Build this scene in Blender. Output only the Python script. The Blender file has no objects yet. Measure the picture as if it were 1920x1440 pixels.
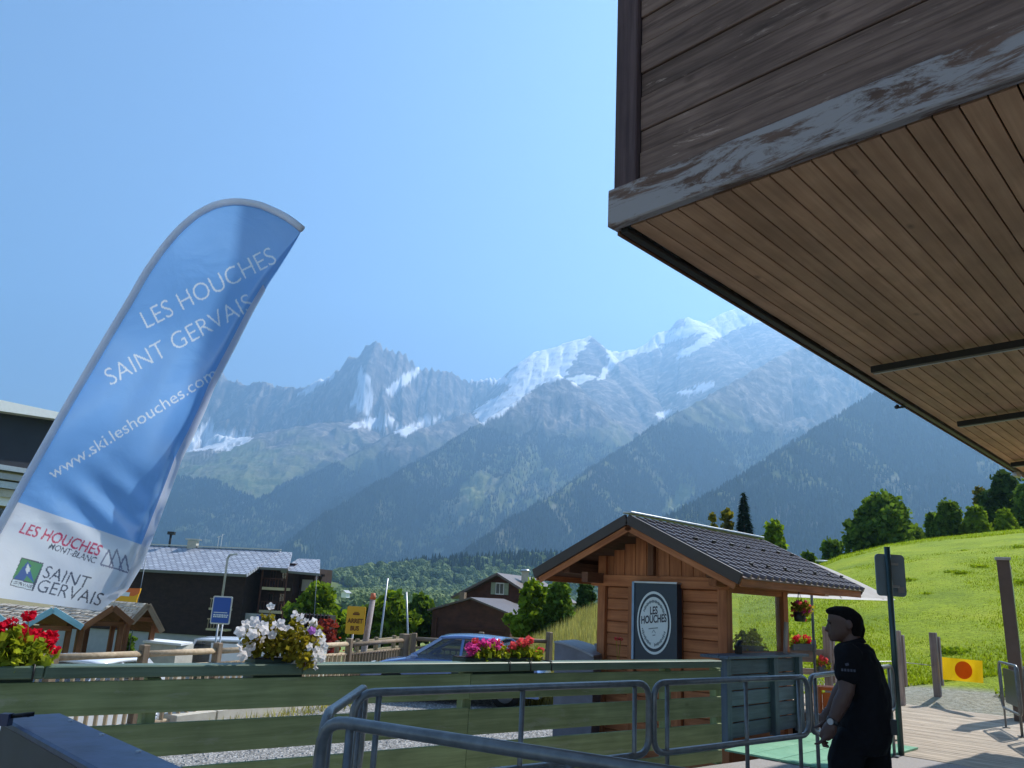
import bpy, bmesh, math, random
import numpy as np
from mathutils import Vector, Matrix, Euler
R_ = math.radians
random.seed(7); rng = np.random.default_rng(7)
V = Vector
sc = bpy.context.scene
COL = sc.collection
# ------------------------------------------------------------------ camera
TH, PHI, FPX = R_(15.0), R_(3.0), 1497.0
CAMZ = 1.6
fwd = V((0, math.cos(TH), math.sin(TH)))
r0 = V((1, 0, 0)); u0 = V((0, -math.sin(TH), math.cos(TH)))
rgt = math.cos(PHI)*r0 + math.sin(PHI)*u0
upv = math.cos(PHI)*u0 - math.sin(PHI)*r0
CAM = V((0, 0, CAMZ))
cd = bpy.data.cameras.new('camera'); cam = bpy.data.objects.new('camera', cd); COL.objects.link(cam)
cam.matrix_world = Matrix(((rgt.x, upv.x, -fwd.x, 0), (rgt.y, upv.y, -fwd.y, 0), (rgt.z, upv.z, -fwd.z, CAMZ), (0, 0, 0, 1)))
cd.sensor_fit = 'HORIZONTAL'; cd.sensor_width = 36; cd.lens = 36*FPX/1920
cd.clip_start = 0.05; cd.clip_end = 60000
sc.camera = cam
# ------------------------------------------------------------------ world, sun, exposure
SUN_AZ, SUN_EL = R_(50), R_(48)
sundir = V((math.sin(SUN_AZ)*math.cos(SUN_EL), math.cos(SUN_AZ)*math.cos(SUN_EL), math.sin(SUN_EL)))
w = bpy.data.worlds.new("World"); sc.world = w; w.use_nodes = True
wn = w.node_tree; bg = wn.nodes['Background']
sky = wn.nodes.new('ShaderNodeTexSky'); sky.sky_type = 'NISHITA'; sky.sun_disc = False
sky.sun_elevation = SUN_EL; sky.sun_rotation = SUN_AZ
sky.altitude = 1000; sky.air_density = 1.0; sky.dust_density = 0.4; sky.ozone_density = 2.2
wn.links.new(sky.outputs[0], bg.inputs[0]); bg.inputs[1].default_value = 0.082
sl = bpy.data.lights.new('sun', 'SUN'); sl.energy = 4.6; sl.angle = R_(0.53); sl.color = (1, 0.965, 0.91)
so = bpy.data.objects.new('sun', sl); COL.objects.link(so); so.location = (8, 6, 30)
so.rotation_euler = (-sundir).to_track_quat('-Z', 'Y').to_euler()
sc.view_settings.view_transform = 'Standard'; sc.view_settings.look = 'None'
sc.view_settings.exposure = 1.0; sc.view_settings.gamma = 1.0
sc.view_settings.use_curve_mapping = False
sc.cycles.use_denoising = True
sc.cycles.max_bounces = 6; sc.cycles.diffuse_bounces = 4; sc.cycles.glossy_bounces = 3
sc.cycles.transmission_bounces = 5; sc.cycles.transparent_max_bounces = 8; sc.cycles.volume_bounces = 1
sc.cycles.caustics_reflective = False; sc.cycles.caustics_refractive = False

# ------------------------------------------------------------------ projection helpers (surveying the place from the photograph)
def pdir(px, py): return fwd + rgt*((px-960)/FPX) - upv*((py-720)/FPX)
def P(px, py, Y):
    d = pdir(px, py); return CAM + d*(Y/d.y)
def gz(px, py, z):
    d = pdir(px, py); return CAM + d*((z-CAMZ)/d.z)
def proj(p):
    q = V(p)-CAM; c = q.dot(fwd); return (960+FPX*q.dot(rgt)/c, 720-FPX*q.dot(upv)/c)
def hz(px):
    lo, hi = 300.0, 2000.0
    for _ in range(40):
        m = (lo+hi)/2
        if pdir(px, m).z > 0: lo = m
        else: hi = m
    return lo
def along(p, d, px):
    lo, hi = -30.0, 30.0
    f = lambda t: proj(V(p)+V(d)*t)[0]-px
    lo, hi = -6.0, 12.0
    s = f(hi) > f(lo)
    for _ in range(50):
        m = (lo+hi)/2
        if (f(m) > 0) == s: hi = m
        else: lo = m
    return lo
def S(r, g, b):
    f = lambda c: (c/255/12.92) if c/255 <= 0.04045 else ((c/255+0.055)/1.055)**2.4
    return (f(r), f(g), f(b), 1)
BA = R_(44)
U = V((math.sin(BA), math.cos(BA), 0)); W = V((math.cos(BA), -math.sin(BA), 0)); Z = V((0, 0, 1))

# ------------------------------------------------------------------ object helpers
WM = {}
def link(o, parent, M):
    COL.objects.link(o); WM[o.name] = M.copy()
    if parent is not None:
        o.parent = parent; o.matrix_parent_inverse = WM[parent.name].inverted()
    o.matrix_basis = M
    return o
def tag(o, label=None, cat=None, group=None, kind=None):
    if label: o['label'] = label
    if cat: o['category'] = cat
    if group: o['group'] = group
    if kind: o['kind'] = kind
    return o
def thing(name, label, cat, loc=(0, 0, 0), rz=0, group=None):
    o = bpy.data.objects.new(name, None); o.empty_display_size = 0.2
    link(o, None, Matrix.Translation(V(loc)) @ Matrix.Rotation(rz, 4, 'Z'))
    return tag(o, label, cat, group)
def setmats(me, mats):
    for m in (mats if isinstance(mats, (list, tuple)) else [mats]): me.materials.append(m)
def mk(name, verts, faces, mat, parent=None, smooth=False, fmat=None, M=None):
    """verts are world coordinates (or local to M)"""
    me = bpy.data.meshes.new(name)
    if M is None:
        a = np.array([tuple(v) for v in verts], dtype=float)
        c = (a.min(0)+a.max(0))/2; c[2] = a[:, 2].min()
        M = Matrix.Translation(V(c)); verts = [tuple(v) for v in (a-c)]
    me.from_pydata([tuple(v) for v in verts], [], [tuple(f) for f in faces])
    setmats(me, mat)
    if fmat is not None: me.polygons.foreach_set('material_index', fmat)
    if smooth: me.polygons.foreach_set('use_smooth', [True]*len(me.polygons))
    me.update()
    return link(bpy.data.objects.new(name, me), parent, M)
def mk_np(name, v, f, mat, parent=None, smooth=False, M=None, fmat=None):
    v = np.asarray(v, float); f = np.asarray(f, np.int32)
    if M is None:
        c = (v.min(0)+v.max(0))/2; c[2] = v[:, 2].min(); v = v-c; M = Matrix.Translation(V(c))
    k = f.shape[1]
    me = bpy.data.meshes.new(name)
    me.vertices.add(len(v)); me.vertices.foreach_set('co', v.astype(np.float32).ravel())
    me.loops.add(f.size); me.loops.foreach_set('vertex_index', f.ravel())
    me.polygons.add(len(f)); me.polygons.foreach_set('loop_start', np.arange(0, f.size, k, dtype=np.int32))
    setmats(me, mat)
    if fmat is not None: me.polygons.foreach_set('material_index', np.asarray(fmat, np.int32))
    if smooth: me.polygons.foreach_set('use_smooth', np.ones(len(f), bool))
    me.update(calc_edges=True); me.validate()
    return link(bpy.data.objects.new(name, me), parent, M)
_bc = {}
def box_mesh(L, w, h, mat, bev):
    k = (round(L, 3), round(w, 3), round(h, 3), mat.name, round(bev, 4))
    if k in _bc: return _bc[k]
    bm = bmesh.new(); bmesh.ops.create_cube(bm, size=1)
    bmesh.ops.scale(bm, vec=(L, w, h), verts=bm.verts)
    if bev > 0: bmesh.ops.bevel(bm, geom=list(bm.edges), offset=min(bev, 0.45*min(L, w, h)), segments=1, affect='EDGES')
    me = bpy.data.meshes.new('box'); bm.to_mesh(me); bm.free(); me.materials.append(mat)
    _bc[k] = me; return me
def beam(name, a, b, w, h, mat, parent=None, up=Z, bev=0.004, twist=0):
    """box with its local X from a to b, w across, h along 'up'"""
    a, b = V(a), V(b); x = (b-a); L = x.length; x.normalize()
    y = V(up).cross(x)
    if y.length < 1e-4: y = V((1, 0, 0)).cross(x)
    y.normalize(); z = x.cross(y)
    c = (a+b)/2
    M = Matrix(((x.x, y.x, z.x, c.x), (x.y, y.y, z.y, c.y), (x.z, y.z, z.z, c.z), (0, 0, 0, 1)))
    if twist: M = M @ Matrix.Rotation(twist, 4, 'X')
    return link(bpy.data.objects.new(name, box_mesh(L, w, h, mat, bev)), parent, M)
def fillet(pts, r, n=5):
    out = [V(pts[0])]
    for i in range(1, len(pts)-1):
        p, q, s = V(pts[i-1]), V(pts[i]), V(pts[i+1])
        d1, d2 = (p-q), (s-q); rr = min(r, d1.length*0.49, d2.length*0.49)
        a = q+d1.normalized()*rr; b = q+d2.normalized()*rr
        for k in range(n+1):
            t = k/n; out.append((1-t)**2*a+2*t*(1-t)*q+t*t*b)
    out.append(V(pts[-1])); return out
def tube(pts, r, n=10, closed=False, caps=True):
    pts = [V(p) for p in pts]; N = len(pts); vs, fs = [], []
    rr = r if isinstance(r, (list, tuple)) else [r]*N
    nrm = None
    for i in range(N):
        a = pts[(i-1) % N] if (closed or i > 0) else pts[i]
        b = pts[(i+1) % N] if (closed or i < N-1) else pts[i]
        t = (b-a).normalized()
        if nrm is None:
            nrm = t.orthogonal().normalized()
        nrm = (nrm-t*nrm.dot(t)).normalized(); bn = t.cross(nrm)
        for k in range(n):
            an = 2*math.pi*k/n
            vs.append(pts[i]+(nrm*math.cos(an)+bn*math.sin(an))*rr[i])
    for i in range(N if closed else N-1):
        j = (i+1) % N
        for k in range(n):
            k2 = (k+1) % n
            fs.append((i*n+k, i*n+k2, j*n+k2, j*n+k))
    if caps and not closed:
        fs.append(tuple(range(n-1, -1, -1))); fs.append(tuple((N-1)*n+k for k in range(n)))
    return vs, fs
def mtube(name, pts, r, mat, parent, n=10, closed=False, caps=True):
    v, f = tube(pts, r, n, closed, caps); return mk(name, v, f, mat, parent, smooth=True)
class MB:
    def __init__(s): s.v, s.f, s.m = [], [], []
    def add(s, v, f, m=0):
        o = len(s.v); s.v += [tuple(p) for p in v]; s.f += [tuple(i+o for i in q) for q in f]; s.m += [m]*len(f)
    def quad(s, a, b, c, d, m=0): s.add([a, b, c, d], [(0, 1, 2, 3)], m)
    def prism(s, poly, off, m=0):
        n = len(poly); a = [V(p) for p in poly]; b = [p+V(off) for p in a]
        s.add(a+b, [tuple(range(n-1, -1, -1)), tuple(range(n, 2*n))]+[(i, (i+1) % n, n+(i+1) % n, n+i) for i in range(n)], m)
    def box(s, a, b, w, h, m=0, up=Z):
        a, b = V(a), V(b); x = (b-a).normalized(); y = V(up).cross(x)
        if y.length < 1e-4: y = V((1, 0, 0)).cross(x)
        y.normalize(); z = x.cross(y); y = y*w/2; z = z*h/2
        s.add([a-y-z, a+y-z, a+y+z, a-y+z, b-y-z, b+y-z, b+y+z, b-y+z],
              [(0, 3, 2, 1), (4, 5, 6, 7), (0, 1, 5, 4), (1, 2, 6, 5), (2, 3, 7, 6), (3, 0, 4, 7)], m)
    def tube(s, pts, r, n=8, m=0, closed=False): v, f = tube(pts, r, n, closed); s.add(v, f, m)
    def build(s, name, mat, parent=None, smooth=False): return mk(name, s.v, s.f, mat, parent, smooth, s.m)
def fix_normals(o):
    bm = bmesh.new(); bm.from_mesh(o.data); bmesh.ops.recalc_face_normals(bm, faces=bm.faces); bm.to_mesh(o.data); bm.free(); return o

# ------------------------------------------------------------------ materials
def nmat(name):
    m = bpy.data.materials.new(name); m.use_nodes = True
    nt = m.node_tree; return m, nt, nt.nodes['Principled BSDF']
def N(nt, t, **kw):
    n = nt.nodes.new('ShaderNode'+t)
    for k, v in kw.items(): setattr(n, k, v)
    return n
def ramp(nt, src, stops):
    r = N(nt, 'ValToRGB'); e = r.color_ramp.elements
    while len(e) < len(stops): e.new(0.5)
    for i, (p, c) in enumerate(stops): e[i].position = p; e[i].color = c
    nt.links.new(src, r.inputs[0]); return r
def mixc(nt, f, a, b, mode='MIX'):
    m = N(nt, 'Mix', data_type='RGBA', blend_type=mode)
    for s, v in ((0, f), (6, a), (7, b)):
        if hasattr(v, 'is_linked') or hasattr(v, 'links'): nt.links.new(v, m.inputs[s])
        else: m.inputs[s].default_value = v
    return m.outputs[2]
def coords(nt, scale=(1, 1, 1), rand=True, gen=False):
    tc = N(nt, 'TexCoord'); mp = N(nt, 'Mapping'); mp.inputs['Scale'].default_value = scale
    nt.links.new(tc.outputs['Object'], mp.inputs[0])
    if rand:
        oi = N(nt, 'ObjectInfo'); ml = N(nt, 'Math', operation='MULTIPLY'); ml.inputs[1].default_value = 37.0
        nt.links.new(oi.outputs['Random'], ml.inputs[0]); nt.links.new(ml.outputs[0], mp.inputs['Location'])
    return mp.outputs[0]
def noise(nt, co, scale, detail=4, rough=0.55, dist=0):
    n = N(nt, 'TexNoise'); n.inputs['Scale'].default_value = scale; n.inputs['Detail'].default_value = detail
    n.inputs['Roughness'].default_value = rough; n.inputs['Distortion'].default_value = dist
    nt.links.new(co, n.inputs['Vector']); return n.outputs['Fac']
def bump(nt, b, h, strength, dist=0.01):
    bp = N(nt, 'Bump'); bp.inputs['Strength'].default_value = strength; bp.inputs['Distance'].default_value = dist
    nt.links.new(h, bp.inputs['Height']); nt.links.new(bp.outputs[0], b.inputs['Normal'])
def sc_(c, k): return (min(c[0]*k, 1), min(c[1]*k, 1), min(c[2]*k, 1), 1)
def plain(name, c, rough=0.6, metal=0.0, var=0.15, scale=6, bmp=0.0, spec=0.5, coat=0):
    m, nt, b = nmat(name); co = coords(nt)
    f = noise(nt, co, scale, 6)
    r = ramp(nt, f, [(0.3, sc_(c, 1-var)), (0.7, sc_(c, 1+var))])
    nt.links.new(r.outputs[0], b.inputs['Base Color'])
    b.inputs['Roughness'].default_value = rough; b.inputs['Metallic'].default_value = metal
    b.inputs['Specular IOR Level'].default_value = spec; b.inputs['Coat Weight'].default_value = coat
    if bmp: bump(nt, b, noise(nt, co, scale*5, 4), bmp)
    return m
def wood(name, c1, c2, rough=0.75, grain=30, stretch=0.05, knots=True, bmp=0.4, patch=None, pth=(0.5, 0.56), var=0.25):
    """grain runs along the object's own X axis"""
    m, nt, b = nmat(name)
    co = coords(nt, (stretch, 1, 1)); f = noise(nt, co, grain, 6, 0.65, 0.4)
    r = ramp(nt, f, [(0.3, c1), (0.72, c2)]); col = r.outputs[0]
    co2 = coords(nt, (1, 1, 1)); f2 = noise(nt, co2, 2.2, 3)
    col = mixc(nt, 0.55, col, ramp(nt, f2, [(0.3, (0.45, 0.45, 0.45, 1)), (0.7, (1, 1, 1, 1))]).outputs[0], 'MULTIPLY')
    if patch:
        co3 = coords(nt, (0.22, 1, 1)); f3 = noise(nt, co3, 9, 10, 0.75, 0.5)
        pr = ramp(nt, f3, [(pth[0], (0, 0, 0, 1)), (pth[1], (1, 1, 1, 1))])
        col = mixc(nt, pr.outputs[0], col, patch)
    if knots:
        co4 = coords(nt, (0.55, 1, 1)); vo = N(nt, 'TexVoronoi'); vo.inputs['Scale'].default_value = 3.2
        nt.links.new(co4, vo.inputs['Vector'])
        kr = ramp(nt, vo.outputs['Distance'], [(0.0, (0.15, 0.11, 0.09, 1)), (0.09, (1, 1, 1, 1))])
        col = mixc(nt, 0.7, col, kr.outputs[0], 'MULTIPLY')
    oi = N(nt, 'ObjectInfo'); mr = N(nt, 'MapRange'); mr.inputs[3].default_value = 1-var; mr.inputs[4].default_value = 1+var
    nt.links.new(oi.outputs['Random'], mr.inputs[0])
    hs = N(nt, 'HueSaturation'); nt.links.new(mr.outputs[0], hs.inputs['Value']); nt.links.new(col, hs.inputs['Color'])
    nt.links.new(hs.outputs[0], b.inputs['Base Color']); b.inputs['Roughness'].default_value = rough
    b.inputs['Specular IOR Level'].default_value = 0.3
    if bmp: bump(nt, b, f, bmp, 0.004)
    return m
def leafmat(name, c1, c2, trans=0.45, scale=3.0, tcol=None):
    m, nt, b = nmat(name); nt.nodes.remove(b)
    co = coords(nt); f = noise(nt, co, scale, 3); r = ramp(nt, f, [(0.3, c1), (0.7, c2)])
    g = N(nt, 'NewGeometry'); rr = N(nt, 'MapRange'); rr.inputs[3].default_value = 0.6; rr.inputs[4].default_value = 1.4
    nt.links.new(g.outputs['Random Per Island'], rr.inputs[0])
    hs = N(nt, 'HueSaturation'); nt.links.new(rr.outputs[0], hs.inputs['Value']); nt.links.new(r.outputs[0], hs.inputs['Color'])
    d = N(nt, 'BsdfDiffuse'); t = N(nt, 'BsdfTranslucent'); mx = N(nt, 'MixShader'); mx.inputs[0].default_value = trans
    nt.links.new(hs.outputs[0], d.inputs[0])
    gm = mixc(nt, 1.0, hs.outputs[0], tcol or (1.35, 1.25, 0.5, 1), 'MULTIPLY'); nt.links.new(gm, t.inputs[0])
    nt.links.new(d.outputs[0], mx.inputs[1]); nt.links.new(t.outputs[0], mx.inputs[2])
    nt.links.new(mx.outputs[0], nt.nodes['Material Output'].inputs[0]); return m
def flat(name, c, rough=0.6, spec=0.4):
    m, nt, b = nmat(name); b.inputs['Base Color'].default_value = c; b.inputs['Roughness'].default_value = rough
    b.inputs['Specular IOR Level'].default_value = spec; return m
def glassmat(name, c=(0.02, 0.03, 0.035, 1), alpha=0.5):
    m, nt, b = nmat(name); b.inputs['Base Color'].default_value = c; b.inputs['Roughness'].default_value = 0.04
    b.inputs['Specular IOR Level'].default_value = 0.8; b.inputs['Alpha'].default_value = alpha; return m

M_ = {}
M_['plank'] = wood('weathered_plank', S(76, 60, 54), S(130, 107, 96), 0.85, 26, 0.06, True, 0.7, S(160, 138, 126), (0.59, 0.67))
M_['fascia'] = wood('peeling_beam', S(92, 70, 60), S(126, 102, 90), 0.85, 28, 0.06, True, 0.6, S(150, 144, 144), (0.45, 0.53))
M_['corner'] = wood('dark_stained', S(62, 48, 50), S(94, 76, 76), 0.8, 26, 0.05, False, 0.4)
M_['soffit'] = wood('soffit_board', S(182, 138, 104), S(214, 170, 134), 0.6, 22, 0.05, True, 0.2, var=0.16)
M_['darkgap'] = flat('dark_backing', S(30, 26, 24), 0.9)
M_['black'] = plain('black_metal', S(24, 24, 26), 0.5)
M_['alu'] = plain('brushed_aluminium', S(170, 172, 176), 0.4, 0.7, 0.1)
M_['galv'] = plain('galvanised_steel', S(112, 114, 114), 0.34, 0.3, 0.25, 14, 0.05)
M_['galvd'] = plain('grey_painted_steel', S(84, 94, 104), 0.42, 0.5, 0.15, 10)
M_['greenb'] = wood('green_stained_board', S(118, 132, 88), S(156, 170, 122), 0.7, 26, 0.05, True, 0.3, S(142, 150, 124), (0.56, 0.68), var=0.15)
M_['greenc'] = wood('green_cap_board', S(88, 108, 88), S(118, 138, 116), 0.45, 26, 0.05, False, 0.2, var=0.1)
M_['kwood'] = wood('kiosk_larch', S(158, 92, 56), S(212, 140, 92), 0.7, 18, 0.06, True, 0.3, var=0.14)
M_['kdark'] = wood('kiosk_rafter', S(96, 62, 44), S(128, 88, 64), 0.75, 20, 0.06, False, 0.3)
M_['ktile'] = plain('brown_metal_tile', S(112, 102, 102), 0.36, 0.3, 0.12, 8)
M_['kedge'] = plain('brown_metal_edge', S(66, 56, 52), 0.5, 0.2, 0.1, 8)
M_['slate'] = wood('slate_painted_board', S(78, 90, 104), S(108, 122, 136), 0.6, 24, 0.05, True, 0.25)
M_['deck'] = wood('grey_deck_board', S(164, 148, 128), S(202, 186, 164), 0.8, 24, 0.04, True, 0.3, var=0.12)
M_['log'] = wood('pale_log', S(170, 146, 116), S(214, 192, 160), 0.75, 16, 0.08, False, 0.3, var=0.1)
M_['logd'] = wood('grey_log', S(126, 106, 86), S(160, 140, 116), 0.8, 16, 0.08, False, 0.3, var=0.1)
M_['greypost'] = wood('grey_post', S(134, 122, 122), S(172, 160, 156), 0.8, 20, 0.05, False, 0.3)
M_['chalet'] = wood('dark_chalet_board', S(46, 32, 30), S(66, 48, 44), 0.8, 3, 0.3, False, 0.2)
M_['barn'] = wood('brown_barn_board', S(78, 48, 40), S(104, 66, 54), 0.8, 3, 0.3, False, 0.2)
M_['stall'] = wood('stall_timber', S(110, 70, 46), S(156, 104, 70), 0.75, 16, 0.06, False, 0.3)
M_['shingle'] = plain('weathered_shingle', S(196, 184, 166), 0.8, 0, 0.3, 3, 0.3)
M_['white'] = plain('white_paint', S(226, 226, 224), 0.5, 0, 0.04)
M_['cream'] = plain('cream_render', S(196, 182, 146), 0.8, 0, 0.06)
M_['concrete'] = plain('concrete', S(188, 182, 168), 0.85, 0, 0.12, 4, 0.3)
M_['plinth'] = plain('grey_render', S(170, 170, 172), 0.85, 0, 0.08, 2)
M_['rubber'] = plain('rubber', S(24, 24, 24), 0.8)
M_['glass'] = glassmat('dark_glass', (0.03, 0.035, 0.04, 1), 0.7)
M_['cglass'] = glassmat('clear_glass', (0.7, 0.76, 0.7, 1), 0.2)
M_['navy'] = flat('navy_print', S(28, 48, 66), 0.35)
M_['blue'] = flat('sign_blue', S(42, 84, 170), 0.5)
M_['yellow'] = flat('sign_yellow', S(240, 176, 40), 0.5)
M_['orange'] = flat('orange_print', S(226, 110, 50), 0.5)
M_['red'] = flat('red_print', S(206, 50, 80), 0.7)
M_['ink'] = flat('dark_print', S(62, 62, 72), 0.7)
M_['wprint'] = flat('white_print', S(226, 232, 240), 0.7)
M_['wsign'] = flat('white_sign_face', S(214, 222, 222), 0.6)
M_['soil'] = plain('potting_soil', S(50, 38, 30), 0.9)
M_['planter'] = plain('dark_green_planter', S(40, 58, 50), 0.6)
M_['bark'] = plain('bark', S(86, 70, 56), 0.9, 0, 0.3, 8, 0.6)
M_['leafA'] = leafmat('bright_foliage', S(78, 104, 34), S(128, 150, 50))
M_['leafB'] = leafmat('mid_foliage', S(62, 90, 42), S(104, 128, 56))
M_['leafC'] = leafmat('dark_foliage', S(44, 66, 38), S(72, 94, 50), 0.35)
M_['leafD'] = leafmat('autumn_foliage', S(92, 96, 40), S(126, 118, 52))
M_['leafP'] = leafmat('plant_leaf', S(110, 130, 40), S(160, 168, 62), 0.5, 20)
M_['leafQ'] = leafmat('petunia_leaf', S(116, 118, 44), S(158, 140, 60), 0.5, 20)
M_['dry'] = leafmat('dry_grass', S(132, 134, 84), S(176, 170, 124), 0.4, 2)
M_['needle'] = leafmat('conifer_needles', S(28, 44, 34), S(44, 62, 42), 0.15)
def petal(n, c): return leafmat(n, sc_(c, 0.85), sc_(c, 1.1), 0.45, 30, (1, 1, 1, 1))
M_['fred'] = petal('red_petal', S(216, 36, 60)); M_['fwhite'] = petal('white_petal', S(232, 226, 224))
M_['fpink'] = petal('pink_petal', S(226, 84, 160)); M_['fcoral'] = petal('coral_petal', S(230, 96, 96)); M_['flilac'] = petal('lilac_petal', S(186, 120, 196))
# ------------------------------------------------------------------ terrain
def _hash(ix, iy, s):
    n = (ix*374761393+iy*668265263+s*1442695041) & 0xffffffff
    n = ((n ^ (n >> 13))*1274126177) & 0xffffffff
    return ((n ^ (n >> 16)) & 0xffff)/65535.0
def vnoise(x, y, s=0):
    ix = np.floor(x).astype(np.int64); iy = np.floor(y).astype(np.int64); fx = x-ix; fy = y-iy
    fx = fx*fx*fx*(fx*(fx*6-15)+10); fy = fy*fy*fy*(fy*(fy*6-15)+10)
    a = _hash(ix, iy, s); b = _hash(ix+1, iy, s); c = _hash(ix, iy+1, s); d = _hash(ix+1, iy+1, s)
    return a+(b-a)*fx+(c-a)*fy+(a-b-c+d)*fx*fy
def fbm(x, y, o=5, s=0, g=0.5):
    t = 0; a = 1; n = 0
    for i in range(o): t = t+a*vnoise(x*2**i, y*2**i, s+i*17); n += a; a *= g
    return t/n
def ridged(x, y, o=5, s=0, g=0.55):
    t = 0; a = 1; n = 0
    for i in range(o):
        v = 1-np.abs(2*vnoise(x*2**i+i*3.7, y*2**i, s+i*31)-1); t = t+a*v*v; n += a; a *= g
    return t/n
def smooth(a, b, x): t = np.clip((x-a)/(b-a), 0, 1); return t*t*(3-2*t)
def pxtan(px): d = pdir(px, hz(px)); return d.x/d.y
_pxs = np.linspace(-400, 3200, 200); _tans = np.array([pxtan(p) for p in _pxs])
def tan2px(t): return np.interp(t, _tans, _pxs)
def px2tan(p): return np.interp(p, _pxs, _tans)

# ridge crests: (photo x, photo y, forward distance in m)
SKY = [(-500, 830), (-250, 800), (0, 792), (110, 775), (130, 752), (180, 735), (250, 722), (350, 703), (405, 706), (418, 698), (428, 706), (440, 713), (470, 716), (485, 710), (498, 711), (512, 718), (530, 724), (550, 721), (566, 724), (590, 714), (606, 708), (628, 697), (640, 684), (650, 669), (662, 664), (675, 663), (684, 652), (690, 645), (698, 641), (706, 636), (712, 642), (722, 651), (733, 652), (740, 657), (750, 657), (762, 662), (775, 675), (786, 685), (800, 687), (812, 686), (830, 689), (842, 693), (855, 698), (868, 706), (880, 708), (905, 707), (950, 706), (958, 697), (968, 689), (978, 676), (988, 669), (1000, 661), (1020, 655), (1050, 646), (1075, 637), (1090, 634), (1107, 628), (1116, 633), (1125, 640), (1135, 650), (1142, 656), (1165, 658), (1178, 654), (1190, 655), (1203, 648), (1215, 640), (1225, 630), (1235, 622), (1255, 616), (1264, 605), (1272, 597), (1290, 594), (1305, 600), (1320, 606), (1335, 596), (1350, 588), (1368, 581), (1385, 573), (1400, 578), (1420, 588), (1480, 570), (1600, 548), (1800, 530), (2200, 560), (2700, 640), (3100, 700)]
def skyd(px): return float(np.interp(px, [-500, 400, 706, 900, 1107, 1400, 2000, 3000], [9800, 9300, 8800, 9600, 9800, 10200, 9600, 8600]))
RIDGES = [
 # crest list, slope near the crest, slope lower down, gully wavelength, gully depth
 ([(a, b, skyd(a)) for a, b in SKY], 1.15, 0.62, 330, 330),
 ([(880, 772, 7600), (800, 800, 7200), (752, 802, 7000), (690, 838, 6600), (560, 902, 6000), (450, 960, 5500), (300, 1015, 5000), (150, 1050, 4600)], 0.75, 0.6, 260, 190),
 ([(1180, 850, 6200), (1120, 770, 6500), (1085, 722, 6650), (1045, 701, 6700), (1000, 730, 6500), (960, 756, 6250), (900, 792, 5900), (820, 846, 5400), (700, 912, 4700), (600, 970, 4300), (540, 1030, 3900), (480, 1085, 3600)], 0.9, 0.6, 260, 210),
 ([(1640, 600, 6600), (1480, 655, 6200), (1380, 712, 5600), (1265, 777, 4900), (1150, 852, 4350), (1080, 900, 3950), (960, 976, 3450), (900, 1015, 3150), (830, 1062, 2850), (760, 1100, 2500)], 0.85, 0.62, 240, 170),
 ([(2600, 560, 5000), (2100, 610, 4400), (1800, 690, 3900), (1640, 740, 3600), (1560, 790, 3350), (1466, 846, 3050), (1373, 908, 2800), (1267, 967, 2500), (1150, 1030, 2200), (1000, 1078, 1900)], 0.75, 0.55, 190, 110),
 ([(-500, 980, 5200), (-200, 930, 5800), (100, 880, 6600), (250, 862, 7000), (350, 846, 7300), (430, 824, 7500), (520, 806, 7600), (600, 792, 7700), (660, 790, 7900)], 0.5, 0.5, 260, 120),
 ([(-300, 1060, 1900), (100, 1112, 1300), (300, 1122, 1100), (540, 1108, 1100), (640, 1086, 1250), (720, 1070, 1400), (830, 1062, 1550), (1000, 1050, 1650), (1150, 1056, 1600), (1300, 1075, 1400), (1500, 1100, 1200), (2000, 1060, 1100), (2600, 1020, 1100)], 0.22, 0.2, 150, 18),
]
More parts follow.
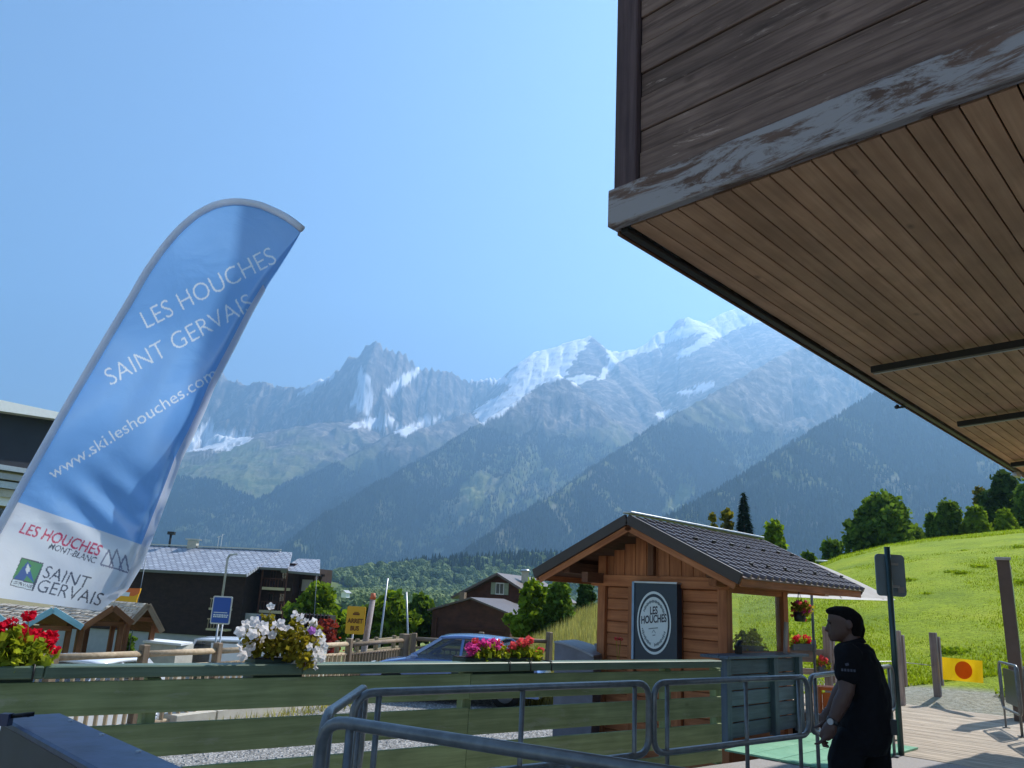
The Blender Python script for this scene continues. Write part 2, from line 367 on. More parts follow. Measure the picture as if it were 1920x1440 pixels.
def build_terrain(ncol=1380, nrow=590):
    px = np.linspace(-330, 2350, ncol); tn = px2tan(px)
    yy = np.exp(np.linspace(math.log(430), math.log(11200), nrow))
    T, Y = np.meshgrid(tn, yy); X = T*Y
    wx = (fbm(X/900, Y/900, 4, 3)-0.5); wy = (fbm(X/900, Y/900, 4, 9)-0.5)
    BSA = np.zeros_like(X); BDA = np.zeros_like(X); H = -16+18*smooth(500, 1800, Y)+0*X; hid = np.zeros_like(X)
    for ri, (cr, k1, k2, lam, dep) in enumerate(RIDGES):
        pts = [P(a, b, c) for a, b, c in cr]
        kk = [float(np.interp(a, [0, 900, 960, 1100, 1115, 1155, 1200, 1260, 1275, 1300, 1900], [1.2, 1.2, 0.5, 0.5, 1.1, 0.6, 0.5, 0.8, 0.6, 0.5, 0.6])) if ri == 0 else k1 for a, b, c in cr]
        KB = np.ones_like(X)*k1
        best = np.full(X.shape, -1e9); bs = np.zeros_like(X); bd = np.zeros_like(X); s0 = 0
        warp = 120 if ri else 60
        dmin = np.full(X.shape, 1e12); zc = np.zeros_like(X)
        for a, b, kA in zip(pts[:-1], pts[1:], kk):
            dx, dy = b.x-a.x, b.y-a.y; L2 = dx*dx+dy*dy; L = math.sqrt(L2)
            t = np.clip(((X-a.x)*dx+(Y-a.y)*dy)/L2, 0, 1)
            d = np.hypot((X-a.x-t*dx)*(2.3 if ri == 0 else 1.0), Y-a.y-t*dy); z = a.z+(b.z-a.z)*t
            h = z-((k1*d) if ri in (5, 6) else np.where(d < 700, kA*d, kA*700+k2*(d-700)))
            m = h > best
            best = np.where(m, h, best); bs = np.where(m, s0+t*L, bs); bd = np.where(m, d, bd); zc = np.where(m, z, zc); KB = np.where(m, kA, KB); s0 += L
        if ri in (5, 6): drop = k1*bd
        else: drop = np.where(bd < 700, KB*bd, KB*700+k2*(bd-700))
        g = ridged((bs+wx*260)/lam, (bd+wy*200)/1500, 4, 50+ri*7)
        amp = dep*smooth(0, 900, bd)+dep*0.12*smooth(0, 60, bd)
        nf = (0.2+0.8*smooth(0.55, 1.0, KB)) if ri == 0 else 1.0
        jag = (ridged(bs/60, bd/400, 3, 700)-0.55)*70*nf*np.exp(-bd/260) if ri == 0 else (ridged(bs/90, bd/400, 3, 710)-0.5)*24*np.exp(-bd/200)*(ri < 4)
        h = zc-drop+(g-0.62)*amp*1.5*nf+jag
        h += (ridged(X/170+wx, Y/170+wy, 4, 80+ri)-0.5)*min(70, dep*0.4)*smooth(20, 500, bd)*nf
        h += (ridged(X/75+wx, Y/75+wy, 3, 130+ri)-0.5)*min(34, dep*0.16)*smooth(10, 300, bd)*nf*(ri not in (5, 6))
        m = h > H; hid = np.where(m, ri+1, hid); H = np.where(m, h, H); BSA = np.where(m, bs, BSA); BDA = np.where(m, bd, BDA)
    H += (fbm(X/60, Y/60, 3, 200)-0.5)*smooth(900, 3000, Y)*10
    return px, X, Y, H, hid, BSA, BDA
tpx, TX, TY, TH_, THID, TBS, TBD = build_terrain()
nr, ncl = TX.shape
def proj_np(X, Y, Zz):
    q = np.stack([X, Y, Zz-CAMZ], -1); c = q@np.array(fwd)
    return 960+FPX*(q@np.array(rgt))/c, 720-FPX*(q@np.array(upv))/c
TPX, TPY = proj_np(TX, TY, TH_)
def inpoly(px, py, poly):
    r = np.zeros(px.shape, bool); n = len(poly)
    for i in range(n):
        x1, y1 = poly[i]; x2, y2 = poly[(i+1) % n]
        c = ((y1 > py) != (y2 > py)) & (px < (x2-x1)*(py-y1)/((y2-y1) or 1e-9)+x1); r ^= c
    return r
# snow fields and glaciers, as the places where they lie on the mountain
jx = (fbm(TX/120, TH_/60, 4, 301)-0.5)*18; jy = (fbm(TX/120, TH_/60, 4, 333)-0.5)*13
A, B = TPX+jx, TPY+jy
snow = np.zeros_like(TX)
for poly in [[(950, 712), (985, 660), (1110, 615), (1108, 640), (1080, 668), (1062, 700), (1050, 712), (1010, 722), (985, 745), (940, 780), (905, 795), (888, 770), (930, 745), (965, 722), (880, 712), (880, 700), (950, 700)],
             [(1128, 640), (1150, 652), (1200, 640), (1222, 622), (1232, 632), (1262, 622), (1280, 612), (1290, 588), (1310, 594), (1335, 588), (1385, 560), (1450, 576), (1425, 606), (1378, 616), (1352, 632), (1318, 650), (1290, 668), (1262, 674), (1276, 656), (1310, 638), (1330, 622), (1290, 630), (1250, 644), (1215, 658), (1190, 664), (1165, 676), (1145, 694), (1128, 712), (1118, 712), (1140, 676), (1142, 662)], [(1215, 638), (1235, 618), (1258, 614), (1240, 628), (1222, 640)],
             [(560, 740), (590, 712), (640, 690), (620, 712), (585, 736)], [(722, 735), (740, 715), (792, 682), (775, 712), (735, 740)],
             [(335, 850), (352, 815), (395, 788), (405, 806), (470, 822), (430, 845), (400, 842), (372, 845)],
             [(650, 800), (690, 782), (740, 780), (735, 800), (690, 805)], [(660, 760), (676, 690), (690, 700), (700, 765), (690, 780)],
             [(740, 806), (800, 782), (830, 782), (760, 818)], [(1270, 740), (1330, 715), (1345, 722), (1290, 745)], [(1230, 770), (1268, 766), (1240, 785)],
             [(1062, 706), (1100, 700), (1125, 708), (1080, 722)]]:
    snow = np.maximum(snow, inpoly(A, B, poly).astype(float))
snow *= (TY > 5600)*(0.55+0.45*(fbm(TX/90, TH_/40, 3, 341) > 0.3))
rock = smooth(900, 1500, TH_+(fbm(TX/300, TY/300, 4, 401)-0.5)*900)
rock = np.maximum(rock, 0.45*(fbm(TX/240, TH_/160, 4, 411) > 0.73)*(TY > 2300)*(TH_ > 150))
scree = inpoly(A, B, [(330, 852), (440, 828), (560, 800), (660, 790), (735, 800), (700, 822), (600, 868), (480, 940), (400, 900), (330, 900)]) | inpoly(A, B, [(860, 910), (905, 880), (940, 905), (880, 975), (860, 1000)]) | inpoly(A, B, [(1240, 965), (1275, 910), (1310, 925), (1270, 965)]) | inpoly(A, B, [(1080, 740), (1150, 720), (1180, 770), (1160, 830), (1120, 800)])
grass = 0.75*scree+0.6*inpoly(A, B, [(940, 905), (1000, 850), (1060, 900), (1120, 880), (1080, 920), (960, 970), (900, 960)])
grass = np.maximum(grass, 0.9*(fbm(TX/500, TY/260, 3, 431) > 0.60)*(TH_ < 700)*(TY < 2400))
grass = np.maximum(grass, 0.4*(fbm(TX/140, TH_/220, 4, 441) > 0.67)*(TY > 2400)*(TH_ < 1300))
strk = (fbm(TBS/70+fbm(TX/300, TY/300, 3, 611)*3, TBD/1100, 4, 600) > 0.60)*(fbm(TX/600, TY/600, 3, 607) > 0.46)*(TY > 1900)*(TH_ > 60)
grass = np.maximum(grass, 0.5*strk); rock = np.maximum(rock, 0.4*strk*(fbm(TX/90, TH_/90, 3, 615) > 0.55))
def grid_faces(nr, nc):
    i = np.arange(nr-1)[:, None]*nc+np.arange(nc-1)[None]; i = i.ravel()
    return np.stack([i, i+1, i+1+nc, i+nc], -1)
mm, nt, b = nmat('mountain_ground')
at_ = N(nt, 'VertexColor'); at_.layer_name = 'cover'
sp = N(nt, 'SeparateColor'); nt.links.new(at_.outputs[0], sp.inputs[0])
tc = N(nt, 'TexCoord')
n1 = noise(nt, tc.outputs['Object'], 0.012, 8, 0.65); n2 = noise(nt, tc.outputs['Object'], 0.045, 5, 0.6)
mp = N(nt, 'Mapping'); mp.inputs['Scale'].default_value = (1, 1, 0.22); nt.links.new(tc.outputs['Object'], mp.inputs[0])
n3 = noise(nt, mp.outputs[0], 0.011, 11, 0.68, 0.6)
forest = ramp(nt, n2, [(0.35, S(26, 38, 34)), (0.65, S(50, 64, 48))]).outputs[0]
rockc = ramp(nt, n3, [(0.32, S(52, 50, 52)), (0.5, S(108, 100, 94)), (0.66, S(176, 164, 150))]).outputs[0]
grs = ramp(nt, n1, [(0.35, S(96, 110, 54)), (0.65, S(150, 148, 96))]).outputs[0]
c = mixc(nt, sp.outputs[2], forest, grs); c = mixc(nt, sp.outputs[1], c, rockc)
snc = ramp(nt, n1, [(0.3, S(232, 236, 242)), (0.6, S(252, 252, 254))]).outputs[0]
c = mixc(nt, sp.outputs[0], c, snc)
nt.links.new(c, b.inputs['Base Color']); b.inputs['Roughness'].default_value = 0.95; b.inputs['Specular IOR Level'].default_value = 0.05
bump(nt, b, n3, 0.8, 26.0)
mt = mk_np('mountains', np.stack([TX, TY, TH_], -1).reshape(-1, 3), grid_faces(nr, ncl), mm, None, True, Matrix.Identity(4))
ca = mt.data.color_attributes.new('cover', 'FLOAT_COLOR', 'POINT')
cc = np.ones((nr*ncl, 4), np.float32); cc[:, 0] = snow.ravel(); cc[:, 1] = rock.ravel(); cc[:, 2] = grass.ravel()
ca.data.foreach_set('color', cc.ravel()); tag(mt, kind='structure')

# ------------------------------------------------------------------ forests (nobody could count them): geometry nodes on points
def gn_forest(name, pts, scl, mat, kind):
    me = bpy.data.meshes.new(name); me.vertices.add(len(pts)); me.vertices.foreach_set('co', np.asarray(pts, np.float32).ravel())
    a = me.attributes.new('size', 'FLOAT', 'POINT'); a.data.foreach_set('value', np.asarray(scl, np.float32))
    me.materials.append(mat)
    o = link(bpy.data.objects.new(name, me), None, Matrix.Identity(4)); tag(o, kind='stuff')
    g = bpy.data.node_groups.new(name+'_nodes', 'GeometryNodeTree')
    g.interface.new_socket('Geometry', in_out='INPUT', socket_type='NodeSocketGeometry'); g.interface.new_socket('Geometry', in_out='OUTPUT', socket_type='NodeSocketGeometry')
    gi = g.nodes.new('NodeGroupInput'); go = g.nodes.new('NodeGroupOutput')
    ip = g.nodes.new('GeometryNodeInstanceOnPoints'); jn = g.nodes.new('GeometryNodeJoinGeometry')
    if kind == 'conifer':
        for (rb, dp, zo) in ((0.2, 0.5, 0.06), (0.15, 0.45, 0.33), (0.09, 0.36, 0.64)):
            co = g.nodes.new('GeometryNodeMeshCone'); co.inputs['Vertices'].default_value = 6; co.inputs['Radius Bottom'].default_value = rb; co.inputs['Radius Top'].default_value = 0; co.inputs['Depth'].default_value = dp
            tr = g.nodes.new('GeometryNodeTransform'); tr.inputs['Translation'].default_value = (0, 0, zo); g.links.new(co.outputs[0], tr.inputs[0]); g.links.new(tr.outputs[0], jn.inputs[0])
        src = jn.outputs[0]
    else:
        for (r, off) in ((0.42, (0, 0, 0.55)), (0.3, (0.24, 0.1, 0.38)), (0.3, (-0.2, -0.14, 0.42)), (0.26, (0.02, -0.25, 0.7))):
            ic = g.nodes.new('GeometryNodeMeshIcoSphere'); ic.inputs['Radius'].default_value = r; ic.inputs['Subdivisions'].default_value = 3
            tr = g.nodes.new('GeometryNodeTransform'); tr.inputs['Translation'].default_value = off; g.links.new(ic.outputs[0], tr.inputs[0]); g.links.new(tr.outputs[0], jn.inputs[0])
        spn = g.nodes.new('GeometryNodeSetPosition'); nz = g.nodes.new('ShaderNodeTexNoise'); nz.inputs['Scale'].default_value = 7; nz.inputs['Detail'].default_value = 3
        vm = g.nodes.new('ShaderNodeVectorMath'); vm.operation = 'MULTIPLY_ADD'; vm.inputs[1].default_value = (0.55, 0.55, 0.55); vm.inputs[2].default_value = (-0.275, -0.275, -0.275)
        g.links.new(nz.outputs['Color'], vm.inputs[0]); g.links.new(vm.outputs[0], spn.inputs['Offset']); g.links.new(jn.outputs[0], spn.inputs[0]); src = spn.outputs[0]
    sm = g.nodes.new('GeometryNodeSetMaterial'); sm.inputs['Material'].default_value = mat; g.links.new(src, sm.inputs[0]); g.links.new(sm.outputs[0], ip.inputs['Instance'])
    na = g.nodes.new('GeometryNodeInputNamedAttribute'); na.data_type = 'FLOAT'; na.inputs['Name'].default_value = 'size'; g.links.new(na.outputs[0], ip.inputs['Scale'])
    rv = g.nodes.new('FunctionNodeRandomValue'); rv.data_type = 'FLOAT_VECTOR'; rv.inputs[0].default_value = (-0.05, -0.05, 0); rv.inputs[1].default_value = (0.05, 0.05, 6.28)
    g.links.new(rv.outputs[0], ip.inputs['Rotation']); g.links.new(gi.outputs[0], ip.inputs['Points']); g.links.new(ip.outputs[0], go.inputs[0])
    md = o.modifiers.new('scatter', 'NODES'); md.node_group = g
    return o
def instmat(name, c1, c2):
    m, nt, b = nmat(name); oi = N(nt, 'ObjectInfo'); r = ramp(nt, oi.outputs['Random'], [(0, c1), (1, c2)])
    nt.links.new(r.outputs[0], b.inputs['Base Color']); b.inputs['Roughness'].default_value = 0.9; b.inputs['Specular IOR Level'].default_value = 0.1; return m
def terr_z(x, y):
    fi = np.interp(np.log(y), np.log(TY[:, 0]), np.arange(nr)); t = x/y; tt = TX[0]/TY[0]; fj = np.interp(t, tt, np.arange(ncl))
    i = np.clip(fi.astype(int), 0, nr-2); j = np.clip(fj.astype(int), 0, ncl-2); a = fi-i; c = fj-j
    def g(Aa): return (Aa[i, j]*(1-a)+Aa[i+1, j]*a)*(1-c)+(Aa[i, j+1]*(1-a)+Aa[i+1, j+1]*a)*c
    return g(TH_), Aval(i, j)
def Aval(i, j): return rock[i, j], grass[i, j], snow[i, j], THID[i, j]
def scatter(n, y0, y1, zmax, p0=180, p1=2200, keep=None):
    t = rng.uniform(px2tan(p0), px2tan(p1), n); y = np.sqrt(rng.uniform(y0**2, y1**2, n)); x = t*y
    z, (rk, gr, sn, hd) = terr_z(x, y)
    k = (z < zmax+(fbm(x/200, y/200, 3, 77)-0.5)*300) & (rk < 0.5) & (gr < 0.3+0.4*rng.random(n)) & (sn < 0.2)
    if keep is not None: k &= keep(x, y, z, hd)
    return np.stack([x, y, z-1.0], -1)[k]
pf = scatter(230000, 1500, 6300, 1150, 230, 2000)
gn_forest('conifer_forest', pf, rng.uniform(17, 30, len(pf)), instmat('far_conifer', S(26, 38, 34), S(48, 62, 48)), 'conifer')
pd_ = scatter(15000, 440, 2100, 160, 150, 2100)
gn_forest('valley_woods', pd_, rng.uniform(9, 19, len(pd_)), instmat('far_broadleaf', S(72, 90, 54), S(122, 134, 84)), 'round')

# ------------------------------------------------------------------ valley ground and meadow hill
CR = np.array([(700, 1232, 46), (860, 1230, 46), (940, 1222, 46), (1000, 1196, 46), (1060, 1158, 50), (1115, 1136, 55), (1200, 1119, 60), (1300, 1103, 60), (1400, 1090, 60), (1500, 1076, 60), (1545, 1059, 60), (1583, 1045, 60), (1672, 1025, 62), (1750, 1014, 64), (1920, 998, 66), (2100, 985, 68), (2500, 965, 70)], float)
def deck_d(px):  # where the meadow begins, beyond the deck
    t = px2tan(px); return np.where(px > 1380, 16.9/(math.sin(BA)*t+math.cos(BA)), np.interp(px, [600, 900, 1000, 1380], [20, 20, 18, 17]))
def hill_z(px, d):
    d0 = deck_d(px); z0 = np.interp(px, [900, 1250, 1480], [-0.75, -0.6, -0.12])
    cy = np.interp(px, CR[:, 0], CR[:, 1]); dc = np.interp(px, CR[:, 0], CR[:, 2])
    hh = np.interp(px, np.arange(600, 2600, 50), [hz(p) for p in range(600, 2600, 50)])
    zc = CAMZ+(hh-cy)/FPX*dc*math.cos(TH)*1.0
    t = np.clip((d-d0)/(dc-d0), 0, 1); z = z0+(zc-z0)*(0.55*t+0.45*(1-(1-t)**2))
    past = np.clip(d-dc, 0, None); return z-0.0016*past**2*0.9-0.03*past
hp = np.linspace(905, 2500, 240); hd = np.concatenate([np.linspace(0, 1, 90)**1.3*52, 52+np.linspace(1, 60, 20)])
HPX, HDD = np.meshgrid(hp, hd); D = deck_d(HPX)+HDD; t = px2tan(HPX)
HZ = hill_z(HPX, D)+(fbm(t*D/3, D/3, 4, 501)-0.5)*0.22*smooth(0, 6, HDD)
edge = smooth(905, 1010, HPX); HZ = HZ*edge+(-3.0)*(1-edge)
gm, nt, b = nmat('meadow_grass'); tc = N(nt, 'TexCoord')
n1 = noise(nt, tc.outputs['Object'], 0.35, 6, 0.6); n2 = noise(nt, tc.outputs['Object'], 9, 6, 0.7); n3 = noise(nt, tc.outputs['Object'], 2.2, 5, 0.65)
c = ramp(nt, n1, [(0.32, S(122, 142, 22)), (0.5, S(148, 164, 26)), (0.7, S(170, 176, 44))]).outputs[0]
c = mixc(nt, 0.75, c, ramp(nt, n2, [(0.3, (0.3, 0.38, 0.26, 1)), (0.58, (1.12, 1.08, 1.0, 1))]).outputs[0], 'MULTIPLY')
c = mixc(nt, 0.5, c, ramp(nt, n3, [(0.3, (0.6, 0.66, 0.55, 1)), (0.6, (1.1, 1.1, 1, 1))]).outputs[0], 'MULTIPLY')
at2 = N(nt, 'VertexColor'); at2.layer_name = 'dry'; s2 = N(nt, 'SeparateColor'); nt.links.new(at2.outputs[0], s2.inputs[0])
c = mixc(nt, s2.outputs[0], c, ramp(nt, n2, [(0.3, S(120, 112, 60)), (0.7, S(186, 170, 104))]).outputs[0])
c = mixc(nt, s2.outputs[1], c, ramp(nt, n2, [(0.3, S(140, 134, 122)), (0.7, S(186, 180, 168))]).outputs[0])
nt.links.new(c, b.inputs['Base Color']); b.inputs['Roughness'].default_value = 0.9; b.inputs['Specular IOR Level'].default_value = 0.15
b.inputs['Sheen Weight'].default_value = 0.25; b.inputs['Sheen Tint'].default_value = S(200, 220, 90)
bump(nt, b, n2, 0.8, 0.12)
hill = mk_np('meadow_hill', np.stack([t*D, D, HZ], -1).reshape(-1, 3), grid_faces(*HPX.shape), gm, None, True, Matrix.Identity(4))
ca = hill.data.color_attributes.new('dry', 'FLOAT_COLOR', 'POINT'); cc = np.zeros((HPX.size, 4), np.float32); cc[:, 3] = 1
cc[:, 0] = (0.75*(1-smooth(1090, 1290, HPX))*(fbm(t*D/4, D/4, 3, 511) > 0.35)).ravel()
cc[:, 1] = ((HDD < 1.9)*(HPX > 1400)*1.0).ravel(); ca.data.foreach_set('color', cc.ravel()); tag(hill, kind='structure')

def zg(px, d):
    px = np.asarray(px, float); d = np.asarray(d, float)
    left = np.interp(d, [8, 14, 20, 26, 87, 200, 430, 900], [-1.6, -2.0, -2.5, -2.7, -7.6, -11, -15.5, -16])
    right = np.interp(d, [8, 18, 30, 60, 100, 200, 430, 900], [-1.0, -1.2, -1.4, -1.7, -4, -9, -15.5, -16])
    k = smooth(520, 860, px); return left*(1-k)+right*k
gp = np.linspace(-900, 2900, 190); gd = np.exp(np.linspace(math.log(7), math.log(470), 90))
GP, GD = np.meshgrid(gp, gd); GT = np.interp(GP, _pxs, _tans, left=-99); 
GT = np.where(GP < -400, _tans[0]+(GP+400)*(_tans[1]-_tans[0])/(_pxs[1]-_pxs[0]), GT)
GZ = zg(GP, GD); GZ = np.where((GP > 930) & (GD > 9), np.minimum(GZ, -3.2), GZ)
vm, nt, b = nmat('valley_grass'); tc = N(nt, 'TexCoord')
n1 = noise(nt, tc.outputs['Object'], 0.06, 6, 0.6); n2 = noise(nt, tc.outputs['Object'], 3, 6, 0.7)
c = ramp(nt, n1, [(0.3, S(90, 112, 40)), (0.7, S(150, 158, 70))]).outputs[0]
c = mixc(nt, 0.6, c, ramp(nt, n2, [(0.3, (0.5, 0.55, 0.45, 1)), (0.65, (1.1, 1.1, 1, 1))]).outputs[0], 'MULTIPLY')
nt.links.new(c, b.inputs['Base Color']); b.inputs['Roughness'].default_value = 0.95; bump(nt, b, n2, 0.5, 0.1)
vg = mk_np('valley_ground', np.stack([GT*GD, GD, GZ], -1).reshape(-1, 3), grid_faces(*GP.shape), vm, None, True, Matrix.Identity(4)); tag(vg, kind='structure')
# far base sheet under everything, out to the horizon
bs = mk('ground', [(-12500, -850, -26), (12500, -850, -26), (12500, 11800, -26), (-12500, 11800, -26)], [(0, 1, 2, 3)], vm, None, M=Matrix.Identity(4)); tag(bs, kind='structure')
# close ground under the camera's side
bs = mk('station_ground', [(-40, -40, -1.7), (40, -40, -1.7), (40, 7.4, -1.7), (-40, 7.4, -1.7)], [(0, 1, 2, 3)], M_['concrete'], None, M=Matrix.Identity(4)); tag(bs, kind='structure')
# asphalt road on the left, below the lot
asp = plain('asphalt', S(92, 92, 94), 0.9, 0, 0.12, 3, 0.2)
rv, rf = [], []
for i, d in enumerate(np.linspace(19.5, 75, 24)):
    for j, p in enumerate(np.linspace(60, 640, 12)):
        tt = px2tan(p); rv.append((tt*d, d, float(zg(p, d))+0.06))
for i in range(23):
    for j in range(11): rf.append((i*12+j, i*12+j+1, i*12+j+13, i*12+j+12))
tag(mk('road', rv, rf, asp, None, M=Matrix.Identity(4)), kind='structure')
# air
hm = bpy.data.materials.new('mountain_air'); hm.use_nodes = True; nt = hm.node_tree; nt.nodes.clear()
out = N(nt, 'OutputMaterial'); pv = N(nt, 'VolumePrincipled'); pv.inputs['Color'].default_value = (0.34, 0.605, 0.93, 1); pv.inputs['Density'].default_value = HAZE = 1.2e-4; pv.inputs['Anisotropy'].default_value = 0.42
nt.links.new(pv.outputs[0], out.inputs['Volume'])
ztop = float(TH_.max())+40
hv = [(x, y, z) for x in (-13000, 13000) for y in (-900, 11900) for z in (-28, ztop)]
hz_o = mk('haze', hv, [(0, 1, 3, 2), (4, 6, 7, 5), (0, 4, 5, 1), (2, 3, 7, 6), (0, 2, 6, 4), (1, 5, 7, 3)], hm, None, M=Matrix.Identity(4)); tag(hz_o, kind='stuff')
# ------------------------------------------------------------------ deck, lot, walls
def uv_of(p): return V(p).dot(U), V(p).dot(W)
def UVp(u, v, z=0): return U*u+W*v+Z*z
F0 = gz(0, 1249, 1.05); F1 = gz(1352, 1238, 1.05); FD = (F1-F0); FD.z = 0; FLEN = FD.length; FD.normalize(); FN = V((FD.y, -FD.x, 0))  # FN points to the camera side
pole_b = gz(1690, 1415, 0); up_, vp_ = uv_of(pole_b)

PB = 0.145
far_u = uv_of(gz(1755, 1321, 0))[0]+0.25
deck = bpy.data.objects.new('deck', None); link(deck, None, Matrix.Translation(UVp(13, 0))); tag(deck, kind='structure')
k = 0; uu = up_-0.02
while uu < far_u:
    v0 = -7.6 if uu > 12.3 else -4.15
    o = beam('deck_board', UVp(uu+PB/2, v0, -0.02+random.uniform(-0.002, 0.002)), UVp(uu+PB/2, 9.0, -0.02+random.uniform(-0.002, 0.002)), PB-0.008, 0.035, M_['deck'], deck, bev=0.003)
    uu += PB
m = MB(); m.box(UVp((up_+far_u)/2, -4.1, -0.40), UVp((up_+far_u)/2, 9, -0.40), far_u-up_-0.1, 0.70); m.box(UVp((12.4+far_u)/2, -7.5, -0.41), UVp((12.4+far_u)/2, -4.15, -0.41), far_u-12.5, 0.70)
m.build('deck_base', M_['darkgap'], deck)
# dark rubber-like paving of the station forecourt (camera side)
pav = plain('grey_paving', S(158, 152, 147), 0.9, 0, 0.22, 60, 0.3)
fc = [F0+FN*0.02-FD*4, F1+FN*0.02+FD*0.4]
q1, q2 = UVp(up_-0.03, uv_of(F1)[1]+0.25), UVp(up_-0.03, 9)
poly = [V((p.x, p.y, 0)) for p in (fc[0], fc[1], q1, q2, V((9, -9, 0)), V((-9, -9, 0)))]
m = MB(); m.prism([p-Z*0.008 for p in poly], (0, 0, -1.7)); o = fix_normals(m.build('forecourt', pav)); tag(o, kind='structure')
# gravel lot beyond the green fence, 0.7 m lower, held by a concrete edge
LZ = -0.7
gv, nt, b = nmat('grey_gravel'); tc = N(nt, 'TexCoord')
vo = N(nt, 'TexVoronoi'); vo.inputs['Scale'].default_value = 26; nt.links.new(tc.outputs['Object'], vo.inputs['Vector'])
c = ramp(nt, vo.outputs['Color'], [(0.1, S(112, 110, 106)), (0.5, S(168, 164, 158)), (0.9, S(206, 202, 196))]).outputs[0]
c = mixc(nt, 0.8, c, ramp(nt, vo.outputs['Distance'], [(0.2, (1, 1, 1, 1)), (0.62, (0.4, 0.4, 0.4, 1))]).outputs[0], 'MULTIPLY')
nt.links.new(c, b.inputs['Base Color']); b.inputs['Roughness'].default_value = 0.9; bump(nt, b, vo.outputs['Distance'], 0.8, -0.03)
PAL = [gz(-260, 1236, 0.48), gz(100, 1229, 0.48), gz(408, 1217, 0.48), P(655, 1205, 18.6), P(758, 1199, 21.6)]
pal_r = [PAL[-1], P(1030, 1196, PAL[-1].y-0.4), P(1130, 1196, PAL[-1].y-1.0)]
lot = [V((p.x, p.y, LZ)) for p in ([F0-FD*6+FN*0.02]+PAL+pal_r[1:]+[UVp(16.4, -5.6), UVp(12.4, -7.5), UVp(12.4, -4.2), UVp(up_, -4.2), F1+FN*0.02+FD*0.4])]
m = MB(); m.prism(lot, (0, 0, -3.2)); o = fix_normals(m.build('gravel_lot', gv)); tag(o, kind='structure')
# loose stones lying on the gravel
m = MB()
for i in range(2600):
    px_ = random.uniform(290, 1130); py_ = random.uniform(1300, 1438); p = gz(px_, py_, LZ); r = random.uniform(0.012, 0.03)
    a = random.uniform(0, 6.28); e = [p+V((math.cos(a+j*2.1)*r*random.uniform(0.7, 1.2), math.sin(a+j*2.1)*r*random.uniform(0.7, 1.2), 0)) for j in range(3)]
    m.add(e+[p+Z*r*0.9], [(0, 1, 3), (1, 2, 3), (2, 0, 3)])
tag(m.build('gravel', plain('loose_stone', S(176, 172, 166), 0.9, 0, 0.3, 12)), kind='stuff')
# low concrete wall on the road side of the lot
wl = thing('concrete_wall', 'low pale concrete wall below the log fence at the gravel edge', 'wall', PAL[1]-Z*1.2)
for a, b_ in zip([PAL[1].lerp(PAL[2], 0.72)]+PAL[2:-1], PAL[2:]):
    d = (b_-a); d.z = 0; L = d.length; d.normalize(); n = V((d.y, -d.x, 0)); k = max(1, round(L/2.2))
    for i in range(k):
        p, q = a+d*(L*i/k+0.006), a+d*(L*(i+1)/k-0.006)
        beam('wall_block', V((p.x, p.y, LZ-0.06))+n*0.02, V((q.x, q.y, LZ-0.06))+n*0.02, 0.34, 0.5, M_['concrete'], wl, bev=0.01)
# weeds at the foot of that wall
m = MB()
for i in range(420):
    p = PAL[2].lerp(PAL[3], random.uniform(-0.2, 0.9)); p = V((p.x, p.y, LZ))+V((random.gauss(0.55, 0.18), random.gauss(-0.25, 0.15), 0)); a = random.uniform(0, 6.28); h = random.uniform(0.05, 0.2); w_ = 0.012
    q = V((math.cos(a), math.sin(a), 0)); m.add([p-q*w_, p+q*w_, p+q.cross(Z)*h*0.5+Z*h], [(0, 1, 2)])
tag(m.build('weeds', M_['dry']), kind='stuff')

# ------------------------------------------------------------------ green board fence
fence = thing('board_fence', 'long green board fence with flower boxes on its cap rail', 'fence', F0-Z*1.05)
t290 = along(F0, FD, 296); step = along(F0, FD, 883)-t290
jn = [t290-step*2, t290-step, t290, t290+step, t290+2*step, FLEN-0.02]; jb = [t290-step*1.6, t290+step, FLEN-0.02]; jcap = [t290-step*1.6, along(F0, FD, 84), t290+step*0.4, FLEN-0.02]
for t in jn[1:]:
    p = F0+FD*t-FN*0.07; beam('fence_post', V((p.x, p.y, -0.02)), V((p.x, p.y, 0.965)), 0.09, 0.09, M_['greenb'], fence, up=FD)
for i in range(len(jb)-1):
    a, b_ = F0+FD*(jb[i]+0.002), F0+FD*(jb[i+1]-0.002)
    for k, (zt, h) in enumerate(((0.955, 0.205), (0.68, 0.205), (0.405, 0.205), (0.13, 0.12))):
        dz = random.uniform(-0.008, 0.008); zc = zt-h/2
        beam('fence_board', V((a.x, a.y, zc+dz)), V((b_.x, b_.y, zc+random.uniform(-0.008, 0.008))), 0.028, h, M_['greenb'], fence, bev=0.004)
for i in range(len(jcap)-1):
    a, b_ = F0+FD*(jcap[i]+0.002), F0+FD*(jcap[i+1]-0.002)
    beam('cap_rail', V((a.x, a.y, 1.012))-FN*0.05, V((b_.x, b_.y, 1.012))-FN*0.05, 0.16, 0.075, M_['greenc'], fence, bev=0.008)
for px_ in (63, 952, 991, 1030):
    p = F0+FD*along(F0, FD, px_)
    mtube('rail_clip', [p+FN*0.036+Z*(-0.08), p+FN*0.036+Z*0.006, p-FN*0.135+Z*0.006], 0.006, M_['black'], fence, 6)

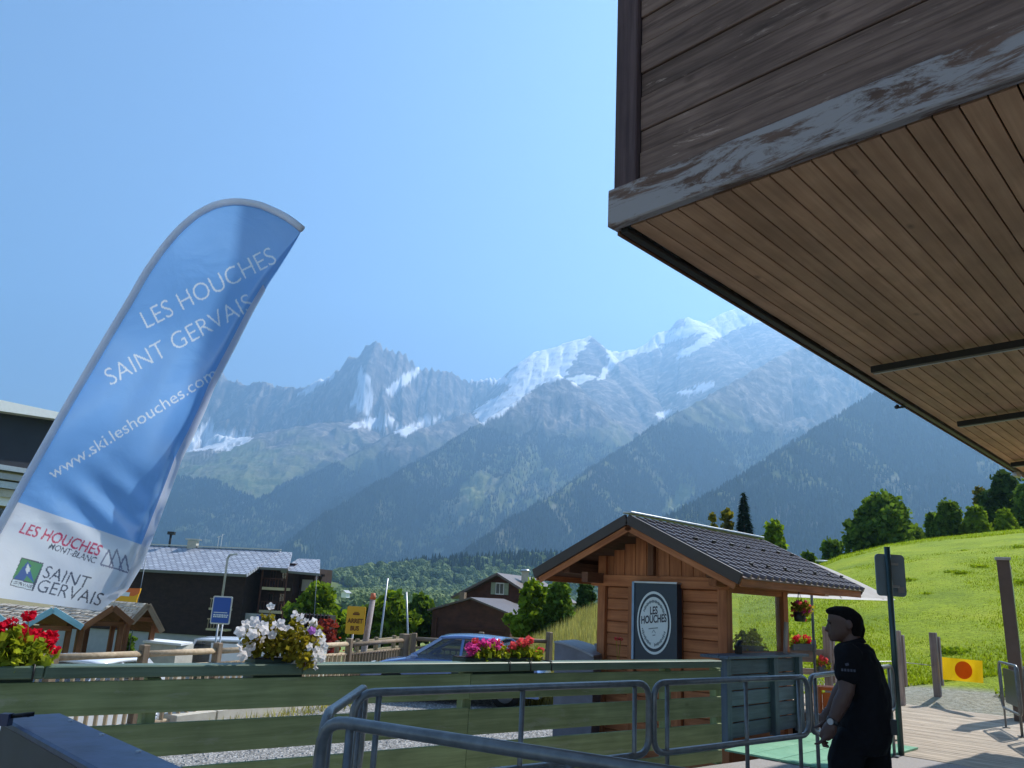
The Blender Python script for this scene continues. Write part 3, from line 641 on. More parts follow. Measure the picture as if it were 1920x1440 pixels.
# ------------------------------------------------------------------ station building with the overhanging timber box
K = P(1155, 432, 0); 
d = pdir(1155, 432); K = CAM+d*(2.2/d.z); SH = K.z
e = pdir(1897, 882); KE = CAM+e*(2.2/e.z)
UU = (KE-K); UU.z = 0; ULEN = UU.length; UU.normalize()
d1 = pdir(1870, 172); Kf = CAM+d1*(2.2/d1.z); VV = Kf-K; VV.z = 0; VV.normalize()
BOXL, BOXW, BOXH = ULEN+2.2, 7.0, 4.2
bld = thing('station_building', 'overhanging weathered timber upper storey of the lift station with boarded underside', 'building', V((K.x, K.y, 0)))
def KP(u, v, z): return V((K.x, K.y, 0))+UU*u+VV*v+Z*z
FH = 0.25
# peeling fascia beam along the near edge, facing the viewer
beam('fascia_beam', KP(-0.03, -0.02, SH+FH/2), KP(-0.03, BOXW, SH+FH/2), 0.07, FH, M_['fascia'], bld, bev=0.008)
# side fascia along the receding edge
beam('side_fascia', KP(0.012, -0.002, SH+FH/2), KP(BOXL, -0.002, SH+FH/2), 0.05, FH-0.02, M_['fascia'], bld, bev=0.006)
beam('edge_strip', KP(0.02, 0.05, SH-0.006), KP(ULEN+0.02, 0.05, SH-0.006), 0.05, 0.03, M_['black'], bld, bev=0.003)
beam('edge_trim', KP(0.02, 0.005, SH-0.012), KP(ULEN+0.3, 0.005, SH-0.012), 0.02, 0.03, M_['kdark'], bld, bev=0.003)
beam('corner_post', KP(0.0, 0.085, SH+FH+0.001), KP(0.0, 0.085, SH+BOXH), 0.16, 0.07, M_['corner'], bld, up=UU, bev=0.006)
beam('shadow_joint', KP(0.035, 0.18, SH+FH+0.001), KP(0.035, 0.18, SH+BOXH), 0.05, 0.02, M_['darkgap'], bld, up=UU, bev=0)
# wall boards
z = SH+FH-0.02; hts = [0.235, 0.15, 0.24, 0.17, 0.21, 0.2, 0.22, 0.21, 0.2, 0.22, 0.21, 0.2, 0.2, 0.2, 0.2]
for i, h in enumerate(hts):
    if z > SH+BOXH: break
    off = (0.0, 0.012, 0.004, 0.014, 0.002, 0.01)[i % 6]
    beam('wall_board', KP(0.015+off, 0.175, z+h/2), KP(0.015+off, BOXW, z+h/2), 0.032, h-0.006, M_['plank'], bld, bev=0.004)
    z += h
m = MB(); m.prism([KP(0.06, 0.02, SH+0.1), KP(BOXL, 0.02, SH+0.1), KP(BOXL, BOXW, SH+0.1), KP(0.06, BOXW, SH+0.1)], Z*(BOXH-0.1))
fix_normals(m.build('wall_core', M_['darkgap'], bld))
# unseen roof slab, its eaves shaped to cast a shadow across the banner
m = MB(); m.prism([KP(-0.3, -0.80, SH+BOXH), KP(BOXL+0.6, -0.80, SH+BOXH), KP(BOXL+0.6, BOXW, SH+BOXH+1.6), KP(-0.3, BOXW, SH+BOXH+1.6)], Z*0.2)
fix_normals(m.build('roof', M_['kedge'], bld))
# soffit boards run with the receding edge
bw = 0.1145; v = 0.085
while v < 5.2:
    beam('soffit_board', KP(0.035, v+bw/2, SH+0.02), KP(BOXL, v+bw/2, SH+0.02), bw-0.009, 0.02, M_['soffit'], bld, up=Z, bev=0.002)
    v += bw
# lower storey set back under the box, out of the picture
m = MB(); m.prism([KP(2.5, 5.3, -1.6), KP(BOXL-0.5, 5.3, -1.6), KP(BOXL-0.5, BOXW, -1.6), KP(2.5, BOXW, -1.6)], Z*(SH+1.6))
fix_normals(m.build('lower_wall', M_['plinth'], bld))
# batten lights under the soffit
def soff(px_, py_):
    d = pdir(px_, py_); return CAM+d*((SH-0.01-CAMZ)/d.z)
for i, ((ax, ay), (bx, by), lb) in enumerate([((1634, 687), (1960, 628), 'long black strip light under the boarded soffit, the nearer one'), ((1796, 790), (2010, 757), 'black strip light under the boarded soffit, the middle one further back'), ((1896, 867), (2010, 852), 'short black strip light at the far end of the soffit')]):
    a, b_ = soff(ax, ay), soff(bx, by); dl = (b_-a).normalized()
    t = thing('strip_light', lb, 'light', a, 0, 'strip lights under the soffit')
    beam('housing', a-Z*0.035, b_-Z*0.035, 0.05, 0.06, M_['black'], t, bev=0.004)
    sd = Z.cross(dl); sd = sd if sd.dot(V((a.x, a.y, 0))) > 0 else -sd
    beam('diffuser', a-Z*0.058+sd*0.038, b_-Z*0.058+sd*0.038, 0.022, 0.018, M_['alu'], t, bev=0.003)
sp_ = KP(along(KP(0, 0, SH), UU, 1690), -0.04, SH-0.06)
t = thing('spot_lamp', 'tiny black spotlight fixed to the outer edge of the soffit', 'light', sp_)
mtube('lamp_head', [sp_+V((0, 0, 0.05)), sp_+V((-0.005, 0, 0.03)), sp_+V((-0.02, -0.01, 0.02))], [0.015, 0.02, 0.022], M_['black'], t, 8)
beam('bracket', sp_+Z*0.02, sp_+Z*0.02+VV*0.08, 0.02, 0.02, M_['black'], t)
for i in range(1):
    p = KP(ULEN+0.05, 0.02, SH-0.03); beam('joint_plate', p, p+UU*0.25, 0.06, 0.09, M_['alu'], bld, bev=0.004)

# ------------------------------------------------------------------ tubular crowd barriers
def barrier(p0, p1, label, group='tubular queue barriers on the forecourt', top=1.05, low=0.52, r=0.025, mids=(0.5,), zb=0.0, mat=None, inset=0.16, loop=True):
    mat = mat or M_['galv']
    p0 = V((p0.x, p0.y, zb)); p1 = V((p1.x, p1.y, zb)); d = (p1-p0).normalized(); L = (p1-p0).length
    t = thing('barrier', label, 'barrier', p0, 0, group)
    tp = Z*(top-r); lo = Z*low
    mid = (p0+p1)/2
    v_, f_ = tube(fillet([mid+tp, p1+tp, p1+lo, p0+lo, p0+tp, mid+tp], 0.13), r, 12, True); mk('frame_loop', v_, f_, mat, t, True)
    n = d.cross(Z)
    for s in [inset/L]+list(mids)+[1-inset/L]:
        q = p0+d*(L*s); mtube('leg', [q+Z*0.012, q+tp-Z*r*0.6], r*0.72, mat, t, 10)
        beam('foot_plate', q-d*0.05+Z*0.006, q+d*0.05+Z*0.006, 0.1, 0.012, mat, t, bev=0.002)
    return t
g = lambda x, y: gz(x, y, 1.05)
barrier(g(667, 1291), g(1217, 1274), 'steel barrier with sunlit top rail in front of the green fence')
barrier(g(1226, 1274), g(1513, 1264), 'steel barrier between the one before the green fence and the one at the slim pole', mids=(0.55,))
b3e = pole_b+Z*0
barrier(g(1517, 1263), V((pole_b.x, pole_b.y, 0))-U*0.06-W*0.02, 'steel barrier ending at the slim pole behind the man in black')
nbA, nbB = g(608, 1337), g(1092, 1410)
nb = barrier(nbA, nbA+(nbB-nbA)*2.4, 'nearest steel barrier running across the bottom of the view', r=0.028, mids=(0.4, 0.72))
barrier(g(611, 1330), g(668, 1291)+V((0.0, 0.35, 0)), 'short end-on steel barrier closing the corner by the nearest one', r=0.025, mids=(), inset=0.14)
# barriers on the far deck with advertising panels
for i, (a, b_, lb, pm) in enumerate([((8.22, 13.75), (7.78, 12.55), 'deck barrier carrying a navy advertising panel with small white marks', 'navy'), ((7.74, 12.35), (7.28, 11.1), 'deck barrier carrying a pale grey advertising panel at the picture edge', 'plinth')]):
    a, b_ = V((*a, 0)), V((*b_, 0)); t = barrier(a, b_, lb, 'advertising barriers on the deck', top=1.02, low=0.3, r=0.02, mids=(0.88,), inset=0.1)
    d = (b_-a).normalized(); n = d.cross(Z)
    beam('panel', a+d*0.3+Z*0.66, b_-d*0.1+Z*0.66, 0.012, 0.52, M_[pm], t, bev=0)
    if i == 0:
        for q in range(6): beam('print_mark', a+d*(0.5+q*0.08)+Z*(0.7+0.01*(q % 2))-n*0.009, a+d*(0.555+q*0.08)+Z*(0.7+0.01*(q % 2))-n*0.009, 0.003, 0.075, M_['wprint'], t, bev=0)

# ------------------------------------------------------------------ kiosk
KR = P(1365, hz(1365), 11.25); KR.z = 0; tl = along(V((KR.x, KR.y, 1.3)), W*-1, 1120); KL = KR-W*tl
KZ0, KZE = -0.7, 2.03
ko = thing('kiosk', 'small larch timber kiosk with brown tiled roof beside the deck', 'kiosk', KL+Z*KZ0)
kd = 1.85
def Q(v, u, z): return V((KL.x, KL.y, 0))+W*v+U*u+Z*z
kw = tl
oL, oR = -0.81, kw+0.47; vm_ = (oL+oR)/2; ZR = 2.85; sl_ = (ZR-KZE-0.02)/((oR-oL)/2)
def zroof(v): return ZR-abs(v-vm_)*sl_
# corner and door posts
for (v, u_, w_) in ((0.07, 0.06, 0.14), (kw-0.08, 0.06, 0.16), (kw-0.07, kd-0.07, 0.15), (0.07, kd-0.07, 0.14)):
    beam('post', Q(v, u_, KZ0), Q(v, u_, zroof(v)-0.14), w_, 0.14, M_['kwood'], ko, up=W, bev=0.006)
for v in (0.62, 1.42):
    beam('post', Q(v, 0.03, KZ0), Q(v, 0.03, KZE-0.16), 0.11, 0.07, M_['kwood'], ko, up=U, bev=0.006)
z = KZ0
while z < KZE-0.2:
    for v0, v1 in ((0.145, 0.56), (0.68, 1.36), (1.48, kw-0.165)):
        beam('wall_board', Q(v0, 0.07, z+0.085), Q(v1, 0.07, z+0.085), 0.045, 0.163, M_['kwood'], ko, bev=0.012)
    z += 0.17
beam('tie_beam', Q(-0.12, 0.035, KZE-0.09), Q(kw+0.04, 0.035, KZE-0.09), 0.12, 0.17, M_['kwood'], ko, bev=0.008)
# gable boards, vertical
v = 0.05
while v < kw-0.08:
    zt = min(zroof(v), zroof(v+0.2))-0.13
    if zt > KZE+0.05: beam('gable_board', Q(v+0.1, 0.075, KZE-0.01), Q(v+0.1, 0.075, zt), 0.193, 0.03, M_['kwood'], ko, up=U, bev=0.006)
    v += 0.2
beam('gable_post', Q(vm_+0.03, 0.03, KZE), Q(vm_+0.03, 0.03, ZR-0.2), 0.1, 0.08, M_['kdark'], ko, up=U)
# side walls: left boarded, right with window, back partly open window
z = KZ0
while z < KZE-0.1:
    beam('side_board', Q(0.07, 0.145, z+0.085), Q(0.07, kd-0.145, z+0.085), 0.045, 0.163, M_['kwood'], ko, bev=0.012)
    if z+0.17 < 1.05:
        beam('side_board', Q(kw-0.07, 0.145, z+0.085), Q(kw-0.07, kd-0.145, z+0.085), 0.045, 0.163, M_['kwood'], ko, bev=0.012)
        beam('back_board', Q(0.145, kd-0.07, z+0.085), Q(kw-0.15, kd-0.07, z+0.085), 0.045, 0.163, M_['kwood'], ko, bev=0.012)
    z += 0.17
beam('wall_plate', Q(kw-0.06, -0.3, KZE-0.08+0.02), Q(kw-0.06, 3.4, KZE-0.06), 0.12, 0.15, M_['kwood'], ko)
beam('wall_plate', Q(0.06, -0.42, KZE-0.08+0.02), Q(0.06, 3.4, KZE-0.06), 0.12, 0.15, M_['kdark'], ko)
m = MB(); m.quad(Q(kw-0.06, 0.15, 1.02), Q(kw-0.06, kd-0.15, 1.02), Q(kw-0.06, kd-0.15, KZE-0.15), Q(kw-0.06, 0.15, KZE-0.15)); m.build('window_pane', M_['cglass'], ko)
beam('window_sill', Q(kw-0.02, 0.1, 1.02), Q(kw-0.02, kd-0.1, 1.02), 0.16, 0.04, M_['kwood'], ko)
beam('window_head', Q(kw-0.07, 0.14, KZE-0.17), Q(kw-0.07, kd-0.14, KZE-0.17), 0.09, 0.07, M_['kwood'], ko)
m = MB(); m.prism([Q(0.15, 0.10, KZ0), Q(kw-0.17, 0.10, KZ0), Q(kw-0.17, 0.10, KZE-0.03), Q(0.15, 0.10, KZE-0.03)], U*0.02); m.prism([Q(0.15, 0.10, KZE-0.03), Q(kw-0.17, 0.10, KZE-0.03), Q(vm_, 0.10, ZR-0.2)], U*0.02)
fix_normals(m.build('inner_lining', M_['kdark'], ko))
# purlins and ridge beam with protruding ends, rafters, roof boarding
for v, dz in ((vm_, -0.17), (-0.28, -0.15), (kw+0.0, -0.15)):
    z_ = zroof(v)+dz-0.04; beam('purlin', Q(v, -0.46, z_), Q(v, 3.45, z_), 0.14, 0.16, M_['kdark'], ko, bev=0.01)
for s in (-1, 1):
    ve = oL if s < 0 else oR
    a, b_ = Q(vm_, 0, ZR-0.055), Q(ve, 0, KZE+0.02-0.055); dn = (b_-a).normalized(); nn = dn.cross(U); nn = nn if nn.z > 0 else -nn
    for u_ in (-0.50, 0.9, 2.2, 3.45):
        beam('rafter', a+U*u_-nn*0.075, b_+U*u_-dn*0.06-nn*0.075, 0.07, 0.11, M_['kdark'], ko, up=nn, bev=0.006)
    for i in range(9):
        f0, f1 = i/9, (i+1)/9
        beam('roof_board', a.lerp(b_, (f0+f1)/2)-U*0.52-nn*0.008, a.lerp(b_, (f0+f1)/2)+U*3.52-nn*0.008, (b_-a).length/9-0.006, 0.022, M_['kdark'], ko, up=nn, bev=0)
    beam('verge_trim', a-U*0.565+dn*-0.0+nn*0.005, b_-U*0.565+dn*0.03+nn*0.005, 0.05, 0.15, M_['kedge'], ko, up=nn, bev=0.006)
    beam('barge_board', a-U*0.535-nn*0.11, b_-U*0.535-dn*0.02-nn*0.11, 0.03, 0.1, M_['kwood'], ko, up=nn, bev=0.004)
    beam('verge_trim', a+U*3.56+nn*0.02, b_+U*3.56+dn*0.03+nn*0.02, 0.03, 0.13, M_['kedge'], ko, up=nn, bev=0.006)
    # pressed metal tiles: stepped courses with a standing roll between pans
    m = MB(); ncx, ncy = 20, 11; Lx = 4.08; Ls = (b_-a).length+0.03
    for i in range(ncy):
        for j in range(ncx):
            x0, x1 = -0.54+j*Lx/ncx, -0.54+(j+1)*Lx/ncx-0.004; y0, y1 = i*Ls/ncy, (i+1)*Ls/ncy+0.02
            c0 = a+U*x0+dn*y0+nn*0.018; c1 = a+U*x1+dn*y0+nn*0.018; e0 = a+U*x0+dn*y1+nn*0.036; e1 = a+U*x1+dn*y1+nn*0.036
            m.add([c0, c1, e1, e0, e0-nn*0.018, e1-nn*0.018], [(0, 1, 2, 3), (3, 2, 5, 4)])
            r0_, r1_ = x1-0.06, x1-0.002; rm0, rm1 = r0_+0.008, r1_-0.008
            p = [a+U*xx+dn*yy+nn*(hh+(0.018 if yy == y1 else 0)) for yy in (y0, y1) for xx, hh in ((r0_, 0.02), (rm0, 0.072), (rm1, 0.072), (r1_, 0.02))]
            m.add(p, [(0, 1, 5, 4), (1, 2, 6, 5), (2, 3, 7, 6), (4, 5, 6, 7)])
    tl_ = m.build('roof_tiles', M_['ktile'], ko); tag(tl_, kind='stuff')
    if s > 0:
        for row, fy in ((0, 0.38), (1, 0.8)):
            for j in range(7):
                p = a+U*(0.12+0.53*j+0.22*row)+dn*(Ls*fy)+nn*0.045; beam('snow_guard', p-U*0.05+nn*0.03, p+U*0.05+nn*0.03, 0.02, 0.075, M_['black'], ko, up=nn, bev=0.002)
    beam('eave_board', Q(ve, -0.53, 0)+Z*(KZE-0.07), Q(ve, 3.52, 0)+Z*(KZE-0.07), 0.03, 0.13, M_['kwood'], ko)
beam('ridge_cap', Q(vm_, -0.58, ZR+0.045), Q(vm_, 3.58, ZR+0.045), 0.16, 0.03, M_['alu'], ko, bev=0.006)

# glass-fronted poster case on the kiosk front
pv0 = P(1190, 1100, 0); 
t0 = along(V((KL.x, KL.y, 1.3))-U*0.12, W, 1190); t1 = along(V((KL.x, KL.y, 1.3))-U*0.12, W, 1270)
def B_(v, z, u_=-0.135): return Q(v, u_, z)
zt = B_(0, 0).z
def zat(px_, py_, v): return P(px_, py_, Q(v, -0.12, 0).y).z
zt0, zb0 = zat(1195, 1093, t0), zat(1190, 1236, t0)
case = thing('poster_case', 'navy framed sign case with a round place emblem on the kiosk front', 'sign', B_((t0+t1)/2, zb0))
m = MB(); m.prism([B_(t0, zb0, 0.0), B_(t1, zb0, 0.0), B_(t1, zt0, 0.0), B_(t0, zt0, 0.0)], U*-0.13); fix_normals(m.build('case_body', M_['navy'], case))
beam('case_edge', B_(t0-0.018, zb0, -0.07), B_(t0-0.018, zt0+0.02, -0.07), 0.04, 0.16, plain('blue_grey_alu', S(120, 146, 176), 0.35, 0.4), case, up=U*-1, bev=0.004)
m = MB(); m.box(B_(t0, zt0+0.012, -0.07), B_(t1+0.01, zt0+0.012, -0.07), 0.15, 0.025); m.build('case_top', M_['alu'], case)
cx, cz = t0+(t1-t0)*0.47, zb0+(zt0-zb0)*0.49; ra, rb = (t1-t0)*0.40, (zt0-zb0)*0.405
def ell(s): return [B_(cx+math.cos(2*math.pi*i/48)*ra*s, cz+math.sin(2*math.pi*i/48)*rb*s, -0.134) for i in range(48)]
m = MB(); o1, o2 = ell(1.0), ell(0.92)
m.add(o1+o2, [(i, (i+1) % 48, 48+(i+1) % 48, 48+i) for i in range(48)]); m.build('emblem_ring', M_['wsign'], case)
m = MB(); o3 = ell(0.82); m.add(o3, [tuple(range(48))]); m.build('emblem_disc', M_['wsign'], case)
def text_geo(s, size=1.0, align='CENTER', spacing=1.0, off=0.0):
    cu = bpy.data.curves.new('t', 'FONT'); cu.body = s; cu.size = size; cu.align_x = align; cu.space_character = spacing; cu.offset = off; cu.resolution_u = 4
    o = bpy.data.objects.new('t', cu); COL.objects.link(o); bpy.context.view_layer.update()
    dg = bpy.context.evaluated_depsgraph_get(); me = o.evaluated_get(dg).to_mesh()
    bm = bmesh.new(); bm.from_mesh(me); bmesh.ops.triangulate(bm, faces=bm.faces)
    vs = [v.co.copy() for v in bm.verts]; fs = [tuple(v.index for v in f.verts) for f in bm.faces]; bm.free()
    o.evaluated_get(dg).to_mesh_clear(); bpy.data.objects.remove(o); return vs, fs
def text_on(name, s, mat, parent, org, ex, ey, size, nrm, align='CENTER', spacing=1.0, off=0.0, wscale=1.0):
    vs, fs = text_geo(s, size, align, spacing, off)
    return mk(name, [V(org)+V(ex)*v.x*wscale+V(ey)*v.y+V(nrm) for v in vs], fs, mat, parent)
wx_ = (t1-t0)*0.8
for s, zz, sz in (('LES', 0.17, 0.15), ('HOUCHES', -0.0, 0.15)):
    text_on('lettering', s, M_['ink'], case, B_(cx, cz+zz*rb*1.6, -0.137), W+Z*0.12, Z, sz, (0, 0, 0), wscale=0.62, off=0.004)
m = MB()
for i in range(26):
    for a0, rr_ in ((0.15*math.pi+i*0.7*math.pi/26, 0.68), (1.1*math.pi+i*0.8*math.pi/26, 0.70)):
        if rr_ > 0.69 and 10 < i < 14: continue
        p = B_(cx+math.cos(a0)*ra*rr_, cz+math.sin(a0)*rb*rr_, -0.137); tg = (W*(-math.sin(a0)*ra)+Z*(math.cos(a0)*rb)).normalized(); rd = (W*math.cos(a0)*ra+Z*math.sin(a0)*rb).normalized()
        h = 0.022+0.01*(i % 3); m.add([p-tg*0.009-rd*h/2, p+tg*0.009-rd*h/2, p+tg*0.009+rd*h/2, p-tg*0.009+rd*h/2], [(0, 1, 2, 3)])
for (a0, b0, c0, d0) in ((-0.3, -0.22, 0.25, -0.17), (-0.1, -0.34, 0.0, -0.25), (0.0, -0.25, 0.12, -0.34), (-0.06, -0.42, 0.1, -0.40)):
    p, q = B_(cx+a0*ra, cz+b0*rb, -0.137), B_(cx+c0*ra, cz+d0*rb, -0.137); m.add([p, q, q+Z*0.014, p+Z*0.014], [(0, 1, 2, 3)])
m.build('emblem_print', plain('grey_print', S(120, 132, 136), 0.6), case)

# service counter in front of the kiosk window
C0 = gz(1362, 1396, 0); Lc = along(V((C0.x, C0.y, 1.03)), U, 1500)
ct = thing('service_counter', 'slate blue painted plank counter in front of the kiosk window', 'counter', C0)
for s in (0.05, 0.62*Lc, Lc-0.05): beam('counter_post', C0+U*s-W*0.02, C0+U*s-W*0.02+Z*1.0, 0.12, 0.1, M_['slate'], ct, up=W)
for i in range(5):
    z_ = 0.04+i*0.19; h = 0.175
    beam('counter_board', C0+U*0.1-W*0.05+Z*(z_+h/2), C0+U*(Lc-0.02)-W*0.05+Z*(z_+h/2), 0.025, h, M_['slate'], ct)
for w_ in (0.05, -0.09, -0.22): beam('counter_top', C0-U*0.12+W*w_+Z*1.02, C0+U*(Lc+0.05)+W*w_+Z*1.02, 0.13, 0.035, M_['slate'], ct)
ip = C0+U*(Lc*0.30)-W*0.16+Z*1.04
t = thing('card_reader', 'small dark payment device on the slate counter by the window', 'device', ip)
m = MB(); m.box(ip+Z*0.0, ip+Z*0.1, 0.1, 0.07); m.build('device_body', M_['black'], t); m = MB(); m.box(ip+Z*0.1-W*0.01, ip+Z*0.17+W*0.03, 0.09, 0.015); m.build('screen', M_['navy'], t)
# tall grey post in front of the window corner, bench and low step beside the counter
p = C0+U*(Lc*0.8)-W*0.02+Z*1.04
t = thing('grey_plank', 'upright bleached grey plank standing on the counter end', 'plank', p); beam('plank_board', p, P(1474, 1166, p.y), 0.085, 0.03, M_['greypost'], t, up=W)
# green mat
ma = [gz(1298, 1437, 0.012), gz(1362, 1400, 0.012), gz(1486, 1388, 0.012), gz(1660, 1400, 0.012), gz(1640, 1500, 0.012), gz(1300, 1500, 0.012)]
ma[1] = ma[1]; mt_m, nt, b = nmat('green_mat_carpet'); tc = N(nt, 'TexCoord'); n_ = noise(nt, tc.outputs['Object'], 60, 3); n2_ = noise(nt, tc.outputs['Object'], 1.6, 4)
c = ramp(nt, n2_, [(0.35, S(112, 168, 136)), (0.65, S(146, 196, 164))]).outputs[0]; c = mixc(nt, 0.4, c, ramp(nt, n_, [(0.3, (0.6, 0.6, 0.6, 1)), (0.7, (1, 1, 1, 1))]).outputs[0], 'MULTIPLY')
nt.links.new(c, b.inputs['Base Color']); b.inputs['Roughness'].default_value = 0.95; bump(nt, b, n_, 0.6, 0.01)
mat_a = C0+W*0.22-U*0.45; mu = 2.55; mv = (gz(1628, 1432, 0)-mat_a).dot(W)/4
for i in range(4):
    q = [mat_a+W*(mv*i+0.004), mat_a+W*(mv*(i+1)-0.004), mat_a+W*(mv*(i+1)-0.004)+U*mu, mat_a+W*(mv*i+0.004)+U*mu]
    if i == 0: gmat = thing('green_mat', 'pale green carpet mat strips on the floor before the counter', 'mat', V((mat_a.x, mat_a.y, 0)))
    m = MB(); m.prism([V((p.x, p.y, 0.0)) for p in q], Z*(0.02+0.001*(i % 2))); fix_normals(m.build('mat_strip', mt_m, gmat))
# ------------------------------------------------------------------ feather banner
BY = 4.05
Lc_ = [(567, 430), (545, 412), (520, 398), (485, 383), (445, 377), (420, 380), (398, 386), (372, 400), (350, 417), (325, 442), (300, 473), (272, 514), (245, 562), (205, 628), (165, 696), (120, 772), (85, 834), (45, 905), (2, 984), (-40, 1060), (-72, 1112)]
Rc_ = [(567, 430), (556, 450), (544, 470), (532, 489), (520, 508), (505, 530), (490, 556), (472, 588), (455, 622), (440, 652), (420, 690), (402, 725), (385, 768), (362, 818), (340, 862), (322, 912), (302, 965), (285, 1010), (264, 1062), (238, 1106), (188, 1146)]
def resamp(c, n):
    c = np.array(c, float); s = np.r_[0, np.cumsum(np.hypot(*np.diff(c, axis=0).T))]; t = np.linspace(0, s[-1], n)
    return np.stack([np.interp(t, s, c[:, 0]), np.interp(t, s, c[:, 1])], -1)
nt_, nw_ = 150, 44
LL, RR = resamp(Lc_, nt_), resamp(Rc_, nt_)
def ripple(px_, py_):
    # fabric billow in metres along the view
    a = (px_*0.84+py_*0.54); c = (-px_*0.54+py_*0.84)
    r = 0.035*math.sin(a/62+0.6*math.sin(c/150))*max(0, min(1, (py_-520)/200))+0.02*math.sin(c/60+a/140)+0.012*math.sin(a/27+c/90)*max(0, min(1, (py_-600)/150))
    r += 0.10*math.exp(-((px_-330)/150)**2-((py_-820)/180)**2)-0.06*max(0, (py_-980)/150)*math.sin(px_/70)
    r += 0.014*math.sin(px_/19+py_/31)*math.exp(-((px_-300)/90)**2-((py_-760)/120)**2)+0.010*math.sin((px_-py_)/14)*math.exp(-((px_-200)/110)**2-((py_-960)/70)**2)
    return r
def edge_d(px_, py_):
    return 0
def BP(px_, py_, o=0.0): return P(px_, py_, BY+ripple(px_, py_)-o)
base = P(-130, 1330, BY)
ban = thing('feather_banner', 'tall leaning blue and white feather banner with white lettering on the left', 'banner', V((base.x, base.y, 0)))
# ---- what is printed on the cloth, rasterised once into the cloth's own colour attribute
SS = 2; CX0, CY0, CW, CH = -100, 360, 700, 810
canvas = np.zeros((CH*SS, CW*SS, 3), np.float32)
gy, gx = np.mgrid[0:CH*SS, 0:CW*SS]; gxp = gx/SS+CX0; gyp = gy/SS+CY0
cblue = np.array(S(122, 176, 234)[:3]); cwht = np.array(S(228, 230, 234)[:3])
canvas[:] = cblue; canvas[gyp > 930+0.343*gxp] = cwht
def fill(tri, col):
    t = (np.array(tri, float)-(CX0, CY0))*SS
    x0, y0 = np.floor(t.min(0)).astype(int)-1; x1, y1 = np.ceil(t.max(0)).astype(int)+1
    x0, y0 = max(x0, 0), max(y0, 0); x1, y1 = min(x1, CW*SS-1), min(y1, CH*SS-1)
    if x1 <= x0 or y1 <= y0: return
    yy, xx = np.mgrid[y0:y1, x0:x1]; ok = None
    a = (t[1]-t[0])[0]*(t[2]-t[0])[1]-(t[1]-t[0])[1]*(t[2]-t[0])[0]; sg_ = 1 if a > 0 else -1
    m_ = np.ones(xx.shape, bool)
    for i in range(3):
        p, q = t[i], t[(i+1) % 3]; m_ &= sg_*((q[0]-p[0])*(yy-p[1])-(q[1]-p[1])*(xx-p[0])) >= -0.3
    canvas[y0:y1, x0:x1][m_] = col
def banner_text(s, a, b_, hpx, col, off=0.0, skew=0.0):
    v_, f_ = text_geo(s, 1.0, 'LEFT', 1.0, off)
    x0 = min(v.x for v in v_); x1 = max(v.x for v in v_); ex = (b_[0]-a[0], b_[1]-a[1]); L = math.hypot(*ex); ey = (ex[1]/L, -ex[0]/L)
    q = []
    for v in v_:
        t = (v.x-x0)/(x1-x0); h = v.y/0.69*hpx; q.append((a[0]+ex[0]*t+ey[0]*h+skew*h*ex[0]/L, a[1]+ex[1]*t+ey[1]*h+skew*h*ex[1]/L))
    for f in f_: fill([q[i] for i in f], col)
def bpoly(pts, col):
    for i in range(1, len(pts)-1): fill([pts[0], pts[i], pts[i+1]], col)
L_ = lambda *c: np.array(S(*c)[:3])
wpr, red_, ink_ = L_(232, 238, 246), L_(206, 46, 84), L_(60, 60, 72)
banner_text('LES HOUCHES', (276, 616), (520, 492), 34, wpr, -0.012)
banner_text('SAINT GERVAIS', (208, 723), (478, 578), 33, wpr, -0.012)
banner_text('www.ski.leshouches.com', (99, 899), (408, 706), 22, wpr, -0.004)
banner_text('LES HOUCHES', (35, 998), (184, 1042), 21, red_, 0.012, 0.25)
banner_text('MONT-BLANC', (90, 1028), (176, 1056), 12, ink_, 0.004, 0.25)
banner_text('SAINT', (78, 1082), (162, 1104), 24, ink_, -0.006, 0.2)
banner_text('GERVAIS', (66, 1108), (186, 1136), 25, ink_, -0.006, 0.2)
bpoly([(40, 1045), (82, 1056), (62, 1108), (18, 1097)], ink_)
bpoly([(41.5, 1047), (80, 1057.5), (62.5, 1093), (23, 1083)], L_(70, 140, 80))
for t_ in (((26, 1084), (52, 1053), (44, 1089)), ((44, 1089), (52, 1053), (50, 1079)), ((50, 1079), (52, 1053), (63.5, 1092)), ((40, 1066), (52, 1053), (60, 1062))): bpoly(t_, L_(44, 84, 152))
bpoly([(52, 1057), (57, 1067), (51, 1076), (47, 1068)], L_(214, 222, 226)); bpoly([(24, 1085), (62, 1095), (59, 1106), (20, 1096)], L_(214, 222, 226))
banner_text('GERVAIS', (24, 1094), (58, 1102.5), 6, ink_, 0.0, 0.3)
for k, (x0, x1_, x2, h) in enumerate(((188, 204, 212, 28), (204, 219, 228, 34), (222, 235, 241, 28))):
    yb = 1058+(x0-186)*0.27
    for (pa, pb) in (((x0, yb), (x1_, yb-h)), ((x1_, yb-h), (x2, yb+4)), ((x0, yb), (x2, yb+6))):
        dx, dy = pb[0]-pa[0], pb[1]-pa[1]; L = math.hypot(dx, dy); nx, ny = -dy/L*1.4, dx/L*1.4
        bpoly([(pa[0]+nx, pa[1]+ny), (pb[0]+nx, pb[1]+ny), (pb[0]-nx, pb[1]-ny), (pa[0]-nx, pa[1]-ny)], L_(128, 128, 148))
bm_, nt, b = nmat('banner_fabric'); nt.nodes.remove(b)
vcn = N(nt, 'VertexColor'); vcn.layer_name = 'print'
tcn = N(nt, 'TexCoord'); nz = noise(nt, tcn.outputs['Object'], 2.2, 4)
c = mixc(nt, 1.0, vcn.outputs[0], ramp(nt, nz, [(0.3, (0.86, 0.88, 0.9, 1)), (0.7, (1, 1, 1, 1))]).outputs[0], 'MULTIPLY')
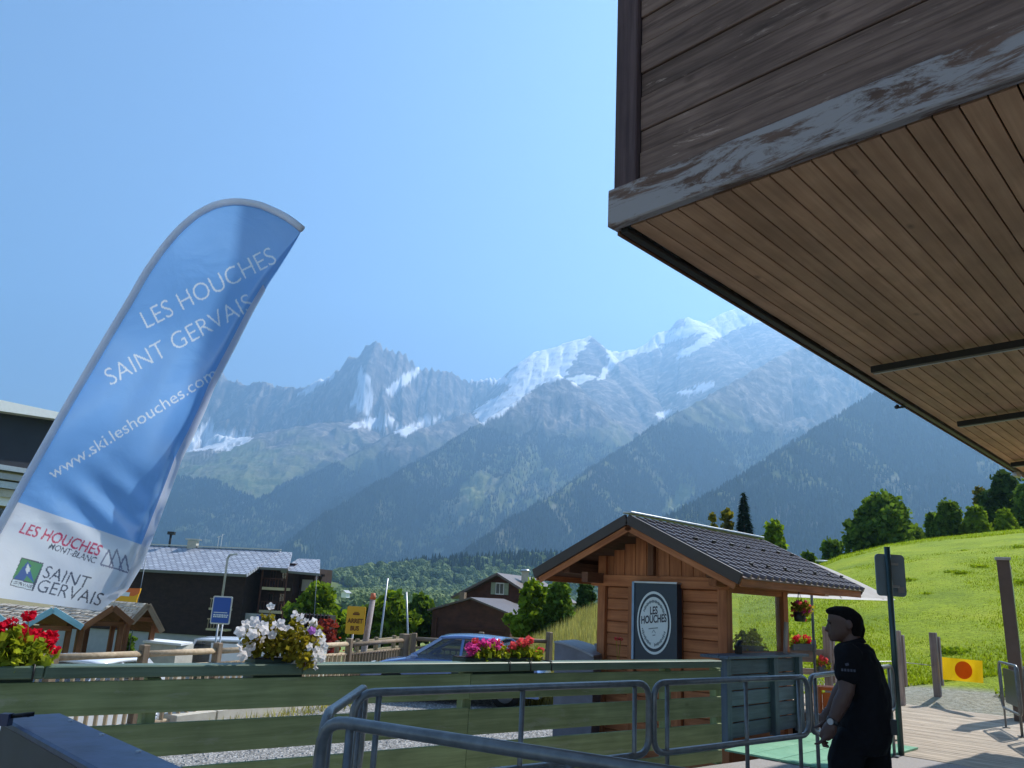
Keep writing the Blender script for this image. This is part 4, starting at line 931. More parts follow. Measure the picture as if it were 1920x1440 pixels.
df = N(nt, 'BsdfDiffuse'); tr = N(nt, 'BsdfTranslucent'); gl = N(nt, 'BsdfGlossy'); gl.inputs['Roughness'].default_value = 0.3; gl.inputs['Color'].default_value = (0.85, 0.9, 1.0, 1)
nt.links.new(c, df.inputs[0]); nt.links.new(c, tr.inputs[0]); m1 = N(nt, 'MixShader'); m1.inputs[0].default_value = 0.58
nt.links.new(df.outputs[0], m1.inputs[1]); nt.links.new(tr.outputs[0], m1.inputs[2])
nz2 = noise(nt, tcn.outputs['Object'], 4, 4, 0.5, 1.0); bpn = N(nt, 'Bump'); bpn.inputs['Strength'].default_value = 0.2; bpn.inputs['Distance'].default_value = 0.03; nt.links.new(nz2, bpn.inputs['Height'])
for nd_ in (df, tr, gl): nt.links.new(bpn.outputs[0], nd_.inputs['Normal'])
m2 = N(nt, 'MixShader'); m2.inputs[0].default_value = 0.1; nt.links.new(m1.outputs[0], m2.inputs[1]); nt.links.new(gl.outputs[0], m2.inputs[2]); nt.links.new(m2.outputs[0], nt.nodes['Material Output'].inputs[0])
nt_, nw_ = 640, 200; LL, RR = resamp(Lc_, nt_), resamp(Rc_, nt_)
ii = np.arange(nt_)[:, None]; ff = np.linspace(0, 1, nw_)[None]
QX = LL[:, :1]*(1-ff)+RR[:, :1]*ff; QY = LL[:, 1:]*(1-ff)+RR[:, 1:]*ff
vr = np.vectorize(ripple); RP = vr(QX, QY)+0.07*smooth(0.86, 1.0, ff)**1.5*np.minimum(1, ii/107)
dirs = np.array(fwd)[None, None]+np.array(rgt)*((QX-960)/FPX)[..., None]-np.array(upv)*((QY-720)/FPX)[..., None]
pts_ = np.array(CAM)+dirs*((BY+RP)/dirs[..., 1])[..., None]
fab = mk_np('fabric', pts_.reshape(-1, 3), grid_faces(nt_, nw_), bm_, ban, True)
iy = np.clip(((QY-CY0)*SS).astype(int), 0, CH*SS-1); ix_ = np.clip(((QX-CX0)*SS).astype(int), 0, CW*SS-1)
cc = np.ones((nt_*nw_, 4), np.float32); cc[:, :3] = canvas[iy, ix_].reshape(-1, 3)
ca = fab.data.color_attributes.new('print', 'FLOAT_COLOR', 'POINT'); ca.data.foreach_set('color', cc.ravel())
nt_ = 150; LL, RR = resamp(Lc_, nt_), resamp(Rc_, nt_)
# pole sleeve and bendy pole
slv = leafmat('sleeve_fabric', S(214, 222, 234), S(230, 236, 244), 0.3, 8, (1, 1, 1, 1))
mtube('pole_sleeve', [BP(*q, 0.01) for q in resamp(Lc_, 60)], 0.02, slv, ban, 8)
mtube('pole', [P(-72, 1112, BY), P(-130, 1210, BY), base, V((base.x-0.15, base.y, 0.0))], 0.012, M_['alu'], ban, 8)
m = MB(); m.box(V((base.x-0.55, base.y, 0.015)), V((base.x+0.25, base.y, 0.015)), 0.5, 0.03); m.build('base_plate', M_['black'], ban)
# pale strip along the free edge, sun shine painted in as white cloth
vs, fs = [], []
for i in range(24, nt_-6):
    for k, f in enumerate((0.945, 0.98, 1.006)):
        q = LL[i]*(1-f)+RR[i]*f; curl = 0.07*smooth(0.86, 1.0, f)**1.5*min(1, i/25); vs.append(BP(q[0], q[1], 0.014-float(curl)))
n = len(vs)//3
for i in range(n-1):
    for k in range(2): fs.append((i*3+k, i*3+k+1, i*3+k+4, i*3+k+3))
mk('edge_shine', vs, fs, leafmat('edge_shine_fabric', S(224, 230, 238), S(240, 242, 246), 0.5, 8, (1, 1, 1, 1)), ban, True)
# ------------------------------------------------------------------ metal housing at the lower left
h0, h1 = gz(132, 1346, 1.05), gz(346, 1441, 1.05); hd_ = (h1-h0); hd_.z = 0; hd_.normalize(); hn = V((hd_.y, -hd_.x, 0)); hn = hn if hn.y < 0 else -hn
hwid = 0.22
ms = thing('metal_housing', 'blue grey metal housing with a sloping flat top at the lower left', 'housing', V((h0.x, h0.y, 0)))
stl = plain('blue_grey_steel', S(74, 82, 108), 0.42, 0.35, 0.3, 9, 0.1)
beam('top_plate', h0+hn*hwid/2-Z*0.012-hd_*0.12, h0+hn*hwid/2+hd_*2.4-Z*0.012, hwid, 0.03, stl, ms, bev=0.008)
for k in range(3): q_ = h0+hn*0.03+hd_*(0.1+0.35*k)+Z*0.004; mtube('bolt', [q_-Z*0.01, q_+Z*0.004], 0.009, M_['alu'], ms, 8)
m = MB(); m.box(h0+hn*(hwid-0.02)+hd_*-0.1-Z*0.2, h0+hn*(hwid-0.02)+hd_*2.4-Z*0.2, 0.03, 0.35); m.build('side_panel', plain('dark_steel', S(62, 64, 74), 0.5, 0.3, 0.15, 5), ms)
m = MB(); m.box(h0+hn*0.1+hd_*0.2-Z*0.03, V((h0.x, h0.y, 0))+hn*0.1+hd_*0.2, 0.1, 0.12, up=hd_); m.build('leg', M_['black'], ms)
c0 = gz(12, 1344, 1.08)
t = thing('clamp', 'small black lever clamp on the end of the metal housing', 'clamp', c0)
mtube('lever', [c0, c0+V((0.09, 0.02, 0.012)), gz(52, 1341, 1.085)], 0.008, M_['black'], t, 8)
m = MB(); m.box(c0-Z*0.03, c0+Z*0.012, 0.035, 0.035); m.build('clamp_body', plain('navy_plastic', S(34, 44, 74), 0.4), t)

# ------------------------------------------------------------------ palisade log fence on the lot edge
pal = thing('log_fence', 'pale log fence with square posts and upright pickets along the gravel lot', 'fence', PAL[1]-Z*1.18)
def post(p, zb, zt, w_, m_, par, d): beam('fence_post', V((p.x, p.y, zb)), V((p.x, p.y, zt)), w_, w_, m_, par, up=d, bev=0.015)
def run(a, b_, par, nseg, zb, zt_, mt_, pk=0.17, pw=0.07):
    a, b_ = V(a), V(b_); za_, zb_ = a.z, b_.z; d = (b_-a); d.z = 0; L = d.length; d.normalize()
    for i in range(nseg):
        p = a+d*(L*i/nseg); q = a+d*(L*(i+1)/nseg); zt = za_+(zb_-za_)*(i+0.5)/nseg
        post(p, zb, zt+0.11, 0.13, M_['logd'], par, d)
        for zz, r in ((zt-0.03, 0.05), (zb+0.09, 0.045)): mtube('rail', [V((p.x, p.y, zz))+d*0.06, V((q.x, q.y, zz))-d*0.06], r, mt_, par, 8)
        mtube('rail', [V((p.x, p.y, zt-0.24))+d*0.06, V((q.x, q.y, zt-0.24))-d*0.06], 0.03, mt_, par, 8)
        k = int(L/nseg/pk)
        for j in range(k):
            c = p+d*(0.12+(L/nseg-0.2)*(j+0.5)/k); beam('picket', V((c.x, c.y, zb+0.02)), V((c.x, c.y, zt-0.22)), pw, 0.025, mt_, par, up=d, bev=0)
run(PAL[0], PAL[1], pal, 1, LZ, 0.48, M_['log']); run(PAL[1], PAL[2], pal, 2, LZ, 0.48, M_['log']); run(PAL[2], PAL[3], pal, 2, LZ, 0.48, M_['log']); run(PAL[3], PAL[4], pal, 1, LZ, 0.48, M_['logd'])
post(PAL[4], LZ, PAL[4].z+0.14, 0.2, M_['logd'], pal, U)
pal2 = thing('log_fence', 'greyer log fence with pickets running behind the blue car', 'fence', pal_r[1]-Z*1.18)
run(PAL[4]+V((0.25, 0, 0)), pal_r[1], pal2, 2, LZ, 0.46, M_['logd']); post(pal_r[1], LZ, pal_r[1].z+0.14, 0.14, M_['logd'], pal2, U)
# far pale fence along the road behind it (short white rails seen beyond)
fa, fb = P(592, 1213, 25), P(770, 1195, 29)
pal3 = thing('plank_fence', 'low pale plank fence behind the yellow sign', 'fence', fa-Z*1)
for i in range(6):
    p = fa.lerp(fb, i/5); post(p, float(zg(650, 24))-0.1, p.z+0.12, 0.12, M_['logd'], pal3, U)
    if i < 5:
        q = fa.lerp(fb, (i+1)/5)
        for dz in (0, -0.3): beam('rail', p+Z*dz, q+Z*dz, 0.04, 0.13, M_['log'], pal3)

# ------------------------------------------------------------------ signs, poles
def panel_round(name, org, ex, ey, w_, h_, r, th, mat, par):
    nrm = V(ex).cross(V(ey)).normalized(); poly = []
    for cx_, cy_, a0 in ((w_/2-r, h_/2-r, 0), (-w_/2+r, h_/2-r, 90), (-w_/2+r, -h_/2+r, 180), (w_/2-r, -h_/2+r, 270)):
        for k in range(5):
            a = R_(a0+k*22.5); poly.append(V(org)+V(ex)*(cx_+r*math.cos(a))+V(ey)*(cy_+r*math.sin(a)))
    m = MB(); m.prism(poly, -nrm*th); return fix_normals(m.build(name, mat, par))
XR = V((1, 0, 0))
# slim pole with the back of a road sign
pb = V((pole_b.x, pole_b.y, 0)); pt = P(1672, 1026, pole_b.y)
sg = thing('sign_pole', 'slim dark green pole carrying the grey back of a square sign', 'sign', pb)
mtube('pole', [pb, V((pb.x, pb.y, pt.z))], 0.036, plain('dark_green_steel', S(58, 78, 80), 0.4, 0.4, 0.1), sg, 10)
sc0 = V((pb.x+0.06, pb.y+0.05, P(1672, 1078, pole_b.y).z)); sx_ = V((0.96, 0.1, 0)).normalized()
panel_round('sign_panel', sc0+V((0, 0.02, 0)), sx_, Z, 0.40, 0.53, 0.05, 0.02, plain('sign_back_grey', S(128, 142, 152), 0.5, 0.2, 0.08), sg)
m = MB(); o_ = sc0+sx_*0.11-Z*0.18+V((0, -0.015, 0)); m.box(o_-sx_*0.045, o_+sx_*0.045, 0.006, 0.07); m.build('sticker', M_['alu'], sg)
for dz in (0.14, -0.14): beam('clip', sc0-sx_*0.08+Z*dz-V((0, 0.03, 0)), sc0+sx_*0.08+Z*dz-V((0, 0.03, 0)), 0.03, 0.03, M_['alu'], sg)
def tilt(px_): return None
# blue sign on twin posts
def roadsign(name, label, px_, py_, w_, h_, Y, face, border, pole_px, zb, cat='sign'):
    c = P(px_, py_, Y); t = thing(name, label, cat, V((c.x, c.y, zb)))
    panel_round('sign_panel', c, XR, Z, w_, h_, 0.04, 0.03, border, t)
    panel_round('sign_face', c-V((0, 0.012, 0)), XR, Z, w_*0.88, h_*0.9, 0.03, 0.008, face, t)
    return t, c
t, c = roadsign('road_sign', 'square blue sign with pale writing lines before the dark chalet', 415, 1144, 0.50, 0.70, 21.5, M_['blue'], M_['alu'], 0, -2.6)
for dx in (-0.05, 0.06): mtube('pole', [V((c.x+dx, c.y+0.05, -2.7)), V((c.x+dx, c.y+0.05, c.z+0.3))], 0.025, M_['alu'], t, 8)
m = MB()
for k, zz in enumerate((-0.06, -0.12, -0.165)):
    x = -0.18
    while x < 0.17:
        wd = random.uniform(0.025, 0.05); hgt = 0.018 if k == 0 else 0.032
        o_ = c+V((x, -0.022, zz)); m.box(o_, o_+V((wd, 0, 0)), 0.003, hgt); x += wd+0.012 if k else wd+0.002
m.build('print_mark', M_['wprint'], t)
t, c = roadsign('bus_sign', 'yellow bus stop panel with dark lettering beside the leaning post', 666.5, 1163, 0.50, 0.72, 22.5, M_['yellow'], M_['yellow'], 0, -2.6)
mtube('pole', [V((c.x-0.05, c.y+0.05, -2.7)), V((c.x-0.05, c.y+0.05, c.z+0.2))], 0.03, M_['alu'], t, 8)
brn = flat('brown_print', S(120, 66, 20), 0.6)
m = MB(); m.box(c+V((-0.08, -0.022, 0.16)), c+V((0.1, -0.022, 0.16)), 0.003, 0.05); m.box(c+V((-0.05, -0.022, 0.205)), c+V((0.07, -0.022, 0.205)), 0.003, 0.02); m.build('print_mark', brn, t)
for s, dz in (('ARRET', -0.07), ('BUS', -0.26)): text_on('lettering', s, brn, t, c+V((0, -0.023, dz)), XR, Z, 0.16, (0, 0, 0), off=0.006, wscale=0.85)
# leaning wooden post with orange tip, two flag poles
def pole_thing(name, label, cat, a, b_, Y, r0_, r1_, mat, group=None):
    p, q = P(*a, Y), P(*b_, Y); p = V((p.x+(p.x-q.x)*0.5*0, p.y, p.z)); dn = (p-q).normalized()
    zb = float(zg(a[0], Y))-0.1; k = (p.z-zb)/max(-dn.z, 0.2); foot = p+dn*k
    t = thing(name, label, cat, foot, 0, group); mtube('shaft', [foot, q], [r0_, r1_], mat, t, 8); return t, q
t, q = pole_thing('wooden_post', 'leaning grey timber post with a worn orange tip by the yellow panel', 'post', (685, 1205), (699, 1124), 23, 0.11, 0.075, M_['greypost'])
mtube('post_tip', [q, P(700, 1112, 23)], [0.082, 0.06], plain('orange_paint', S(200, 104, 70), 0.6), t, 8)
pole_thing('flagpole', 'taller bare grey flagpole rising beside the leaning timber post', 'flagpole', (713, 1200), (727, 1084), 30, 0.045, 0.03, M_['alu'], 'bare flagpoles')
pole_thing('flagpole', 'shorter bare grey flagpole standing next to the taller one', 'flagpole', (765, 1195), (762, 1110), 30, 0.04, 0.028, M_['alu'], 'bare flagpoles')
pole_thing('mast', 'thin distant mast in front of the round bright tree', 'mast', (588, 1170), (594, 1078), 45, 0.02, 0.012, M_['galvd'])
# street lamp
lp, lq = P(415, 1118, 44), P(427, 1046, 44)
t = thing('street_lamp', 'grey street lamp with a short curved arm in front of the dark chalet', 'street lamp', V((lq.x, lq.y, float(zg(415, 44)))))
mtube('lamp_post', fillet([V((lq.x, lq.y, float(zg(415, 44)))), V((lq.x, lq.y, lq.z)), V((lq.x+0.1, lq.y, lq.z+0.16)), V((lq.x+0.25, lq.y, lq.z+0.18))], 0.2), 0.06, M_['alu'], t, 8)
m = MB(); m.box(V((lq.x+0.12, lq.y, lq.z+0.18)), V((lq.x+0.5, lq.y, lq.z+0.22)), 0.16, 0.09); m.build('lamp_head', M_['alu'], t)
# orange and yellow shop sign behind the banner
c = P(236, 1117, 34); t = thing('shop_sign', 'tilted orange and yellow board above the market stall roofs', 'sign', c)
m = MB(); m.prism([c+V((-0.75, 0, -0.25)), c+V((0.44, 0, -0.34)), c+V((0.54, 0, 0.32)), c+V((-0.6, 0, 0.28))], V((0, 0.12, 0))); fix_normals(m.build('sign_board', M_['yellow'], t))
m = MB(); m.prism([c+V((-0.64, -0.015, 0.06)), c+V((0.32, -0.015, 0.0)), c+V((0.54, -0.015, 0.12)), c+V((0.54, -0.015, 0.32)), c+V((-0.6, -0.015, 0.28))], V((0, 0.01, 0))); fix_normals(m.build('sign_print', M_['orange'], t))
m = MB(); m.prism([c+V((-0.6, -0.03, 0.0)), c+V((0.14, -0.03, -0.02)), c+V((0.16, -0.03, 0.14)), c+V((-0.58, -0.03, 0.16))], V((0, 0.01, 0))); fix_normals(m.build('sign_print', M_['wprint'], t))
mtube('post', [c+V((0.45, 0.1, -2.2)), c+V((0.52, 0.1, 1.5))], 0.018, M_['galvd'], t, 6)

# posts and rails at the far edge of the deck
def deckpost(label, a, b_, Y, w_=0.13, extra=True):
    p, q = P(*a, Y), P(*b_, Y); t = thing('deck_post', label, 'post', p, 0, 'square grey timber posts at the deck edge')
    beam('post_shaft', V((p.x, p.y, 0)), V((p.x, p.y, q.z)), w_, w_*0.8, M_['greypost'], t, up=U, bev=0.008)
    if extra: beam('back_brace', V((p.x+0.13, p.y+0.05, 0.35)), V((p.x+0.13, p.y+0.05, q.z-0.08)), 0.05, 0.1, M_['greypost'], t, up=U, bev=0.006)
    return t, q
dY = gz(1760, 1321, 0).y
t, q = deckpost('grey timber post holding the yellow flag with an orange disc', (1760, 1321), (1749, 1186), dY)
t2, q2 = deckpost('grey timber post half hidden by the slim sign pole', (1690, 1310), (1677, 1182), 16.3)
t3, q3 = deckpost('grey timber post seen between the hanging basket and the man', (1556, 1310), (1546, 1175), 16.0)
p3 = V((q3.x, q3.y, 0))
rf_ = thing('deck_rail', 'grey plank railing with flowers on it behind the kiosk', 'railing', P(1490, 1290, 16.2))
for py_, h in ((1229, 0.3), (1259, 0.14)):
    a, b_ = P(1478, py_-2, 16.2), P(1562, py_+2, 16.0); beam('rail_board', a, b_, 0.05, h*0.8, M_['greypost'], rf_)
post(P(1478, 1240, 16.2), 0, P(1478, 1212, 16.2).z, 0.11, M_['greypost'], rf_, U)
# wire between posts
wr = thing('wire', 'thin sagging wire strung between the far deck posts', 'wire', P(1640, 1250, 16))
mtube('strand', [P(1560, 1236, 16.1), P(1620, 1241, 16.2), P(1677, 1240, 16.3), P(1750, 1248, dY)], 0.008, M_['alu'], wr, 5)
# yellow flag with an orange disc
fl = thing('warning_flag', 'yellow cloth with an orange disc tied between post and barrier', 'flag', P(1805, 1280, dY-0.6))
ca_ = [(1766, 1232), (1842, 1239), (1844, 1281), (1768, 1274)]
vs, fs = [], []
def FPt(u_, v_, o=0.0):
    x = (ca_[0][0]*(1-u_)+ca_[1][0]*u_)*(1-v_)+(ca_[3][0]*(1-u_)+ca_[2][0]*u_)*v_; y = (ca_[0][1]*(1-u_)+ca_[1][1]*u_)*(1-v_)+(ca_[3][1]*(1-u_)+ca_[2][1]*u_)*v_
    return P(x, y, dY-0.1-1.3*u_+0.035*math.sin(u_*9+v_*2)-o)
for i in range(17):
    for j in range(9): vs.append(FPt(i/16, j/8))
for i in range(16):
    for j in range(8): fs.append((i*9+j, (i+1)*9+j, (i+1)*9+j+1, i*9+j+1))
mk('cloth', vs, fs, leafmat('yellow_cloth', S(236, 186, 20), S(248, 200, 40), 0.4, 4, (1, 1, 0.8, 1)), fl, True)
dc = [FPt(0.52, 0.5, 0.02)]
for rr_ in (0.25, 0.5, 0.75, 1.0): dc += [FPt(0.52+0.215*rr_*math.cos(2*math.pi*k/28), 0.5+0.40*rr_*math.sin(2*math.pi*k/28), 0.02) for k in range(28)]
df_ = [(0, 1+k, 1+(k+1) % 28) for k in range(28)]+[(1+i*28+k, 29+i*28+k, 29+i*28+(k+1) % 28, 1+i*28+(k+1) % 28) for i in range(3) for k in range(28)]
mk('disc', dc, df_, leafmat('orange_cloth', S(214, 96, 24), S(224, 108, 30), 0.3, 4, (1, 1, 1, 1)), fl, True)
# information totem
tb = P(1908, 1290, 14.6); tb.z = 0; tt_ = P(1880, 1050, 14.6); tt2 = P(1905, 1050, 15.5)
to = thing('info_totem', 'tall brown metal information totem with a printed side panel', 'totem', tb)
dx = (tt_-tb)*1.0; dd = V((0.55, 0.83, 0)).normalized(); ww = V((0.83, -0.4, 0)).normalized()
br = plain('brown_totem_metal', S(96, 84, 80), 0.5, 0.2, 0.1)
def TPt(a, b_, h): return tb+dx*h+ww*a+dd*b_
m = MB(); m.add([TPt(-0.1, 0, 0), TPt(0.1, 0, 0), TPt(0.1, 0.75, 0), TPt(-0.1, 0.75, 0), TPt(-0.1, 0, 1), TPt(0.1, 0, 1), TPt(0.1, 0.75, 0.965), TPt(-0.1, 0.75, 0.965)], [(0, 3, 2, 1), (4, 5, 6, 7), (0, 1, 5, 4), (1, 2, 6, 5), (2, 3, 7, 6), (3, 0, 4, 7)]); m.build('totem_body', br, to)
beam('totem_cap', TPt(-0.12, -0.01, 1.008), TPt(0.12, -0.01, 1.008), 0.16, 0.05, M_['alu'], to)
pm, nt, b = nmat('printed_map'); tc = N(nt, 'TexCoord'); n_ = noise(nt, tc.outputs['Object'], 2.2, 5); c = ramp(nt, n_, [(0.3, S(60, 92, 70)), (0.45, S(110, 130, 90)), (0.55, S(120, 150, 170)), (0.7, S(70, 100, 140))]).outputs[0]; nt.links.new(c, b.inputs['Base Color']); b.inputs['Roughness'].default_value = 0.2
m = MB(); m.add([TPt(0.106, 0.08, 0.42), TPt(0.106, 0.68, 0.42), TPt(0.106, 0.68, 0.93), TPt(0.106, 0.08, 0.95)], [(0, 1, 2, 3)]); m.build('printed_panel', pm, to)
# orange bench-like crate and low grey plank on the deck
oc = P(1552, 1323, 13.9); oc.z = 0.0
t = thing('orange_crate', 'small orange painted stand with an open front on the deck behind the man', 'crate', oc)
om = plain('orange_board', S(206, 110, 44), 0.6)
for s in (-0.16, 0.30): beam('side_board', oc+V((s, 0, 0)), oc+V((s, 0, 0.42)), 0.3, 0.04, om, t, up=XR)
beam('top_board', oc+V((-0.19, 0, 0.44)), oc+V((0.34, 0, 0.44)), 0.34, 0.05, om, t)
beam('front_board', oc+V((-0.14, -0.16, 0.2)), oc+V((0.04, -0.16, 0.2)), 0.02, 0.36, om, t)
gp_ = P(1545, 1342, 12.9); gp_.z = 0.03
t = thing('floor_plank', 'low grey timber sleeper lying on the deck before the orange stand', 'plank', gp_); beam('sleeper', gp_-U*0.1-W*0.7+Z*0.06, gp_-U*0.1+W*0.3+Z*0.06, 0.14, 0.12, M_['greypost'], t)
# parasol
pp = P(1530, 1300, 14.9); pp.z = 0
um = thing('parasol', 'white parasol on a grey pole behind the kiosk roof', 'parasol', pp)
er = P(1530, 1119, 14.9).z; topz = er+0.62
mtube('pole', [pp, V((pp.x, pp.y, topz))], 0.025, M_['galvd'], um, 8)
mtube('pole_joint', [V((pp.x, pp.y, 0.95)), V((pp.x, pp.y, 1.15))], 0.042, M_['galvd'], um, 8)
rad = abs(P(1672, 1128, 14.9).x-pp.x)
vs, fs = [V((pp.x, pp.y, topz))], []
for r_i in range(1, 7):
    for k in range(48):
        a = 2*math.pi*k/48+0.02; sec = (k % 6)/6; f = r_i/6; cor = math.cos(math.pi/8)/math.cos(((k % 6)/6-0.5)*math.pi/4*1.0)
        rr_ = rad*f*(cor if f > 0 else 1); z_ = topz-(topz-er)*(f**1.15)-0.03*math.sin(math.pi*f)*(1-abs(sec-0.5)*2)
        vs.append(V((pp.x+math.cos(a)*rr_, pp.y+math.sin(a)*rr_, z_)))
for k in range(48): fs.append((0, 1+k, 1+(k+1) % 48))
for r_i in range(5):
    for k in range(48): fs.append((1+r_i*48+k, 1+(r_i+1)*48+k, 1+(r_i+1)*48+(k+1) % 48, 1+r_i*48+(k+1) % 48))
mk('canopy', vs, fs, leafmat('parasol_cloth', S(222, 216, 210), S(234, 230, 226), 0.45, 2, (1, 1, 1, 1)), um, True)
for k in range(8): a = 2*math.pi*k/8; mtube('rib', [V((pp.x, pp.y, topz-0.05)), V((pp.x+math.cos(a)*rad*0.9, pp.y+math.sin(a)*rad*0.9, er+0.02))], 0.009, M_['alu'], um, 5)
# grey bins beside the kiosk
def binthing(label, px0, px1, py_top, Y, hollow, mt_):
    a, b_ = P(px0, py_top, Y), P(px1, py_top, Y-0.25); zt = a.z; d = (b_-a); d.z = 0; L = d.length; d.normalize(); n = V((-d.y, d.x, 0)); n = n if n.y > 0 else -n
    t = thing('waste_container', label, 'waste container', V((a.x, a.y, LZ)), 0, 'grey waste containers beside the kiosk')
    def prof(s, hgt): return hgt
    poly = []
    for k in range(11):
        s = k/10; zz = zt-0.16*(s**1.6) if hollow == 0 else zt-0.03-0.14*(abs(s-0.25)**1.3)
        poly.append(V((a.x, a.y, 0))+d*(L*s)+Z*zz)
    low = V((a.x, a.y, LZ+0.14))
    m = MB(); m.prism([low+d*(L*0.97)]+[low+d*(L*0.03)]+poly, n*0.85); fix_normals(m.build('container_body', mt_, t))
    m = MB()
    for k in range(10): m.box(poly[k]+n*0.42+Z*0.012, poly[k+1]+n*0.42+Z*0.012, 0.92, 0.025)
    m.build('lid', plain('lid_grey', S(150, 152, 158), 0.5), t)
    for s in (0.14, 0.86):
        for w_ in (0.12, 0.72):
            c = low+d*(L*s)+n*w_-Z*0.07; mtube('wheel', [c-n*0.03, c+n*0.03], 0.07, M_['rubber'], t, 10)
    beam('handle', low+d*(L*0.3)-n*0.05+Z*0.9, low+d*(L*0.7)-n*0.05+Z*0.9, 0.03, 0.03, M_['black'], t)
    for s in (0.3, 0.7): beam('bracket', low+d*(L*s)-n*0.05+Z*0.9, low+d*(L*s)+n*0.01+Z*0.9, 0.03, 0.03, M_['black'], t)
binthing('darker grey container with a dipping lid between the pink flowers and the pale one', 1040, 1114, 1205, 12.6, 0, plain('bin_grey', S(112, 114, 126), 0.5))
binthing('paler grey container with a domed lid touching the kiosk corner', 1116, 1176, 1203, 12.9, 1, plain('bin_pale', S(176, 176, 178), 0.55))
# ------------------------------------------------------------------ trees
def leaf_quads(centers, radii, n, size, rg, flatness=0.0, inner=0.35):
    """n leaf clumps spread through the blobs: two crossed triangles-quads each, random turn"""
    centers = np.array(centers, float); radii = np.array(radii, float)
    if radii.ndim == 1: radii = np.repeat(radii[:, None], 3, 1)
    vol = radii.prod(1)**(2/3); idx = rg.choice(len(centers), n, p=vol/vol.sum())
    d = rg.normal(size=(n, 3)); d /= np.linalg.norm(d, axis=1)[:, None]; r = inner+(1-inner)*rg.random(n)**0.45; r = np.where(rg.random(n) < 0.14, 1.0+0.3*rg.random(n), r)
    c = centers[idx]+d*radii[idx]*r[:, None]
    a = rg.normal(size=(n, 3)); a = a*0.8+d*0.2; a /= np.linalg.norm(a, axis=1)[:, None]
    t = np.cross(a, rg.normal(size=(n, 3))); t /= np.linalg.norm(t, axis=1)[:, None]; b = np.cross(a, t)
    s = size*(0.6+0.8*rg.random(n))[:, None]
    v = np.stack([c-t*s*0.5-b*s*0.35, c+t*s*0.2-b*s*0.5, c+t*s*0.6+b*s*0.15, c-t*s*0.1+b*s*0.5], 1).reshape(-1, 3)
    return v, np.arange(n*4).reshape(-1, 4)
def broad_tree(label, px_, pyt, wpx, Y, mat, n=2600, base=None, name='tree', cat='tree', group=None, trunk=True, seed=0, leaf=0.30, squash=0.85, nb=24):
    rg = np.random.default_rng(100+seed); rn = random.Random(seed)
    top = P(px_, pyt, Y); m_per = Y*math.cos(TH)/FPX*1.03; R = wpx*m_per/2*1.12
    zb = float(zg(px_, Y)) if base is None else base
    c = V((top.x, top.y, 0)); H = top.z-zb
    t = thing(name, label, cat, V((c.x, c.y, zb)), 0, group)
    cz0 = zb+H*(0.22 if trunk else 0.05); blobs, rad = [], []
    for i in range(nb):
        f = (i+0.5)/nb; zz = cz0+(top.z-cz0)*f*0.86; w_ = R*(math.sin(math.pi*(0.18+0.72*f))**0.8)
        a = i*2.4+rn.random(); w_ *= rn.uniform(0.55, 1.08); rr = R*rn.uniform(0.17, 0.40)
        blobs.append((c.x+math.cos(a)*(w_-rr)*0.95, c.y+math.sin(a)*(w_-rr)*0.95, zz)); rad.append((rr, rr, rr*squash))
    blobs.append((c.x, c.y, top.z-R*0.3)); rad.append((R*0.36, R*0.36, R*0.34)); blobs.append((c.x, c.y, (cz0+top.z)/2)); rad.append((R*0.5, R*0.5, (top.z-cz0)*0.32))
    v, f = leaf_quads(blobs, rad, n, leaf, rg); mk_np('crown', v, f, mat, t)
    m = MB(); r0_ = max(0.06, R*0.07)
    m.tube([V((c.x, c.y, zb-0.1)), V((c.x+0.05, c.y, zb+H*0.4)), V((c.x, c.y, zb+H*0.75))], [r0_, r0_*0.7, r0_*0.25], 7)
    for i in range(5):
        b_ = blobs[i*3+1]; m.tube([V((c.x, c.y, zb+H*(0.25+0.08*i))), V(b_)], [r0_*0.4, r0_*0.12], 5)
    m.build('trunk', M_['bark'], t, True); return t
def conifer(label, px_, pyt, wpx, Y, base, seed=0, n=3200, mat='needle', group=None):
    rg = np.random.default_rng(300+seed); top = P(px_, pyt, Y); R = wpx*Y*math.cos(TH)/FPX/2*1.03; c = V((top.x, top.y, 0)); H = top.z-base
    t = thing('conifer', label, 'tree', V((c.x, c.y, base)), 0, group)
    f = rg.random(n)**0.6; ang = rg.random(n)*6.283; tier = 0.78+0.3*np.abs(np.sin(f*34+np.sin(ang*3)))
    r = R*f*tier*(0.35+0.65*rg.random(n)**0.4)
    c_ = np.stack([c.x+np.cos(ang)*r, c.y+np.sin(ang)*r, top.z-f*H*0.93-r*0.25], -1)
    out = np.stack([np.cos(ang), np.sin(ang), -0.45+0*ang], -1); side = np.stack([-np.sin(ang), np.cos(ang), 0*ang], -1); s = (0.25+0.3*rg.random(n))[:, None]*R*0.42
    v = np.stack([c_-side*s*0.5, c_+out*s*0.3-side*s*0.1, c_+out*s*1.1, c_+side*s*0.5], 1).reshape(-1, 3)
    mk_np('crown', v, np.arange(n*4).reshape(-1, 4), M_[mat], t)
    mtube('trunk', [V((c.x, c.y, base-0.1)), V((c.x, c.y, top.z-0.2))], [max(0.08, H*0.02), 0.02], M_['bark'], t, 7); return t
def hb(px_, Y): return float(hill_z(np.array(float(px_)), np.array(float(Y))))
broad_tree('large round bright green tree behind the white petunias', 601, 1098, 118, 58, M_['leafA'], 5200, seed=1, leaf=0.42)
broad_tree('dark bushy tree left of the large round bright one', 556, 1142, 60, 56, M_['leafC'], 2200, seed=2, leaf=0.36)
broad_tree('green tree behind the taller flagpole', 738, 1113, 92, 60, M_['leafA'], 4200, seed=3, leaf=0.42)
broad_tree('darker tree in the gap between the yellow panel and the leaning post', 690, 1138, 70, 60, M_['leafB'], 2600, seed=4, leaf=0.4)
